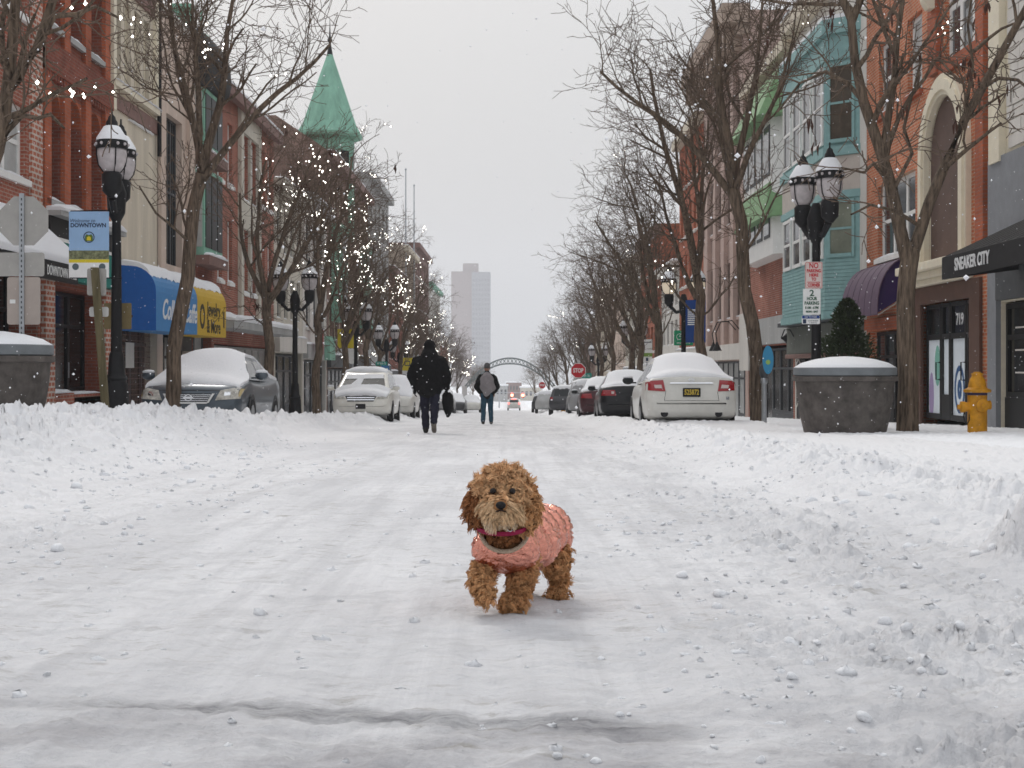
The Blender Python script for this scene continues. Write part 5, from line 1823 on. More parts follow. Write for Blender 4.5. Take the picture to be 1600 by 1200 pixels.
# fire hydrant
M_HYD = mat('hydrant_yellow', (.55, .25, .012), .55, var=.3, vscale=7, bump=.25, bscale=30, coat=.1)
def hydrant(loc, label):
    t = thing('fire_hydrant', label, 'fire hydrant', loc, 0, 'yellow fire hydrants')
    MB().lathe([(.15, -.15), (.15, .02), (.145, .06), (.145, .60)], 20).build('barrel', M_HYD, t, smooth=40)
    MB().lathe([(.147, .602), (.147, .64)], 20).build('band', mat('navy_band', (.05, .04, .09), .6), t, smooth=40)
    MB().lathe([(.195, .642), (.205, .655), (.205, .685), (.165, .70), (.135, .72), (.128, .78), (.11, .85), (.085, .885), (.082, .91), (.09, .915), (.09, .935), (.06, .94), (.055, .955), (.03, .96)], 20).build('bonnet', M_HYD, t, smooth=35)
    MB().lathe([(.075, -.12), (.075, -.19), (.088, -.195), (.088, -.25), (.05, -.26), (.04, -.265), (.04, -.30), (.01, -.305)], 14, (0, 0, .42), ax='x').build('outlet_cap', M_HYD, t, smooth=35)
    MB().lathe([(.085, -.12), (.085, -.165), (.10, -.17), (.10, -.205), (.06, -.215), (.04, -.218), (.04, -.25), (.01, -.252)], 16, (.02, 0, .45), ax='y').build('pumper_cap', M_HYD, t, smooth=35)
    MB().lathe([(.06, .12), (.06, .16), (.07, .165), (.07, .20), (.03, .21)], 14, (0, 0, .45), ax='x').build('outlet_cap', M_HYD, t, smooth=35)
    ch = MB()
    pts = [(-.20, -.02, .36), (-.22, -.04, .28), (-.21, -.05, .2), (-.17, -.05, .16), (-.14, -.05, .22), (-.13, -.04, .32)]
    ch.tube(pts, .012, 5)
    ch.build('chain', M_IRON, t)
    return t
hy = hydrant(gpos(1527, 22.0, -.03), 'yellow fire hydrant standing in snow before door 719')
hy2 = dup(hy, gpos(880, 92), .3, 'small far yellow hydrant in the snow beside dark parked car')

# signs on the right lamp post
Zs = 23.85
def sgn(name, label, px, py, w, h, Z, m, cat='sign', r=.02):
    t = thing(name, label, cat, ((px - 800) * Z / FPX, Z, CAMH + (575 - py) * Z / FPX))
    p = plate('sign_panel', w, h, m, t, 0, 0, r=r)
    return t, p
zof = lambda Z, dpy: -dpy * Z / FPX
t, p = sgn('parking_sign', 'white and red no parking here to corner sign on the lamp post', 1271.5, 430, .29, .445, Zs, mat('sign_face_pinkish', (.66, .56, .52), .5, var=.06))
for s, z, sz, w in (('NO', .155, .13, .15), ('PARKING', .07, .075, .23), ('HERE', .0, .07, .15), ('TO', -.068, .07, .08), ('CORNER', -.165, .075, .21)):
    ltext(s, sz, M_SRED, p, z, bold=.003, width=w)
MB().prism(rrect(.22, .012, .004), 0, .002, FR).build('arrow', M_SRED, p, loc=(0, -.002, -.115))
bor = MB()
for sx in (-1, 1):
    bor.box(sx * .135 - .003, sx * .135 + .003, -.002, 0, -.205, .205)
    bor.box(-.132, .132, -.002, 0, sx * .208 - .003, sx * .208 + .003)
bor.build('border', M_SRED, p)
t, p = sgn('parking_sign', 'white and green two hour parking sign on the lamp post', 1268.5, 471.5, .29, .43, Zs - .01, MATS['sign_face_white'])
M_SGTXT = mat('sign_green_ink', (.03, .10, .06), .5)
for s, z, sz, w in (('2', .14, .14, .075), ('HOUR', .05, .075, .17), ('PARKING', -.025, .075, .24), ('8 AM - 6 PM', -.10, .06, .22), ('MON - SAT', -.165, .04, .2)):
    ltext(s, sz, M_SGTXT, p, z, bold=.003, width=w)
t, p = sgn('parking_sign', 'small white and blue pay by phone sign lowest on the lamp post', 1267, 499.5, .30, .145, Zs - .02, MATS['sign_face_white'])
plate('blue_band', .29, .05, M_SBLUE, p, 0, .043, -.002, th=.002, r=.01)
plate('pictogram', .055, .07, M_INK, p, -.105, -.028, -.002, th=.002, r=.006)
ltext('PAY TO PARK', .034, M_SWHITE, p, .043, y=-.004, width=.2)
ltext('USE APP OR KIOSK', .026, M_INK, p, -.018, .035, width=.17)
ltext('7 DAYS', .026, M_INK, p, -.05, .035, width=.12)

# big blue banner on the farther right lamp, bike route sign, P sign
Zs = 43.2
t, p = sgn('banner', 'dark blue banner with white paragraphs on the right lamp post', 1087, 502, .60, 1.28, Zs, M_SBLUE, 'banner', .005)
for i in range(8):
    w = .42 if i % 4 != 3 else .28
    plate('text_line', w, .035, M_SWHITE, p, -.05 + (w - .42) / 2 + .02, .34 - i * .062, -.002, th=.002, r=.004)
plate('text_line', .22, .02, M_SWHITE, p, .08, -.27, -.002, th=.002, r=.004)
MB().box(-.35, .3, .007, .03, .58, .61).box(-.35, .3, .007, .03, -.61, -.58).build('bracket_arm', M_IRON, t)
Zs = 45
t = thing('bike_sign', 'green bicycle route sign on a post beside the blue banner', 'sign', gpos(1068, Zs))
zz = CAMH + (575 - 528) * Zs / FPX - t.location.z
MB().box(-.03, .03, .0, .03, -.3, zz + .2).build('post', M_STEEL, t)
p = plate('sign_panel', .60, .47, mat('bike_green', (.02, .30, .14), .5), t, 0, zz, -.01, r=.03)
bk = MB()
def ring2(mb, cx, cz, r, w=.014, n=16):
    for j in range(n):
        a0, a1 = 2 * math.pi * j / n, 2 * math.pi * (j + 1) / n
        mb.prism([(cx + q * math.cos(a), cz + q * math.sin(a)) for q, a in ((r, a0), (r, a1), (r - w, a1), (r - w, a0))], 0, .002, FR)
ring2(bk, -.13, .0, .095)
ring2(bk, .13, .0, .095)
def bar2(mb, a, c, w=.016):
    d = Vector((c[0] - a[0], c[1] - a[1]))
    n_ = Vector((-d.y, d.x)).normalized() * w / 2
    mb.prism([(a[0] + n_.x, a[1] + n_.y), (a[0] - n_.x, a[1] - n_.y), (c[0] - n_.x, c[1] - n_.y), (c[0] + n_.x, c[1] + n_.y)], 0, .0022, FR)
for a, c in (((-.13, 0), (-.06, .12)), ((-.06, .12), (.09, .12)), ((-.06, .11), (.0, 0)), ((.0, 0), (.09, .12)), ((-.13, 0), (.0, 0)), ((.13, 0), (.08, .17)), ((.08, .17), (.13, .17)), ((-.09, .15), (-.03, .15))):
    bar2(bk, a, c)
bk.build('bicycle_symbol', M_SWHITE, p, loc=(0, -.003, .04))
ltext('BIKE ROUTE', .07, M_SWHITE, p, -.16, width=.42)
zz2 = CAMH + (575 - 552) * Zs / FPX - t.location.z
p2 = plate('sign_panel', .27, .27, mat('pale_green_sign', (.50, .56, .50), .5), t, .02, zz2 - .1, -.012, r=.02)
MB().prism([(-.07, -.03), (.0, -.03), (.0, -.06), (.08, 0), (.0, .06), (.0, .03), (-.07, .03)], 0, .002, FR).build('arrow', M_SGTXT, p2, loc=(0, -.003, .03))

# blue tag / parking meter at the second right tree
t = thing('parking_meter', 'grey parking meter post with blue oval tag by the tree', 'parking meter', gpos(1194, 30.2))
MB().lathe([(.055, -.2), (.055, .88), (.075, .9), (.075, .98), (.06, 1.0)], 12).build('post', M_STEEL, t, smooth=40)
MB().lathe([(.07, 1.0), (.10, 1.08), (.10, 1.22), (.07, 1.30), (.02, 1.33)], 14).build('meter_head', M_DGREY, t, smooth=40)
o_ = MB().prism([(.115 * math.cos(k * .3142) * (1 if True else 1), .30 * math.sin(k * .3142)) for k in range(20)], 0, .02, FR)
bt = o_.build('tag', mat('tag_blue', (.06, .30, .52), .5), t, loc=(.06, -.125, 1.38))
MB().prism([(.05 * math.cos(k * .3927), .05 * math.sin(k * .3927)) for k in range(16)], 0, .004, FR).build('tag_mark', mat('tag_lime', (.35, .55, .15), .5), bt, loc=(0, -.004, -.05))

# stop signs down the right kerb
def stop_sign(px, py, Z, label, w=.75, extra=True):
    t = thing('stop_sign', label, 'stop sign', gpos(px, Z), 0, 'red stop signs')
    zz = CAMH + (575 - py) * Z / FPX - t.location.z
    MB().box(-.03, .03, 0, .03, -.3, zz).build('post', M_STEEL, t)
    r = w / 2 / math.cos(R(22.5))
    oc = [(r * math.cos(R(22.5 + 45 * k)), r * math.sin(R(22.5 + 45 * k))) for k in range(8)]
    p = plate('octagon', 0, 0, M_SWHITE, t, 0, zz, -.01, poly=oc)
    p = plate('red_face', 0, 0, M_SRED, t, 0, zz, -.014, th=.0035, poly=[(x * .93, y * .93) for x, y in oc])
    ltext('STOP', .30, M_SWHITE, p, -.005, bold=.010, width=.52)
    if extra:
        plate('plate', .52, .28, mat('grey_plate', (.50, .50, .49), .5), t, 0, zz - .56, -.01)
        q = plate('plate', .62, .66, M_SWHITE, t, 0, zz - 1.06, -.01)
        rg = MB()
        ring2(rg, 0, 0, .29, .05, 20)
        rg.build('red_ring', M_SRED, q, loc=(0, -.004, 0))
        ar = MB()
        bar2(ar, (-.08, -.2), (-.08, .06), .07)
        bar2(ar, (-.08, .06), (.06, .06), .07)
        ar.prism([(.05, -.06), (.19, .06), (.05, .18)], 0, .0024, FR)
        ar.build('arrow', M_INK, q, loc=(0, -.0035, 0))
        sl_ = MB()
        bar2(sl_, (-.18, .18), (.18, -.18), .045)
        sl_.build('red_slash', M_SRED, q, loc=(0, -.0065, 0))
    return t
stop_sign(903.5, 579, 73, 'red stop sign over a no-right-turn plate beside the parked cars')
stop_sign(847, 602, 158, 'small far red stop sign beyond the parked dark car', extra=False)
# street-name blades
t = thing('street_name_sign', 'teal street name blade just right of the nearer stop sign', 'sign', gpos(917, 80))
zz = CAMH + (575 - 587) * 80 / FPX - t.location.z
MB().box(-.03, .03, 0, .05, -.3, zz).build('post', M_STEEL, t)
p = plate('name_blade', .62, .30, mat('blade_teal', (.02, .26, .20), .5), t, -.05, zz, -.02)
ltext('8th St', .2, M_SWHITE, p, 0, width=.45)
t = thing('street_name_sign', 'green street name blade behind the white minivan', 'sign', gpos(596, 62))
zz = CAMH + (575 - 568) * 62 / FPX - t.location.z
MB().box(-.03, .03, 0, .05, -.3, zz).build('post', M_STEEL, t)
p = plate('name_blade', .50, .17, MATS['blade_teal'], t, 0, zz, -.02)
ltext('W 8th St', .13, M_SWHITE, p, 0, width=.4)
t = thing('shield_sign', 'blue and white shield sign right of the white minivan', 'sign', gpos(602, 60))
zz = CAMH + (575 - 579) * 60 / FPX - t.location.z
MB().box(-.03, .03, 0, .05, -.3, zz).build('post', M_STEEL, t)
p = plate('sign_panel', .34, .42, mat('shield_blue', (.05, .17, .36), .5), t, 0, zz, -.02)
MB().prism([(0, -.13), (.1, -.04), (.11, .1), (0, .08), (-.11, .1), (-.1, -.04)], 0, .003, FR).build('shield', M_SWHITE, p, loc=(0, -.004, 0))
# white disc sign & yellow banners
t = thing('round_sign', 'white round back of a sign behind the white minivan', 'sign', gpos(551, 58))
zz = CAMH + (575 - 557) * 58 / FPX - t.location.z
MB().box(-.03, .03, 0, .05, -.3, zz).build('post', M_STEEL, t)
plate('disc', 0, 0, M_SWHITE, t, 0, zz, -.01, poly=[(.26 * math.cos(k * .314), .31 * math.sin(k * .314)) for k in range(20)])
for px, py, w, h, Z, lab in ((540, 529, .62, .74, 55.5, 'yellow lamp banner with a dark emblem above the white minivan'), (636, 569, .66, .78, 87.5, 'small far yellow lamp banner left of the black-coated walker')):
    t, p = sgn('banner', lab, px, py, w, h, Z, M_SYEL, 'banner', .01)
    e = plate('emblem', w * .5, h * .4, M_INK, p, .02, .05, -.003, th=.003)
    plate('emblem_face', w * .36, h * .26, M_SYEL, e, 0, 0, -.003, th=.003)
    plate('white_strip', w, h * .25, M_SWHITE, p, 0, -h * .64, 0)
    MB().box(-w * .5, w * .7, .007, .04, h * .47, h * .5).build('bracket_arm', M_IRON, t)
t = thing('sign_panel_post', 'white sign panel with green band among the right trees', 'sign', gpos(1011, 60))
zz = CAMH + (575 - 548) * 60 / FPX - t.location.z
MB().box(-.03, .03, 0, .05, -.3, zz).build('post', M_STEEL, t)
p = plate('sign_panel', .43, .95, M_SWHITE, t, 0, zz, -.01, r=.01)
plate('green_band', .43, .15, mat('band_green', (.20, .32, .06), .5), p, 0, -.17, -.003, th=.003, r=.005)
plate('dark_band', .38, .05, M_MGREY, p, 0, .35, -.003, th=.003, r=.005)
plate('mark', .1, .14, M_INK, p, 0, -.36, -.003, th=.003, r=.005)

# arched lattice gateway over the street far away
Za = 225.0
t = thing('street_arch', 'hazy grey lattice arch spanning the far street', 'arch', (0, Za, g(Za)))
def ax_(px): return (px - 800) * Za / FPX
def az_(py): return CAMH + (575 - py) * Za / FPX - g(Za)
M_ARCH = mat('arch_steel', (.14, .17, .17), .6, .3)
cx_, hw = ax_(797), (ax_(868) - ax_(726)) / 2
ztop, zsp = az_(559.5), az_(604)
for nm, dz in (('upper_chord', 0), ('lower_chord', -.9)):
    MB().tube([(cx_ + hw * u, 0, zsp + (ztop - zsp) * (1 - u * u) + dz * (1 - .4 * abs(u))) for u in [i / 12 - 1 for i in range(25)]], .12, 6).build(nm, M_ARCH, t)
lt = MB()
for i in range(24):
    u0, u1 = i / 12 - 1, (i + 1) / 12 - 1
    zu = lambda u, dz: zsp + (ztop - zsp) * (1 - u * u) + dz * (1 - .4 * abs(u))
    lt.tube([(cx_ + hw * u0, 0, zu(u0, 0)), (cx_ + hw * u1, 0, zu(u1, -.9))], .05, 4)
    lt.tube([(cx_ + hw * u0, 0, zu(u0, -.9)), (cx_ + hw * u1, 0, zu(u1, 0))], .05, 4)
tag(lt.build('lattice', M_ARCH, t), kind='stuff')
for s in (-1, 1):
    MB().box(cx_ + s * hw - .4, cx_ + s * hw + .4, -.4, .4, -.5, zsp + .1).build('pillar', M_GREYST, t)
# traffic signals across the street end
Zt = 430.0
t = thing('traffic_signal', 'far traffic signals showing red on a mast arm', 'traffic signal', ((780 - 800) * Zt / FPX, Zt, g(Zt)))
qx = lambda px: (px - 780) * Zt / FPX
qz = lambda py: CAMH + (575 - py) * Zt / FPX - g(Zt)
MB().tube([(0, 0, 0), (0, 0, qz(609))], .2, 8).build('pole', M_STEEL, t)
MB().tube([(qx(765), 0, qz(613)), (qx(835), 0, qz(614))], .13, 6).build('mast_arm', M_STEEL, t)
M_REDL = mat('red_signal_light', (1, .1, .05), .4, emit=(1, .10, .06), estr=30)
for px in (800, 817):
    hd = MB().box(qx(px) - .3, qx(px) + .3, -.2, .2, qz(622), qz(615.3)).build('signal_head', M_BLACK, t)
    MB().lathe([(.42, 0), (.40, -.12), (.2, -.2)], 12, (qx(px), -.21, qz(617.5)), ax='y').build('lens', M_REDL, hd)
# ------------------------------------------------------------------ cars
from mathutils.bvhtree import BVHTree
def paint(name, c, metal=.15, rough=.32):
    return mat(name, c, rough, metal, var=.10, vscale=3, coat=.35)
M_TYRE = mat('tyre_rubber', (.015, .015, .016), .85)
M_RIM = MATS['planter_rim']
M_ALLOY = mat('alloy_rim', (.35, .36, .37), .4, .7)
M_CHROME = mat('chrome', (.75, .76, .77), .15, 1.0)
M_CARGL = mat('car_glass', (.012, .015, .016), .10, spec=.3)
M_TAIL = mat('tail_lamp_red', (.32, .012, .018), .15, spec=.6)
M_TAILC = mat('tail_lamp_clear', (.62, .52, .50), .15)
M_HEAD = mat('head_lamp_glass', (.50, .48, .43), .12, var=.5, vscale=12)
M_TRIM = mat('black_trim', (.02, .02, .022), .5)

def smi(y, ys, vs):
    return float(np.interp(y, ys, vs))
class Car:
    def __init__(self, name, label, cat, loc, rz, spec, paintm, group='parked cars'):
        self.t = thing(name, label, cat, loc, rz, group)
        self.s = s = spec
        P = s['st']      # stations: y, half width, bottom, deck height
        ys = [p[0] for p in P]
        yy = np.unique(np.concatenate([np.linspace(ys[0], ys[-1], 40), ys]))
        mb = MB()
        rings = []
        for y in yy:
            w, zb, zt = (smi(y, ys, [p[k] for p in P]) for k in (1, 2, 3))
            zm = zb + (zt - zb) * .52
            half = [(0, zb), (w * .82, zb), (w * .95, zb + .05), (w * .99, zb + .16), (w, zm), (w * .985, zt - .17), (w * .95, zt - .07), (w * .86, zt - .015), (w * .6, zt + .012), (0, zt + .03)]
            rings.append([(x, y, z) for x, z in half] + [(-x, y, z) for x, z in half[-2:0:-1]])
        mb.loft(rings)
        self.body = mb.build('body', paintm, self.t, smooth=38)
        # cabin
        c = s['cab']     # base: y rear, y front, half width, z ; top: y rear, y front, half width, z
        def outline(t):
            k = t
            yr = c['b'][0] + (c['t'][0] - c['b'][0]) * k
            yf = c['b'][1] + (c['t'][1] - c['b'][1]) * k
            hw = c['b'][2] + (c['t'][2] - c['b'][2]) * k
            z = c['b'][3] + (c['t'][3] - c['b'][3]) * k
            return yr, yf, hw, z
        def ring(yr, yf, hw, z, r=.12, crown=0):
            pts = []
            for cx, cy, a0 in ((hw - r, yf - r, 0), (-hw + r, yf - r, 90), (-hw + r, yr + r, 180), (hw - r, yr + r, 270)):
                for i in range(4):
                    a = R(a0 + 30 * i)
                    pts.append((cx + r * math.cos(a), cy + r * math.sin(a), z))
            return pts
        rs = []
        for k in (0, .25, .5, .75, .92):
            rs.append(ring(*outline(k)))
        yr, yf, hw, z = outline(1.0)
        rs.append(ring(yr + .02, yf - .02, hw - .02, z - .012))
        rs.append(ring(yr + .12, yf - .1, hw - .09, z + .012))
        rs.append(ring(yr + .35, yf - .3, hw * .55, z + .03))
        cb2 = MB()
        cb2.loft(rs)
        self.cabin = cb2.build('cabin', paintm, self.t, smooth=50)
        vv = [Vector(v) for v in mb.v] + [Vector(v) for v in cb2.v]
        o = len(mb.v)
        self.bvh = BVHTree.FromPolygons(vv, mb.f + [tuple(i + o for i in f) for f in cb2.f])
        self.outline = outline
    def patch(self, name, quad, m, axis='rear', off=.008, n=6, parent=None, th=.012):
        """a panel lying on the bodywork: quad of four 2-D corners, projected from behind, the front or a side"""
        O = {'rear': lambda u, v: ((u, -6, v), (0, 1, 0)), 'front': lambda u, v: ((u, 6, v), (0, -1, 0)),
             'right': lambda u, v: ((3, u, v), (-1, 0, 0)), 'left': lambda u, v: ((-3, u, v), (1, 0, 0)), 'top': lambda u, v: ((u, v, 4), (0, 0, -1))}[axis]
        pts, nr = [], []
        for j in range(n + 1):
            for i in range(n + 1):
                a, b_ = i / n, j / n
                u = (quad[0][0] * (1 - a) + quad[1][0] * a) * (1 - b_) + (quad[3][0] * (1 - a) + quad[2][0] * a) * b_
                v = (quad[0][1] * (1 - a) + quad[1][1] * a) * (1 - b_) + (quad[3][1] * (1 - a) + quad[2][1] * a) * b_
                o, d = O(u, v)
                h, nn, _, _ = self.bvh.ray_cast(Vector(o), Vector(d))
                pts.append(h)
                nr.append(Vector(d) * -1)
        good = [p for p in pts if p]
        if not good: return None
        av = sum(good, Vector()) / len(good)
        ax = 0 if axis in ('left', 'right') else 1 if axis in ('rear', 'front') else 2
        mb = MB()
        k = n + 1
        front, back = [], []
        for idx, p in enumerate(pts):
            if p is None:
                i, j = idx % k, idx // k
                a, b_ = i / n, j / n
                u = (quad[0][0] * (1 - a) + quad[1][0] * a) * (1 - b_) + (quad[3][0] * (1 - a) + quad[2][0] * a) * b_
                v = (quad[0][1] * (1 - a) + quad[1][1] * a) * (1 - b_) + (quad[3][1] * (1 - a) + quad[2][1] * a) * b_
                o, d = O(u, v)
                p = Vector(o)
                p[ax] = av[ax]
            front.append(tuple(p + nr[idx] * off))
            back.append(tuple(p + nr[idx] * (off - th)))
        f = [(j * k + i, j * k + i + 1, (j + 1) * k + i + 1, (j + 1) * k + i) for j in range(n) for i in range(n)]
        nb = len(front)
        edge = [i for i in range(k)] + [i * k + n for i in range(1, k)] + [n * k + i for i in range(n - 1, -1, -1)] + [i * k for i in range(n - 1, 0, -1)]
        f += [tuple(nb + i for i in q[::-1]) for q in f]
        f += [(edge[i], edge[(i + 1) % len(edge)], nb + edge[(i + 1) % len(edge)], nb + edge[i]) for i in range(len(edge))]
        mb.add(front + back, f)
        return mb.build(name, m, parent or self.t, smooth=30)
    def wheels(self, r=.33, axles=None, w=.2):
        ax = axles or self.s['ax']
        for y in ax:
            for sx in (-1, 1):
                x1 = sx * (self.s['w'] + .006)
                t = MB()
                t.lathe([(r * .62, 0), (r * .9, -.002 * sx), (r, -sx * .03), (r, -sx * (w - .03)), (r * .8, -sx * w)], 20, (x1, y, r - .03), ax='x')
                wo_ = t.build('wheel', M_TYRE, self.t, smooth=40)
                q = MB()
                q.lathe([(r * .62, sx * .004), (r * .55, -sx * .01), (r * .16, -sx * .0), (r * .05, sx * .008)], 16, (x1, y, r - .03), ax='x')
                q.build('rim', M_ALLOY, wo_, smooth=40)
                a = MB()
                for j in range(12):
                    a0, a1 = math.pi * j / 12, math.pi * (j + 1) / 12
                    a.prism([(y + q_ * math.cos(t_), r - .03 + q_ * math.sin(t_)) for q_, t_ in ((r + .07, a0), (r + .07, a1), (r * .97, a1), (r * .97, a0))], x1 - sx * .08, x1 - sx * .002, lambda u, v, d: (d, u, v))
                a.build('wheel_arch', M_TRIM, self.t)
    def windows(self):
        c = self.s['cab']
        for ax in ('left', 'right'):
            for q in self.s['side']:
                self.patch('side_window', q, M_CARGL, ax, off=.004, n=4, th=.01)
    def mirrors(self, m, y=None, z=None):
        y = y if y is not None else self.s['cab']['b'][1] - .35
        z = z if z is not None else self.s['cab']['b'][3] + .08
        for sx in (-1, 1):
            mb = MB()
            x = sx * (self.s['w'] + .10)
            mb.ball((x, y, z), (.12, .08, .085), 12, 8)
            mb.box(min(x, sx * (self.s['w'] - .08)), max(x, sx * (self.s['w'] - .08)), y - .03, y + .03, z - .06, z - .03)
            o = mb.build('mirror', m, self.t, smooth=True)
            MB().box(x - .09, x + .09, y - .083, y - .079, z - .055, z + .055).build('mirror_glass', M_CARGL, o)
            MB().ball((x, y, z + .07), (.115, .07, .04), 10, 6).build('snow', M_SNOW, o, smooth=True)
    def snow(self, y0, y1, th=.09, seed=0, hwk=1.0, front_ragged=.04, deck_k=1.0):
        """snow blanket lying over everything between y0 and y1"""
        n, k = 46, 17
        P = self.s['st']
        ys = [p[0] for p in P]
        top, bot = [], []
        rr = np.random.RandomState(seed)
        ph = rr.rand(6) * 6
        for i in range(n + 1):
            a = i / n
            for j in range(k):
                s_ = -1 + 2 * j / (k - 1)
                yy = y0 + (y1 - y0) * a
                e0 = .5 + .5 * math.sin(s_ * 7 + ph[0]) * .6 + .3 * math.sin(s_ * 17 + ph[1])
                yy = min(max(yy, y0 + front_ragged * (.6 + e0) * (1 if i < 6 else 0)), y1 - front_ragged * (.6 + e0)) if i in (0, 1, n, n - 1) else yy
                # half width of what carries the snow
                wd = smi(yy, ys, [p[1] for p in P]) * .93
                yr, yf, hb, zb = self.outline(0)
                yr1, yf1, ht, zt = self.outline(1)
                if yr < yy < yf:
                    tt = min(1, max(0, (yy - yr) / (yr1 - yr))) if yy < yr1 else min(1, max(0, (yf - yy) / (yf - yf1))) if yy > yf1 else 1
                    wd = wd * (1 - min(1, tt * 2.5)) + (hb + (ht - hb) * tt + .015) * min(1, tt * 2.5)
                x = s_ * wd * hwk
                h, nn, _, _ = self.bvh.ray_cast(Vector((x, yy, 4)), Vector((0, 0, -1)))
                z = h.z if h else smi(yy, ys, [p[3] for p in P])
                edge = (1 - abs(s_) ** 3) ** .6
                ee = min(1, min(i, n - i) / 2.2) ** .6
                t_ = th * (1 + .18 * math.sin(yy * 3 + ph[2] + 1.5 * s_) + .12 * math.sin(yy * 7 + s_ * 4 + ph[3])) * edge * ee
                top.append((x, yy, z + .004 + t_))
                bot.append((x * .985, yy, z - .012))
        # the blanket rounds off every step it covers
        Zt = np.array([p[2] for p in top]).reshape(n + 1, k)
        Z0 = np.array([p[2] for p in bot]).reshape(n + 1, k) + .016
        Zs = Zt.copy()
        for _ in range(7):
            Q = np.pad(Zs, 1, mode='edge')
            Zs = .4 * Zs + .15 * (Q[:-2, 1:-1] + Q[2:, 1:-1] + Q[1:-1, :-2] + Q[1:-1, 2:])
            Zs[[0, -1]] = Zt[[0, -1]]
        Zs = np.maximum(Zs, Z0)
        top = [(p[0], p[1], float(z)) for p, z in zip(top, Zs.ravel())]
        m_ = MB()
        f = [(i * k + j, i * k + j + 1, (i + 1) * k + j + 1, (i + 1) * k + j) for i in range(n) for j in range(k - 1)]
        nb = len(top)
        f2 = [tuple(nb + q for q in g_[::-1]) for g_ in f]
        edge = list(range(k)) + [i * k + k - 1 for i in range(1, n + 1)] + [n * k + j for j in range(k - 2, -1, -1)] + [i * k for i in range(n - 1, 0, -1)]
        f3 = [(edge[i], nb + edge[i], nb + edge[(i + 1) % len(edge)], edge[(i + 1) % len(edge)]) for i in range(len(edge))]
        m_.add(top + bot, f + f2 + f3)
        return m_.build('snow_cover', M_SNOW, self.t, smooth=60)
    def plate(self, s, z, y=None, axis='rear', pm=None, tm=None, w=.32, h=.16):
        sg = -1 if axis == 'rear' else 1
        hit, _, _, _ = self.bvh.ray_cast(Vector((0, sg * 6, z)), Vector((0, -sg, 0)))
        yy = hit.y + sg * .012
        mb = MB()
        mb.prism(rrect(w, h, .015), 0, .008, FR)
        o = mb.build('licence_plate', pm or M_TRIM, self.t, loc=(0, yy - (.008 if sg < 0 else 0), z))
        if s:
            cu = text('lettering', s, h * .82, tm or M_LETTER, None, (0, 0, 0), face='F', extrude=.002, bold=.004, width=w * .82)
            cu.parent = o
            cu.location = (0, -.003, 0)
        return o

SEDAN = dict(w=.915, st=[(-2.43, .66, .40, .70), (-2.40, .80, .33, .92), (-2.33, .865, .29, 1.03), (-2.1, .90, .25, 1.07), (-1.7, .915, .22, 1.06), (-.9, .915, .20, .99), (0, .915, .20, .96), (.9, .915, .20, .97), (1.25, .91, .20, .985), (1.9, .885, .22, .90), (2.22, .865, .25, .83), (2.36, .80, .27, .74), (2.42, .70, .30, .66)],
             cab=dict(b=(-2.0, 1.35, .80, .97), t=(-.88, .28, .57, 1.46)), ax=(-1.42, 1.38),
             side=[((-1.35, 1.03), (-.32, 1.02), (-.32, 1.36), (-.95, 1.36)), ((-.24, 1.02), (.95, 1.02), (.42, 1.34), (-.24, 1.37))])
SEDAN_OLD = dict(SEDAN)
VAN = dict(w=.98, st=[(-2.5, .80, .35, .95), (-2.45, .93, .30, 1.05), (-2.2, .97, .25, 1.08), (-1.0, .98, .22, 1.06), (1.2, .98, .22, 1.06), (1.9, .96, .22, .99), (2.3, .92, .25, .89), (2.46, .85, .28, .78), (2.54, .72, .34, .66)],
           cab=dict(b=(-2.45, 1.9, .88, 1.02), t=(-2.1, .45, .68, 1.72)), ax=(-1.55, 1.5),
           side=[((-2.1, 1.12), (-.9, 1.1), (-.9, 1.6), (-2.0, 1.6)), ((-.8, 1.1), (.2, 1.1), (.2, 1.6), (-.8, 1.6)), ((.3, 1.1), (1.4, 1.1), (.62, 1.55), (.3, 1.6))])
SUV = dict(w=.93, st=[(-2.25, .74, .45, .9), (-2.2, .88, .36, 1.0), (-2.0, .92, .30, 1.05), (-1.0, .93, .28, 1.02), (1.0, .93, .28, 1.04), (1.8, .90, .30, .98), (2.1, .84, .33, .88), (2.2, .66, .38, .74)],
           cab=dict(b=(-2.2, 1.25, .84, 1.0), t=(-1.85, .45, .66, 1.66)), ax=(-1.35, 1.35),
           side=[((-1.9, 1.08), (-.9, 1.06), (-.9, 1.5), (-1.7, 1.5)), ((-.8, 1.06), (.1, 1.06), (.1, 1.52), (-.8, 1.52)), ((.2, 1.06), (.95, 1.06), (.5, 1.5), (.2, 1.52))])
def sedan_rear(px, Z, label, pm, plate=None, detail=True, rz=0.0, dz=0.0, spec=SEDAN, name='parked_car'):
    """car seen from behind: it stands with its tail towards the camera at distance Z"""
    X = (px - 800) * Z / FPX
    L_ = -spec['st'][0][0]
    c = Car(name, label, 'car', (X, Z + L_, g(Z + L_) + .02 + dz), rz, spec, pm)
    c.t.rotation_euler = (-math.atan(SL), 0, rz)
    c.windows()
    c.wheels()
    return c
CW = paint('white_car_paint', (.66, .65, .60), .05)
c = sedan_rear(1085, 27.6, 'snow-topped white sedan parked tail-out on the right kerb', CW, rz=R(-1.2))
c.mirrors(M_TRIM)
for sx in (-1, 1):
    o = c.patch('tail_lamp', [(sx * .50, .78), (sx * .875, .80), (sx * .865, .98), (sx * .54, 1.0)], M_TAIL, off=.016, n=8)
    c.patch('clear_lens', [(sx * .56, .84), (sx * .70, .84), (sx * .72, .90), (sx * .58, .91)], M_TAILC, off=.022, n=5, parent=o)
c.patch('chrome_strip', [(-.42, .925), (.42, .925), (.40, .955), (-.40, .955)], M_CHROME, off=.025, n=8)
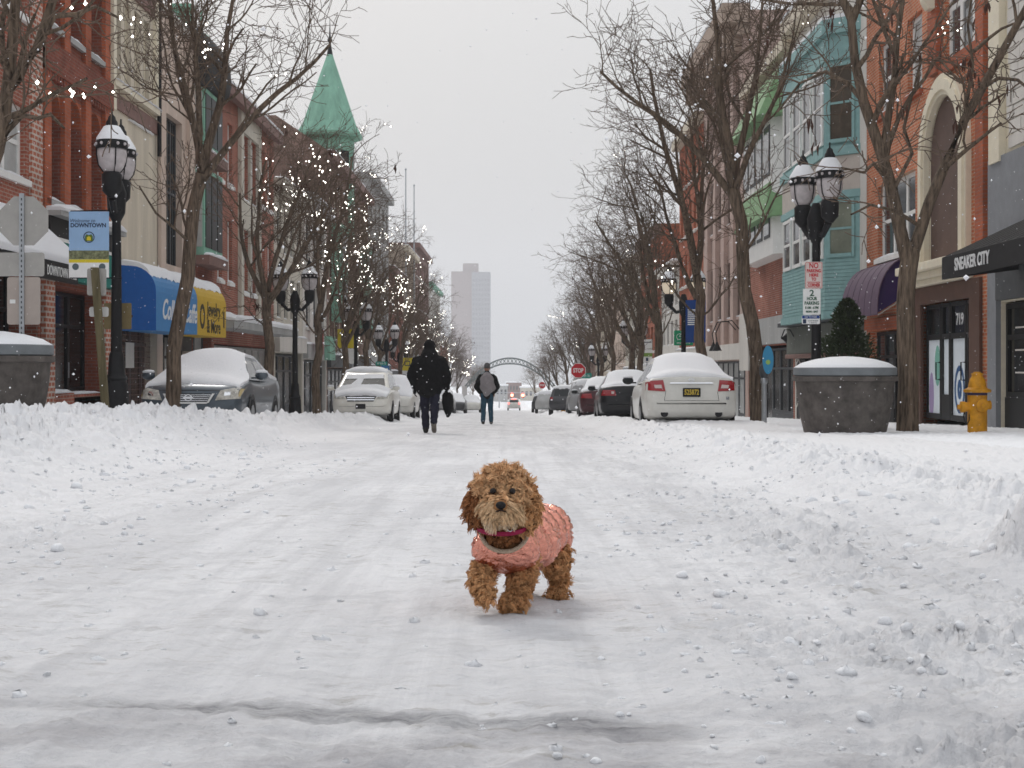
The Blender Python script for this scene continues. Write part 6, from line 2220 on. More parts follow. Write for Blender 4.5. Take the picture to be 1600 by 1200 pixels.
c.patch('trunk_seam', [(-.52, .60), (.52, .60), (.52, .606), (-.52, .606)], M_TRIM, off=.004, n=8, th=.006)
for sx in (-1, 1):
    c.patch('trunk_seam', [(sx * .52, .60), (sx * .527, .60), (sx * .497, .78), (sx * .49, .78)], M_TRIM, off=.004, n=5, th=.006)
    ex = MB().lathe([(.07, -.02), (.075, .0), (.06, .0), (.055, .06)], 16, (sx * .52, -2.40, .36), ax='y')
    ex.build('exhaust', M_TRIM, c.t, smooth=40)
c.plate('525872', .76, pm=mat('plate_navy', (.012, .014, .016), .4), tm=mat('plate_gold', (.55, .40, .06), .4), w=.34, h=.17)
em = MB()
for j in range(16):
    a0, a1 = 2 * math.pi * j / 16, 2 * math.pi * (j + 1) / 16
    em.prism([(r * 1.25 * math.cos(a), r * math.sin(a)) for r, a in ((.042, a0), (.042, a1), (.03, a1), (.03, a0))], 0, .012, FR)
em.prism([(-.06, -.008), (.06, -.008), (.06, .008), (-.06, .008)], -.002, .010, FR)
em.build('emblem', M_CHROME, c.t, loc=(0, -2.405, 1.0))
c.patch('sticker', [(.66, .62), (.72, .62), (.72, .68), (.66, .68)], M_MGREY, off=.003, n=2, th=.004)
c.snow(-2.30, 1.2, .10, 3)

cb = sedan_rear(990, 40.5, 'black sedan with snowy roof parked ahead of the white sedan', paint('black_car_paint', (.012, .012, .014)), rz=R(-1.5))
for sx in (-1, 1):
    o = cb.patch('tail_lamp', [(sx * .42, .80), (sx * .86, .80), (sx * .85, .96), (sx * .46, .96)], M_TAIL, off=.016, n=8)
    cb.patch('clear_lens', [(sx * .48, .85), (sx * .56, .85), (sx * .56, .92), (sx * .48, .92)], M_TAILC, off=.022, n=3, parent=o)
cb.mirrors(M_TRIM)
cb.plate('', .72, pm=MATS['plate_navy'])
cb.snow(-2.1, 1.2, .11, 4)
frost = cb.snow(-2.25, -2.02, .015, 8)
cr_ = sedan_rear(948, 51, 'dark red sedan with snowy roof behind the black sedan', paint('maroon_car_paint', (.06, .012, .016)), rz=R(-1.5))
for sx in (-1, 1):
    cr_.patch('tail_lamp', [(sx * .45, .78), (sx * .86, .80), (sx * .85, .95), (sx * .48, .96)], M_TAIL, off=.016, n=8)
cr_.mirrors(M_TRIM)
cr_.snow(-2.25, 1.2, .12, 5)
cs = sedan_rear(920, 66, 'silver car half hidden between the dark red sedan and stop sign', paint('silver_car_paint', (.30, .30, .30)), rz=R(-1), spec=SUV)
cs.snow(-2.0, 1.1, .10, 6)
cu_ = sedan_rear(885, 84, 'dark grey sport utility car parked beyond the stop sign', paint('dark_grey_car_paint', (.055, .055, .06)), rz=R(-3), spec=SUV)
cu_.patch('rear_window', [(-.62, 1.12), (.62, 1.12), (.56, 1.52), (-.56, 1.52)], M_CARGL, off=.006, n=5)
for sx in (-1, 1):
    cu_.patch('tail_lamp', [(sx * .66, .9), (sx * .86, .9), (sx * .84, 1.06), (sx * .68, 1.06)], M_TAIL, off=.014, n=4)
cu_.snow(-1.95, .5, .09, 7)
cw_ = sedan_rear(856, 112, 'pale car parked beyond the dark grey sport utility car', paint('pale_car_paint', (.45, .45, .44)), rz=R(-2), spec=SUV)
cw_.snow(-2.0, 1.1, .10, 9)
ck_ = sedan_rear(848, 128, 'dark car farthest along the right kerb', paint('charcoal_car_paint', (.035, .036, .04)), rz=R(-2), spec=SUV)
ck_.snow(-2.0, 1.1, .10, 10)
cd_ = sedan_rear(803, 205, 'white car with lit red tail lamps driving far down the street', CW, spec=SUV, name='moving_car')
M_TAILL = mat('lit_tail_lamp', (.8, .05, .05), .4, emit=(1, .12, .1), estr=6)
for sx in (-1, 1):
    cd_.patch('tail_lamp', [(sx * .62, .9), (sx * .86, .9), (sx * .84, 1.1), (sx * .66, 1.1)], M_TAILL, off=.02, n=3)
cd_.patch('brake_lamp', [(-.3, 1.56), (.3, 1.56), (.3, 1.64), (-.3, 1.64)], M_TAILL, off=.02, n=2)
cd_.patch('rear_window', [(-.62, 1.15), (.62, 1.15), (.56, 1.5), (-.56, 1.5)], M_CARGL, off=.006, n=4)
cd_.snow(-1.9, .5, .08, 11)

# ---- left side: facing the camera
def front_car(px, Z, label, pm, spec, rz=0.0, dx=0.0):
    X = (px - 800) * Z / FPX
    L_ = spec['st'][-1][0]
    c = Car('parked_car', label, 'car', (X, Z + L_, g(Z + L_) + .02), math.pi + rz, spec, pm)
    c.t.rotation_euler = (math.atan(SL), 0, math.pi + rz)
    c.windows()
    c.wheels()
    return c
CG = paint('slate_grey_car_paint', (.085, .105, .125), .3)
c = front_car(294, 26.6, 'dark slate grey sedan buried in snow on the left kerb', CG, SEDAN, rz=R(0.8))
c.t.scale = (1.08, 1.05, 1.04)
c.mirrors(CG)
for sx in (-1, 1):
    o = c.patch('headlight', [(sx * .45, .58), (sx * .85, .61), (sx * .865, .83), (sx * .53, .76)], M_HEAD, 'front', off=.016, n=8)
    c.patch('headlight_bowl', [(sx * .60, .66), (sx * .70, .67), (sx * .70, .74), (sx * .60, .73)], M_CHROME, 'front', off=.022, n=4, parent=o)
    c.patch('turn_lamp', [(sx * .82, .645), (sx * .85, .65), (sx * .86, .79), (sx * .83, .79)], mat('amber_lens', (.60, .48, .25), .2), 'front', off=.024, n=4, parent=o)
gr_ = c.patch('grille', [(-.30, .55), (.30, .55), (.40, .70), (-.40, .70)], M_TRIM, 'front', off=.012, n=8)
for k in range(4):
    z = .57 + k * .033
    hw = .31 + (z - .55) * .6
    c.patch('grille_slat', [(-hw, z), (hw, z), (hw, z + .012), (-hw, z + .012)], M_CHROME, 'front', off=.02, n=8, parent=gr_)
chm = [c.patch('chrome_surround', [(-.31, .52), (.31, .52), (.31, .55), (-.31, .55)], M_SWHITE, 'front', off=.03, n=8, parent=gr_)]
for sx in (-1, 1):
    c.patch('chrome_surround', [(sx * .30, .52), (sx * .345, .54), (sx * .44, .70), (sx * .40, .70)], M_SWHITE, 'front', off=.03, n=6, parent=gr_)
em = MB()
for j in range(16):
    a0, a1 = 2 * math.pi * j / 16, 2 * math.pi * (j + 1) / 16
    em.prism([(r * 1.1 * math.cos(a), r * math.sin(a)) for r, a in ((.062, a0), (.062, a1), (.045, a1), (.045, a0))], 0, .012, FR)
em.prism([(-.085, -.012), (.085, -.012), (.085, .012), (-.085, .012)], -.002, .010, FR)
em.build('emblem', M_CHROME, gr_, loc=(0, 2.46, .625))
c.patch('lower_intake', [(-.42, .345), (.42, .345), (.48, .42), (-.48, .42)], M_TRIM, 'front', off=.008, n=8)
c.patch('hood_seam', [(-.62, .755), (.62, .755), (.60, .765), (-.60, .765)], M_TRIM, 'front', off=.004, n=8, th=.006)
c.snow(-2.2, 2.20, .105, 12, front_ragged=.05)
CV = paint('cream_car_paint', (.80, .78, .71), .05)
c = front_car(562, 46.5, 'cream white minivan facing out on the left kerb', CV, VAN, rz=R(.6))
c.mirrors(CV)
for sx in (-1, 1):
    c.patch('headlight', [(sx * .50, .74), (sx * .90, .76), (sx * .92, .92), (sx * .58, .84)], M_HEAD, 'front', off=.016, n=8)
gr_ = c.patch('grille', [(-.42, .66), (.42, .66), (.52, .86), (-.52, .86)], M_TRIM, 'front', off=.012, n=8)
for k in range(2):
    z = .70 + k * .07
    c.patch('grille_slat', [(-.44, z), (.44, z), (.45, z + .03), (-.45, z + .03)], M_CHROME, 'front', off=.02, n=8, parent=gr_)
c.patch('windshield', [(-.74, 1.1), (.74, 1.1), (.62, 1.55), (-.62, 1.55)], M_CARGL, 'front', off=.010, n=8)
c.plate('', .50, axis='front', pm=M_TRIM)
# snow on the van leaves two wiped fans of glass
c.snow(-2.3, .62, .12, 13)
c.snow(1.60, 2.46, .12, 14)
for q in ([(-.74, 1.06), (-.05, 1.06), (-.05, 1.18), (-.74, 1.12)], [(-.05, 1.06), (.74, 1.06), (.74, 1.20), (-.05, 1.18)], [(-.64, 1.44), (.64, 1.42), (.60, 1.58), (-.60, 1.58)], [(.10, 1.18), (.45, 1.20), (.22, 1.44), (.02, 1.44)]):
    c.patch('snow_patch', q, M_SNOW, 'front', off=.04, n=6, th=.03)
for px, Z, sp, lab, pm in ((609, 60, VAN, 'white van tucked behind the cream minivan', CW), (709, 112, SEDAN, 'dark snow-capped car parked far on the left', MATS['charcoal_car_paint']), (735, 128, SEDAN, 'white snow-capped car parked far left of the second walker', CW), (688, 100, SUV, 'grey snow-capped car behind the black-coated walker', MATS['silver_car_paint'])):
    c = front_car(px, Z, lab, pm, sp)
    c.patch('windshield', [(-.66, 1.1), (.66, 1.1), (.56, 1.36), (-.56, 1.36)], M_CARGL, 'front', off=.006, n=4)
    c.snow(sp['st'][0][0] + .3, sp['st'][-1][0] - .35, .12, int(Z))
# ------------------------------------------------------------------ people and dog
def solid(caps, voxel, smooth=6, sides=14):
    """one continuous skin round a set of tapered limbs: (p0, p1, r0, r1) or (centre, radii)"""
    mb = MB()
    for c in caps:
        if len(c) == 2:
            mb.ball(c[0], c[1], 18, 12)
        else:
            p0, p1, r0, r1 = c
            mb.tube([p0, p1], [r0, r1], sides)
            mb.ball(p0, r0, sides, 10)
            mb.ball(p1, r1, sides, 10)
    me = bpy.data.meshes.new('tmp')
    me.from_pydata(mb.v, [], mb.f)
    o = bpy.data.objects.new('tmp', me)
    COL.objects.link(o)
    md = o.modifiers.new('r', 'REMESH')
    md.mode = 'VOXEL'
    md.voxel_size = voxel
    if smooth:
        sm__ = o.modifiers.new('s', 'SMOOTH')
        sm__.iterations = smooth
        sm__.factor = .5
    bpy.context.view_layer.update()
    out = bpy.data.meshes.new_from_object(o.evaluated_get(bpy.context.evaluated_depsgraph_get()))
    bpy.data.objects.remove(o)
    bpy.data.meshes.remove(me)
    out.materials.clear()
    return out
def verts_of(me):
    co = np.empty(len(me.vertices) * 3, np.float32)
    me.vertices.foreach_get('co', co)
    no = np.empty(len(me.vertices) * 3, np.float32)
    me.vertices.foreach_get('normal', no)
    return co.reshape(-1, 3).astype(float), no.reshape(-1, 3).astype(float)
def n3(P, s, seed=0):
    return pnoise(P[:, 0] * s + seed + P[:, 2] * s * .7, P[:, 1] * s + P[:, 2] * s * .9 - seed)
def finish(me, name, m, parent, disp=None):
    if disp is not None:
        co, no = verts_of(me)
        co = co + no * disp(co, no)[:, None]
        me.vertices.foreach_set('co', co.astype(np.float32).ravel())
        me.update()
    me.name = name
    me.materials.append(m)
    me.shade_smooth()
    return put(name, me, parent)
M_SKIN = mat('skin', (.36, .20, .14), .6)
M_BLKC = mat('black_cloth', (.006, .006, .0065), .9, var=.3, vscale=14, bump=.4, bscale=40)
M_NAVY = mat('navy_cloth', (.018, .018, .032), .9, var=.3, vscale=10, bump=.4, bscale=40)
M_JEAN = mat('blue_denim', (.03, .075, .115), .9, var=.3, vscale=10, bump=.4, bscale=50)
M_SHOE = mat('dark_shoe', (.02, .018, .016), .6)
M_SOLE = mat('worn_sole', (.16, .14, .12), .8, var=.3, vscale=20)
M_GREYC = mat('grey_cloth', (.11, .105, .105), .9, var=.2, vscale=12, bump=.4, bscale=40)
M_GREYB = mat('grey_backpack', (.25, .23, .235), .75, var=.15, vscale=6, bump=.3, bscale=30)

def hand(side, wrist, d, m, parent, curl=.5):
    """glove or hand: palm, four unequal bent fingers and a thumb, as one mesh"""
    caps = []
    w = Vector(wrist)
    d = Vector(d).normalized()
    across = Vector((0, 1, 0))
    inn = Vector((-side, 0, 0))
    pc = w + d * .045
    caps.append((tuple(w), tuple(w + d * .08), .026, .032))
    caps.append((tuple(w + d * .03 - across * .02), tuple(w + d * .08 - across * .025), .02, .018))
    caps.append((tuple(w + d * .03 + across * .02), tuple(w + d * .08 + across * .025), .02, .018))
    for k, (o, l) in enumerate(((-.033, .062), (-.011, .075), (.011, .080), (.033, .070))):
        b = w + d * .085 + across * o
        m1 = b + d * l * .5 + inn * l * .1
        e = m1 + (d * (1 - curl) + inn * curl).normalized() * l * .55
        caps += [(tuple(b), tuple(m1), .0105, .0100), (tuple(m1), tuple(e), .0100, .0085)]
    t0 = w + d * .03 + across * .035
    t1 = t0 + (d * .6 + across * .7).normalized() * .035
    t2 = t1 + (d * .9 + inn * .3).normalized() * .03
    caps += [(tuple(t0), tuple(t1), .014, .012), (tuple(t1), tuple(t2), .012, .010)]
    me = solid(caps, .006, 2, 8)
    return finish(me, 'glove' if m is not M_SKIN else 'hand', m, parent)

def person_a():
    Z = 27.4
    X = (671 - 800) * Z / FPX
    t = thing('person', 'person in black hooded parka walking away with black bag in hand', 'person', (X, Z, ground_z(X, Z)), R(-3))
    # feet: left planted, right lifted behind with the sole showing (walking to +y)
    hipL, hipR = (-.095, 0, .90), (.095, 0, .90)
    kneeL, kneeR = (-.10, .12, .50), (.10, -.02, .48)
    ankL, ankR = (-.075, .06, .09), (.115, -.30, .19)
    body = solid([((0, 0, .92), (0, .01, 1.30), .13, .15), ((-.17, .01, 1.40), (.17, .01, 1.40), .065, .065), ((0, .01, 1.38), (0, .03, 1.56), .06, .055), ((0, .04, 1.64), (.078, .098, .118)),
                  (hipL, kneeL, .085, .06), (kneeL, ankL, .056, .04), (hipR, kneeR, .085, .06), (kneeR, ankR, .056, .04),
                  ((-.19, .01, 1.40), (-.30, -.02, 1.12), .055, .045), ((-.30, -.02, 1.12), (-.27, .06, .88), .042, .032),
                  ((.19, .01, 1.40), (.29, -.02, 1.12), .055, .045), ((.29, -.02, 1.12), (.30, .05, .86), .042, .032)], .018, 3)
    finish(body, 'body', M_SKIN, t)
    wr = lambda a, f: (lambda P, N: a * n3(P, f) + a * .6 * n3(P, f * 2.3, 5))
    jk = solid([((0, -.01, .86), (0, .0, 1.10), (.20), .205), ((0, .0, 1.10), (0, .0, 1.36), .205, .19), ((-.13, -.01, .85), (-.12, 0, 1.3), .13, .14), ((.13, -.01, .85), (.12, 0, 1.3), .13, .14),
                ((-.19, .0, 1.38), (.19, .0, 1.38), .105, .105), ((0, .0, 1.40), (0, .02, 1.52), .12, .10),
                ((-.23, .0, 1.37), (-.34, -.03, 1.10), .105, .095), ((-.34, -.03, 1.10), (-.29, .06, .90), .09, .07),
                ((.23, .0, 1.37), (.335, -.03, 1.10), .105, .095), ((.335, -.03, 1.10), (.32, .05, .88), .09, .07)], .02, 5)
    finish(jk, 'parka', M_BLKC, t, wr(.014, 7))
    hd = solid([((0, .03, 1.645), (.115, .135, .15)), ((0, .0, 1.70), (.08, .10, .09)), ((0, 0, 1.53), (.15, .13, .10)), ((0, .0, 1.60), (0, -.0, 1.46), .10, .17)], .016, 5)
    finish(hd, 'hood', M_BLKC, t, wr(.007, 12))
    tr = solid([((-.085, 0, .90), (.085, 0, .90), .125, .125), (hipL, kneeL, .115, .088), (kneeL, (ankL[0], ankL[1], .12), .085, .07), (hipR, kneeR, .115, .088), (kneeR, (ankR[0], ankR[1], ankR[2] + .03), .085, .066)], .016, 4)
    finish(tr, 'trousers', M_NAVY, t, wr(.010, 13))
    s1 = solid([((-.075, .05, .06), (-.08, .20, .045), .052, .042), ((-.075, .04, .10), (-.075, .05, .05), .05, .052)], .01, 3)
    finish(s1, 'shoe', M_SHOE, t)
    s2 = solid([((.115, -.31, .17), (.118, -.22, .06), .052, .044), ((.115, -.30, .21), (.115, -.31, .17), .05, .052)], .01, 3)
    so = finish(s2, 'shoe', M_SHOE, t)
    sl = MB().loft([[(.118 + sx * w, -.345 + dy, z) for sx, dy in ((-1, 0), (1, 0), (1, .02), (-1, .02))] for w, dy, z in ((.028, 0, .21), (.036, 0, .17))] if False else [[(.117 - .036, -.352, .215), (.117 + .036, -.352, .215), (.117 + .036, -.335, .215), (.117 - .036, -.335, .215)], [(.117 - .042, -.365, .16), (.117 + .042, -.365, .16), (.117 + .042, -.34, .16), (.117 - .042, -.34, .16)], [(.118 - .045, -.315, .075), (.118 + .045, -.315, .075), (.118 + .045, -.29, .075), (.118 - .045, -.29, .075)], [(.118 - .03, -.25, .02), (.118 + .03, -.25, .02), (.118 + .03, -.23, .02), (.118 - .03, -.23, .02)]])
    sl.build('sole', M_SOLE, so, smooth=True)
    hand(1, (.32, .05, .83), (0, 0, -1), M_BLKC, t, .8)
    hand(-1, (-.29, .06, .85), (0, 0, -1), M_BLKC, t, .5)
    # bag (held: a thing of its own)
    b = thing('shopping_bag', 'slim black bag hanging from the black-coated walker\'s right hand', 'bag', (t.location.x + .345, Z + .06, t.location.z + .30))
    bm = MB()
    rings = []
    for z, w, d, xo in ((0.0, .02, .02, .0), (.04, .045, .05, .005), (.15, .09, .07, .01), (.30, .115, .075, .0), (.42, .10, .05, -.005), (.48, .06, .03, -.01)):
        rings.append([(xo + w * math.cos(2 * math.pi * j / 16) * (1 + .06 * math.sin(j * 3 + z * 20)), d * math.sin(2 * math.pi * j / 16), z) for j in range(16)])
    bm.loft(rings)
    bm.build('bag_body', M_BLKC, b, smooth=True)
    MB().tube([(-.06, 0, .42), (-.05, 0, .50), (-.03, -.01, .53), (-.01, 0, .50), (.02, 0, .43)], .012, 6).build('handle', M_BLKC, b, smooth=True)
person_a()
def person_b():
    Z = 41.7
    X = (761 - 800) * Z / FPX
    t = thing('person', 'person in black jacket and jeans walking away with grey backpack', 'person', (X, Z, ground_z(X, Z)), R(2))
    hipL, hipR = (-.09, 0, .88), (.09, 0, .88)
    kneeL, kneeR = (-.10, .04, .48), (.10, .02, .48)
    ankL, ankR = (-.115, -.02, .09), (.12, .03, .09)
    body = solid([((0, 0, .90), (0, .01, 1.28), .12, .14), ((-.16, .01, 1.38), (.16, .01, 1.38), .06, .06), ((0, .01, 1.36), (0, .03, 1.54), .055, .052), ((0, .04, 1.62), (.076, .096, .115)), ((-.078, .04, 1.62), (.015, .025, .035)), ((.078, .04, 1.62), (.015, .025, .035)),
                  (hipL, kneeL, .085, .06), (kneeL, ankL, .056, .04), (hipR, kneeR, .085, .06), (kneeR, ankR, .056, .04),
                  ((-.18, .01, 1.38), (-.29, .0, 1.10), .05, .042), ((-.29, .0, 1.10), (-.19, .13, .92), .04, .03),
                  ((.18, .01, 1.38), (.29, .0, 1.10), .05, .042), ((.29, .0, 1.10), (.20, .12, .92), .04, .03)], .018, 3)
    finish(body, 'body', M_SKIN, t)
    wr = lambda a, f: (lambda P, N: a * n3(P, f) + a * .6 * n3(P, f * 2.3, 5))
    jk = solid([((0, .01, .88), (0, .01, 1.34), .165, .17), ((-.11, 0, .88), (-.11, 0, 1.3), .10, .11), ((.11, 0, .88), (.11, 0, 1.3), .10, .11), ((-.17, 0, 1.37), (.17, 0, 1.37), .09, .09), ((0, .01, 1.38), (0, .02, 1.50), .10, .08),
                ((-.20, 0, 1.35), (-.31, 0, 1.09), .085, .075), ((-.31, 0, 1.09), (-.21, .13, .93), .072, .058), ((.20, 0, 1.35), (.31, 0, 1.09), .085, .075), ((.31, 0, 1.09), (.22, .12, .93), .072, .058)], .02, 5)
    finish(jk, 'jacket', M_BLKC, t, wr(.012, 8))
    tr = solid([((-.08, 0, .88), (.08, 0, .88), .115, .115), (hipL, kneeL, .10, .078), (kneeL, (ankL[0], ankL[1], .11), .076, .066), (hipR, kneeR, .10, .078), (kneeR, (ankR[0], ankR[1], .11), .076, .066)], .016, 4)
    finish(tr, 'jeans', M_JEAN, t, wr(.008, 14))
    for a in (ankL, ankR):
        s1 = solid([((a[0], a[1] - .02, .05), (a[0], a[1] + .15, .04), .05, .042), ((a[0], a[1], .10), (a[0], a[1], .05), .05, .05)], .01, 3)
        finish(s1, 'shoe', M_SHOE, t)
    hm = solid([((0, .035, 1.675), (.092, .112, .10)), ((0, .03, 1.70), (.08, .095, .09))], .014, 4)
    finish(hm, 'knit_hat', M_GREYC, t, lambda P, N: .004 * np.sin(np.arctan2(P[:, 1], P[:, 0]) * 26))
    for s, w in ((-1, (-.19, .14, .90)), (1, (.20, .13, .90))):
        hand(s, w, (0, .3, -1), M_SKIN, t, .4)
    bp = solid([((-.01, -.22, 1.24), (.20, .15, .25)), ((.0, -.26, 1.10), (.215, .16, .22)), ((-.02, -.23, .97), (.12, .12, .16)), ((.15, -.22, 1.06), (.10, .10, .10)), ((-.01, -.20, 1.42), (.11, .08, .10))], .018, 5)
    b = finish(bp, 'backpack', M_GREYB, None, lambda P, N: .016 * n3(P, 6) + .012 * n3(P, 15, 4))
    b.location = t.location
    b.rotation_euler = t.rotation_euler
    tag(b, 'lumpy grey backpack worn by the second walker', 'backpack')
person_b()

# ------------------------------------------------------------------ the dog
DZ = 3.505
DO = Vector((0, DZ, g(DZ)))
def dp(px, py, Z):
    v = Vector(((px - 800) * Z / FPX, Z, CAMH + (575 - py) * Z / FPX)) - DO
    return (v.x, v.y, v.z)
def strands(name, P, Nn, length, rad, curl, grav, m, parent, seed=0, segs=6, jit=.35, comb=(0, 0, 0), turns=1.3, lock=8):
    """curly locks rooted at P: tapered three-sided tubes, one mesh"""
    rs = np.random.RandomState(seed)
    n = len(P)
    if n < 20:
        return None
    L_ = (length if np.ndim(length) else np.full(n, length)) * (.65 + .6 * rs.rand(n)) * np.clip(1.0 + 1.1 * n3(P, 52, seed) + .5 * n3(P, 110, seed + 3), .45, 2.0)
    D = Nn + jit * rs.randn(n, 3) + np.array(comb)[None]
    D /= np.linalg.norm(D, axis=1, keepdims=True)
    A = np.cross(D, rs.randn(n, 3))
    A /= np.linalg.norm(A, axis=1, keepdims=True)
    B = np.cross(D, A)
    ph = rs.rand(n) * 6.28
    tn = turns * (.6 + .8 * rs.rand(n)) * np.where(rs.rand(n) < .5, -1, 1)
    k = segs + 1
    T = np.linspace(0, 1, k)
    # strands gather into locks: each follows the curl of the nearest lock centre
    nl = max(8, n // lock)
    ci = rs.choice(n, nl, replace=False)
    own = np.empty(n, int)
    for i0 in range(0, n, 1500):
        own[i0:i0 + 1500] = ((P[i0:i0 + 1500, None] - P[ci][None]) ** 2).sum(-1).argmin(1)
    lc = ci[own]
    D = .25 * D + .75 * D[lc]
    D /= np.linalg.norm(D, axis=1, keepdims=True)
    A, B, ph, tn = A[lc], B[lc], ph[lc] + .5 * rs.randn(n), tn[lc]
    L_ = .35 * L_ + .65 * L_[lc]
    off = P - P[lc]
    pts = np.zeros((n, k, 3))
    for i, t in enumerate(T):
        a = ph + tn * 6.283 * t
        c = (curl * min(1, t * 2.2)) * (.7 + .6 * (np.sin(ph * 7) * .5 + .5))
        pts[:, i] = P + D * (L_ * t)[:, None] - off * (.62 * t ** 1.3) + (A * np.cos(a)[:, None] + B * np.sin(a)[:, None]) * c[:, None]
        pts[:, i, 2] -= grav * L_ * t * t
    tan = np.gradient(pts, axis=1)
    tan /= np.linalg.norm(tan, axis=-1, keepdims=True) + 1e-9
    U = np.cross(tan, A[:, None, :] + .01)
    U /= np.linalg.norm(U, axis=-1, keepdims=True) + 1e-9
    W = np.cross(tan, U)
    r = rad * (.7 + .6 * rs.rand(n))[:, None] * (np.array([.9, 1.0, 1, 1, .9, .75, .35]) if k == 7 else np.linspace(1, .4, k))[None]
    V = np.stack([pts + (U * math.cos(a) + W * math.sin(a)) * r[..., None] for a in (0, 2.094, 4.189)], 2)   # n,k,3,3
    idx = np.arange(n * k * 3).reshape(n, k, 3)
    F = np.stack([idx[:, :-1, [0, 1, 2]], idx[:, :-1, [1, 2, 0]], idx[:, 1:, [1, 2, 0]], idx[:, 1:, [0, 1, 2]]], -1).reshape(-1, 4)
    me = np_mesh(name, V.reshape(-1, 3), F, m)
    return tag(put(name, me, parent), kind='stuff')
def sample(me, n, seed, keep=None):
    me.calc_loop_triangles()
    tri = np.empty(len(me.loop_triangles) * 3, np.int32)
    me.loop_triangles.foreach_get('vertices', tri)
    tri = tri.reshape(-1, 3)
    co, no = verts_of(me)
    a, b, c = co[tri[:, 0]], co[tri[:, 1]], co[tri[:, 2]]
    ar = np.linalg.norm(np.cross(b - a, c - a), axis=1)
    if keep is not None:
        ar = ar * keep((a + b + c) / 3)
    rs = np.random.RandomState(seed)
    t = rs.choice(len(tri), n, p=ar / ar.sum())
    u, v = rs.rand(n), rs.rand(n)
    f = u + v > 1
    u[f], v[f] = 1 - u[f], 1 - v[f]
    w = (1 - u - v)
    P = a[t] * w[:, None] + b[t] * u[:, None] + c[t] * v[:, None]
    Nn = no[tri[t, 0]] * w[:, None] + no[tri[t, 1]] * u[:, None] + no[tri[t, 2]] * v[:, None]
    Nn /= np.linalg.norm(Nn, axis=1, keepdims=True)
    return P, Nn
def furmat(name, c, var=.45):
    m = mat(name, c, .75, var=var, vscale=70, spec=.2)
    return m
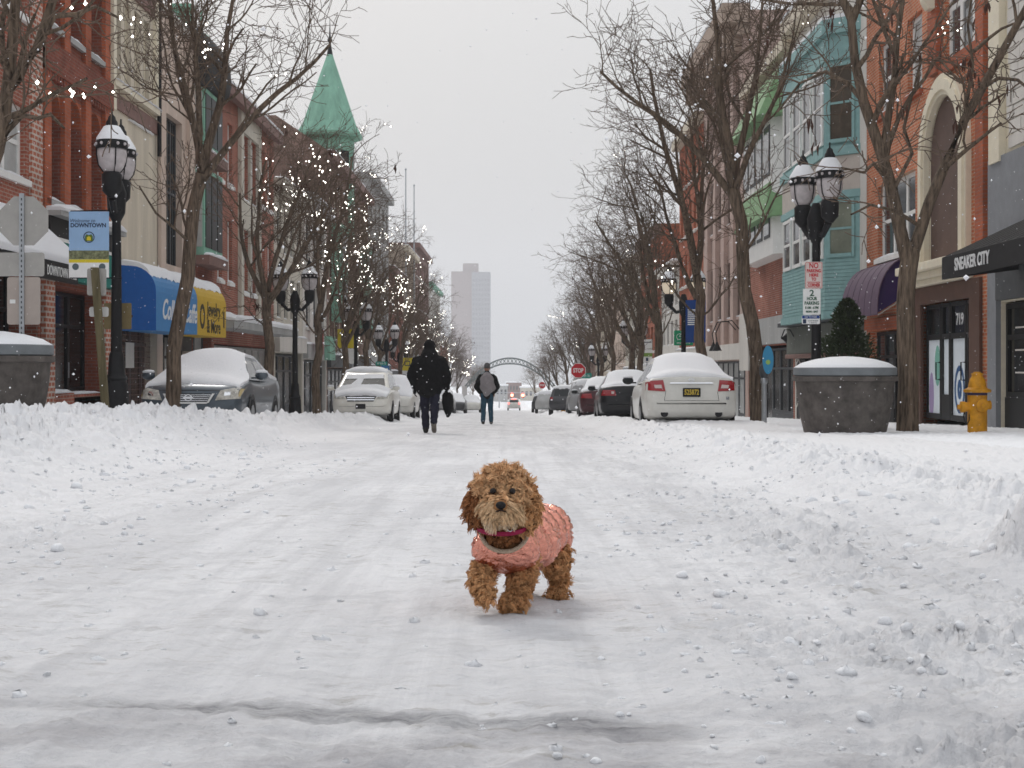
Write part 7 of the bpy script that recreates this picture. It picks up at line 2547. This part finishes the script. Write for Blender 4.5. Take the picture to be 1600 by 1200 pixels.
def build_dog():
    t = thing('dog', 'curly brown doodle dog in pink metallic jacket trotting on the snowy road', 'dog', DO)
    FB = furmat('brown_fur', (.64, .35, .165))
    FD = furmat('dark_brown_fur', (.34, .145, .06))
    FH = furmat('golden_fur', (.76, .47, .255))
    FM = furmat('pale_muzzle_fur', (.70, .48, .285))
    FW = furmat('whitish_chin_fur', (.78, .61, .43))
    UND = mat('under_coat', (.30, .15, .065), .9)
    head = dp(786, 774, 3.46)
    muz = dp(782, 797, 3.405)
    nose = dp(782.5, 789.5, 3.352)
    cap = []
    cap += [(head, (.056, .060, .052)), (dp(787, 760, 3.47), (.050, .054, .034)), (muz, (.040, .040, .028)), (dp(783, 802, 3.41), (.034, .036, .020)), (dp(781, 790, 3.385), (.023, .035, .019))]
    chest = dp(790, 850, 3.55)
    rump = dp(855, 836, 3.80)
    cap += [(dp(787, 795, 3.50), dp(788, 845, 3.535), .046, .056), (chest, rump, .060, .058), (dp(789, 862, 3.545), (.052, .045, .040))]
    # front leg, lifted (left in view)
    cap += [(dp(764, 858, 3.545), dp(756, 888, 3.53), .025, .021), (dp(756, 888, 3.53), dp(748, 909, 3.46), .020, .016), (dp(748, 909, 3.46), dp(757, 927, 3.43), .015, .015), (dp(759, 932, 3.42), (.016, .021, .013))]
    # front leg, planted
    cap += [(dp(820, 862, 3.555), dp(814, 900, 3.555), .030, .023), (dp(814, 900, 3.555), dp(805, 934, 3.53), .022, .018), (dp(801, 943, 3.51), (.027, .032, .015))]
    # hind leg on the right: thigh, shank, hock, foot
    cap += [(dp(860, 845, 3.80), dp(866, 876, 3.765), .043, .029), (dp(866, 876, 3.765), dp(874, 899, 3.83), .024, .017), (dp(874, 899, 3.83), dp(873, 922, 3.80), .016, .016), (dp(871, 927, 3.785), (.019, .028, .013))]
    # far hind leg, swinging forward behind the planted front leg
    cap += [(dp(830, 845, 3.83), dp(826, 872, 3.80), .040, .028), (dp(826, 872, 3.80), dp(818, 893, 3.88), .022, .017), (dp(818, 893, 3.88), dp(819, 912, 3.90), .016, .016), (dp(818, 916, 3.885), (.019, .027, .013))]
    # the tail stays hidden behind the coat
    body_me = solid(cap, .006, 4)
    body = finish(body_me, 'body', UND, t)
    # ears: flat hanging lobes
    earL = [(dp(755, 762, 3.475), dp(746, 782, 3.465), .016, .019), (dp(746, 782, 3.465), dp(747, 803, 3.455), .019, .014)]
    earR = [(dp(818, 762, 3.475), dp(826, 786, 3.465), .017, .020), (dp(826, 786, 3.465), dp(824, 812, 3.455), .020, .015)]
    ears = []
    for e in (earL, earR):
        me = solid(e, .006, 3)
        ears.append(finish(me, 'ear', UND, t))
    # jacket
    J = [(dp(790, 850, 3.545), dp(850, 833, 3.82), .074, .074), (dp(788, 857, 3.525), (.080, .062, .056)), (dp(768, 858, 3.535), (.046, .05, .05)), (dp(812, 857, 3.535), (.048, .05, .055)), (dp(826, 848, 3.68), (.080, .12, .070)), (dp(853, 827, 3.82), (.058, .06, .058))]
    jm = solid(J, .0042, 8, 24)
    a_, b_ = np.array(dp(790, 852, 3.545)), np.array(dp(862, 836, 3.82))
    axis = (b_ - a_)
    al = np.linalg.norm(axis)
    axis = axis / al
    def jdisp(P, N):
        s = (P - a_) @ axis
        q = P - a_ - s[:, None] * axis
        ang = np.arctan2(q[:, 2], q[:, 0])
        puff = np.abs(np.sin((s + .015) / .058 * math.pi)) ** .7 * sm(s, -.01, .05) + .75 * (1 - sm(s, -.01, .05))
        seam2 = np.abs(np.sin(ang * 1.5 + .4)) ** .25
        crk = np.abs(pnoise(ang * 7 + 3 * s / al, s / al * 3.0)) * (1 - .35 * puff)
        w1 = 1 - np.abs(pnoise(ang * 5.0 + 4 * s, s * 14 + .6 * ang)) * 2
        w2 = 1 - np.abs(pnoise(ang * 9 + 9 + s * 10, s * 22 - ang)) * 2
        w3 = pnoise(ang * 24 + s * 90, s * 60)
        edge = sm(P[:, 2], dp(0, 890, 3.55)[2], dp(0, 872, 3.55)[2])
        return .0105 * (puff - .7) + edge * (.002 * (seam2 - .8) + .0042 * w1 + .0018 * w2)
    JK = mat('rose_gold_foil', (.74, .315, .235), .14, .95, var=.05, vscale=20, bump=.8, bscale=34)
    jk = finish(jm, 'jacket', JK, t, jdisp)
    # neck opening and leg cut-outs: drop the faces inside them
    import bmesh
    bm = bmesh.new()
    bm.from_mesh(jk.data)
    nk = np.array(dp(790, 831, 3.44))
    neck = [(Vector(dp(788, 836, 3.42)), .062), (Vector(dp(788, 822, 3.45)), .064), (Vector(dp(789, 806, 3.52)), .060)]
    hem = Vector(dp(800, 905, 3.56))
    kill = []
    b4 = Vector(dp(866, 862, 3.86))
    for f in bm.faces:
        c_ = f.calc_center_median()
        if any((c_ - p).length < r + .004 * math.sin(c_.x * 160) for p, r in neck):
            kill.append(f)
        elif c_.z < dp(0, 893, 3.5)[2] and c_.y < .15 and False:
            kill.append(f)
    bmesh.ops.delete(bm, geom=kill, context='FACES')
    bm.to_mesh(jk.data)
    bm.free()
    sd = jk.modifiers.new('th', 'SOLIDIFY')
    sd.thickness = .004
    # fleece trim round neckline and rear hem
    FL = mat('fleece_trim', (.56, .44, .33), .95, bump=.8, bscale=180)
    nb_ = MB()
    rim = []
    for k in range(21):
        a = math.pi * (k / 20) 
        px = 788 - 37 * math.cos(a)
        py = 826 + 36 * math.sin(a) ** .9
        rim.append(dp(px, py, 3.49 - .028 * math.sin(a)))
    nb_.tube(rim, .0055, 8)
    nb_.build('fleece_trim', FL, t, smooth=True)
    hm = []
    for k in range(17):
        a = k / 16
        px = 842 + 48 * a
        py = 868 - 3 * math.sin(a * 3.1) - 26 * a ** 1.6
        hm.append(dp(px, py, 3.70 + .13 * a))
    MB().tube(hm, [.011 + .004 * math.sin(k * .2) for k in range(17)], 10).build('fleece_trim', FL, t, smooth=True)
    # face
    no_ = solid([(nose, (.0125, .009, .0095)), ((nose[0], nose[1] + .008, nose[2] - .006), (.008, .008, .007))], .002, 3)
    finish(no_, 'nose', mat('nose_black', (.008, .007, .008), .5, spec=.25, bump=.3, bscale=300), t)
    M_EYE = mat('dog_eye', (.010, .006, .005), .22, spec=.3)
    for ex in (770.5, 800.5):
        MB().ball(dp(ex, 767.5, 3.392), (.0080, .0070, .0076), 12, 8).build('eye', M_EYE, t, smooth=True)
    MB().tube([dp(773, 800, 3.362), dp(778, 798.5, 3.352), dp(782.5, 797, 3.348), dp(787, 798.5, 3.352), dp(792, 800.5, 3.362)], [.001, .002, .0025, .002, .001], 6).build('mouth', mat('mouth_dark', (.02, .010, .008), .6), t, smooth=True)
    # collar
    co_ = MB()
    pts = []
    cc = Vector(dp(784, 818, 3.465))
    for k in range(28):
        a = 2 * math.pi * k / 28
        pts.append((cc.x + .058 * math.cos(a), cc.y + .062 * math.sin(a), cc.z - .006 + .012 * math.sin(a)))
    rings = []
    for k, p in enumerate(pts):
        a = 2 * math.pi * k / 28
        o_ = Vector((math.cos(a), math.sin(a), 0))
        rings.append([tuple(Vector(p) + o_ * du + Vector((0, 0, dv))) for du, dv in ((0, -.0055), (.004, -.005), (.005, 0), (.004, .005), (0, .0055))])
    rings.append(rings[0])
    co_.loft(rings, cap=False)
    cl = co_.build('collar', mat('magenta_strap', (.26, .012, .055), .6), t, smooth=50)
    for px in (768, 797):
        rg = MB()
        c0 = dp(px, 823, 3.408)
        rg.tube([(c0[0] + .008 * math.cos(k * .5236), c0[1] - .004, c0[2] + .011 * math.sin(k * .5236)) for k in range(13)], .0016, 5, cap=False)
        rg.build('collar_ring', M_CHROME, cl, smooth=True)
    # --- fur
    H, MZ = np.array(head), np.array(muz)
    jc = [(np.array(q[0]), np.array(q[1]), q[2], q[3]) for q in J if len(q) == 4]
    je = [(np.array(q[0]), np.array(q[1])) for q in J if len(q) == 2]
    nkp = [(np.array(p), r) for p, r in neck]
    def in_jacket(P):
        m = np.zeros(len(P), bool)
        for a, b, r0, r1 in jc:
            d = b - a
            s = np.clip((P - a) @ d / (d @ d), 0, 1)
            m |= np.linalg.norm(P - a - s[:, None] * d, axis=1) < (r0 + (r1 - r0) * s) * .97
        for c, r in je:
            m |= (((P - c) / (r * .97)) ** 2).sum(1) < 1
        for p, r in nkp:
            m &= ~(np.linalg.norm(P - p, axis=1) < r * .9)
        return m
    hz_ = dp(0, 822, 3.48)[2]
    is_head = lambda P: (P[:, 2] > hz_) & (P[:, 1] < dp(0, 0, 3.56)[1])
    face = lambda P: is_head(P) & (P[:, 1] < H[1] - .020) & (P[:, 2] < H[2] - .008 + .012 * n3(P, 60)) & (np.abs(P[:, 0] - MZ[0]) < .044 + .012 * n3(P, 45, 3))
    # legs and chest
    P, Nn = sample(body_me, 15500, 1, lambda C: (~is_head(C) & ~in_jacket(C)).astype(float))
    chestm = (P[:, 2] > dp(0, 872, 3.5)[2]) & (P[:, 1] < .05)
    strands('leg_fur', P[~chestm], Nn[~chestm], .0150, .00105, .0048, .2, FB, t, 2, jit=.55, turns=1.2)
    strands('chest_fur', P[chestm], Nn[chestm], .011, .0015, .0045, .3, FD, t, 3, jit=.4)
    # head: golden crown, pale muzzle, whitish chin
    P, Nn = sample(body_me, 13000, 4, lambda C: is_head(C).astype(float))
    fm = face(P)
    # keep eyes and nose clear
    clear = np.ones(len(P), bool)
    for e, r in ((dp(770.5, 767.5, 3.392), .0135), (dp(800.5, 767.5, 3.392), .0135), (nose, .017)):
        clear &= np.linalg.norm((P - np.array(e)) * np.array([1, .6, 1]), axis=1) > r
    crown = ~fm & clear
    topk = np.clip((P[:, 2] - H[2]) / .06, 0, 1)
    ln = .014 + .018 * topk
    # brows stay short so that the eyes show
    brow = (P[:, 1] < H[1] - .03) & (P[:, 2] > H[2] - .005) & (P[:, 2] < H[2] + .028)
    ln[brow] = .010
    Cn = Nn.copy()
    Cn[:, 2] += .35 * topk
    strands('crown_fur', P[crown], Cn[crown], ln[crown], .00105, .0052, .25, FH, t, 5, jit=.38, turns=1.1)
    low = P[:, 2] < dp(0, 803, 3.40)[2]
    upm = fm & clear & ~low
    dwn = Nn.copy()
    dwn[:, 2] -= .7
    dwn[:, 0] += np.sign(P[:, 0] - MZ[0]) * .5
    bridge = upm & (np.abs(P[:, 0] - MZ[0]) < .016) & (P[:, 2] > nose[2] + .008)
    strands('muzzle_fur', P[upm & ~bridge], dwn[upm & ~bridge], .017, .0011, .0025, .45, FM, t, 6, jit=.25, turns=.6)
    strands('bridge_fur', P[bridge], Nn[bridge] + np.array([0, 0, .8]), .010, .0012, .0015, .1, FB, t, 7, jit=.3, turns=.5)
    strands('chin_fur', P[fm & low], dwn[fm & low], .012, .0011, .0025, .55, FW, t, 8, jit=.25, turns=.5)
    extra_P, extra_N = sample(body_me, 900, 14, lambda C: (face(C) & (C[:, 2] < dp(0, 795, 3.4)[2])).astype(float))
    extra_N[:, 2] -= .9
    strands('beard_fur', extra_P, extra_N, .011, .0011, .003, .5, FM, t, 15, jit=.3, turns=.6)
    for i, e in enumerate(ears):
        P, Nn = sample(e.data, 2100, 20 + i)
        Nn[:, 2] -= .45
        strands('ear_fur', P, Nn, .018, .0015, .0052, .5, FD if i == 0 else FB, e, 30 + i, jit=.4, turns=1.3)
build_dog()

# ------------------------------------------------------------------ lumps of snow thrown on the road
def lump_mesh(seed, n=12, k=8):
    rs = np.random.RandomState(seed)
    mb = MB()
    mb.ball((0, 0, 0), 1, n, k)
    V = np.array(mb.v)
    dirs = rs.randn(7, 3)
    dirs /= np.linalg.norm(dirs, axis=1, keepdims=True)
    for d in dirs:
        s = V @ d
        lim = rs.uniform(.62, .9)
        V = np.where((s > lim)[:, None], V - (s - lim)[:, None] * d * .9, V)
    V = V * (1 + .12 * n3(V, 2.2, seed * 3.1) + .06 * n3(V, 5, seed))[:, None]
    mb.v = [tuple(p) for p in V]
    return mb.data('snow_lump', M_SNOW, True)
LM = [lump_mesh(i) for i in range(6)]
rs_ = np.random.RandomState(77)
big = [(1125, 934, 22), (1236, 1062, 22), (1238, 881, 15), (1066, 848, 12), (1066, 902, 20), (1110, 848, 9), (1382, 972, 22), (1410, 985, 14), (1236, 1007, 22), (1120, 952, 18), (1340, 920, 18), (1352, 748, 26), (1318, 738, 22), (1420, 862, 24), (1525, 865, 22), (1550, 850, 20), (1350, 1132, 24), (1185, 1000, 14), (1012, 1001, 12), (1440, 1040, 16), (1302, 912, 10), (1330, 1145, 16), (1208, 1026, 12), (1500, 985, 18), (1555, 975, 20), (1574, 1045, 14),
       (424, 773, 10), (545, 870, 8), (250, 795, 12), (165, 740, 16), (330, 745, 14), (120, 760, 18), (45, 770, 20), (210, 705, 20), (90, 700, 24), (300, 700, 18), (380, 690, 16), (1268, 742, 20), (1390, 770, 22), (1460, 790, 20), (968, 1120, 14), (870, 1180, 16), (930, 1190, 18), (1190, 1190, 20)]
big += [(rs_.uniform(930, 1590), rs_.uniform(800, 1190), rs_.uniform(6, 13)) for _ in range(70)] + [(rs_.uniform(0, 420), rs_.uniform(690, 860), rs_.uniform(5, 12)) for _ in range(55)]
for i, (px, py, sz) in enumerate(big):
    Zl = CAMH * FPX / (py - 636)
    Xl = (px - 800) * Zl / FPX
    h = float(hrel(np.array([Xl]), np.array([Zl]))[0])
    Zl = max(1.5, (CAMH - h) * FPX / (py - 636))
    Xl = (px - 800) * Zl / FPX
    h = float(hrel(np.array([Xl]), np.array([Zl]))[0])
    r = sz * .5 * Zl / FPX
    o = put('snow_lump', LM[i % 6])
    o.scale = (r * rs_.uniform(.95, 1.3), r * rs_.uniform(.8, 1.1), r * rs_.uniform(.65, .95))
    o.rotation_euler = (rs_.uniform(-.4, .4), rs_.uniform(-.4, .4), rs_.uniform(0, 6.28))
    o.location = (Xl, Zl, g(Zl) + h + r * .12)
    tag(o, 'small white lump of ploughed snow lying on the snowy road', 'snow lump', 'loose snow lumps')
# crumbs too small to count
V, F = [], []
base = MB().ball((0, 0, 0), 1, 6, 4)
bv, bf = np.array(base.v), [f for f in base.f if len(f) == 4]
bf = np.array(bf)
cnt = 0
allV, allF = [], []
for reg, n in (((.35, 2.6, 2.0, 9), 1000), ((-3.6, -1.3, 2.9, 14), 700), ((-4.5, -2.6, 8, 22), 600), ((-1.1, .6, 2.0, 7), 110), ((1.2, 2.6, 7, 24), 600)):
    X = rs_.uniform(reg[0], reg[1], n)
    Zz = reg[2] * (reg[3] / reg[2]) ** rs_.rand(n)
    keep = (fbm(X * 1.6 + 9, Zz * 1.2, 3) > -.15) if n > 500 else np.ones(n, bool)
    X, Zz = X[keep], Zz[keep]
    H_ = hrel(X, Zz) + G(Zz)
    r = .0035 + .013 * rs_.rand(len(X)) ** 3.5 + .0006 * Zz
    sc3 = np.stack([r * rs_.uniform(.8, 1.5, len(X)), r * rs_.uniform(.8, 1.4, len(X)), r * rs_.uniform(.5, .9, len(X))], 1)
    VV = bv[None] * sc3[:, None] * (1 + .25 * rs_.randn(len(X), len(bv), 1)) + np.stack([X, Zz, H_ - r * .1], 1)[:, None]
    FF = bf[None] + (np.arange(len(X)) * len(bv))[:, None, None] + cnt
    allV.append(VV.reshape(-1, 3))
    allF.append(FF.reshape(-1, 4))
    cnt += len(X) * len(bv)
tag(put('snow_crumbs', np_mesh('snow_crumbs', np.concatenate(allV), np.concatenate(allF), M_SNOW, True)), kind='stuff')

# falling snow
n = 5200
rf = np.random.RandomState(5)
Zf = 2.2 + 26 * rf.rand(n) ** .75
Xf = (rf.rand(n) * 2 - 1) * np.minimum(.42 * Zf + .6, 9)
zf = G(Zf) + .1 + rf.rand(n) * np.minimum(.32 * Zf + .8, 9)
rr_ = .0026 + .0036 * rf.rand(n) ** 2.5
o6 = np.array([(1, 0, 0), (-1, 0, 0), (0, 1, 0), (0, -1, 0), (0, 0, 1), (0, 0, -1)], float)
VV = o6[None] * rr_[:, None, None] * rf.uniform(.7, 1.3, (n, 6, 1)) + np.stack([Xf, Zf, zf], 1)[:, None]
f8 = np.array([(0, 2, 4), (2, 1, 4), (1, 3, 4), (3, 0, 4), (2, 0, 5), (1, 2, 5), (3, 1, 5), (0, 3, 5)])
FF = f8[None] + (np.arange(n) * 6)[:, None, None]
tag(put('falling_snow', np_mesh('falling_snow', VV.reshape(-1, 3), FF.reshape(-1, 3), mat('snowflake', (.9, .9, .92), .8), True)), kind='stuff')
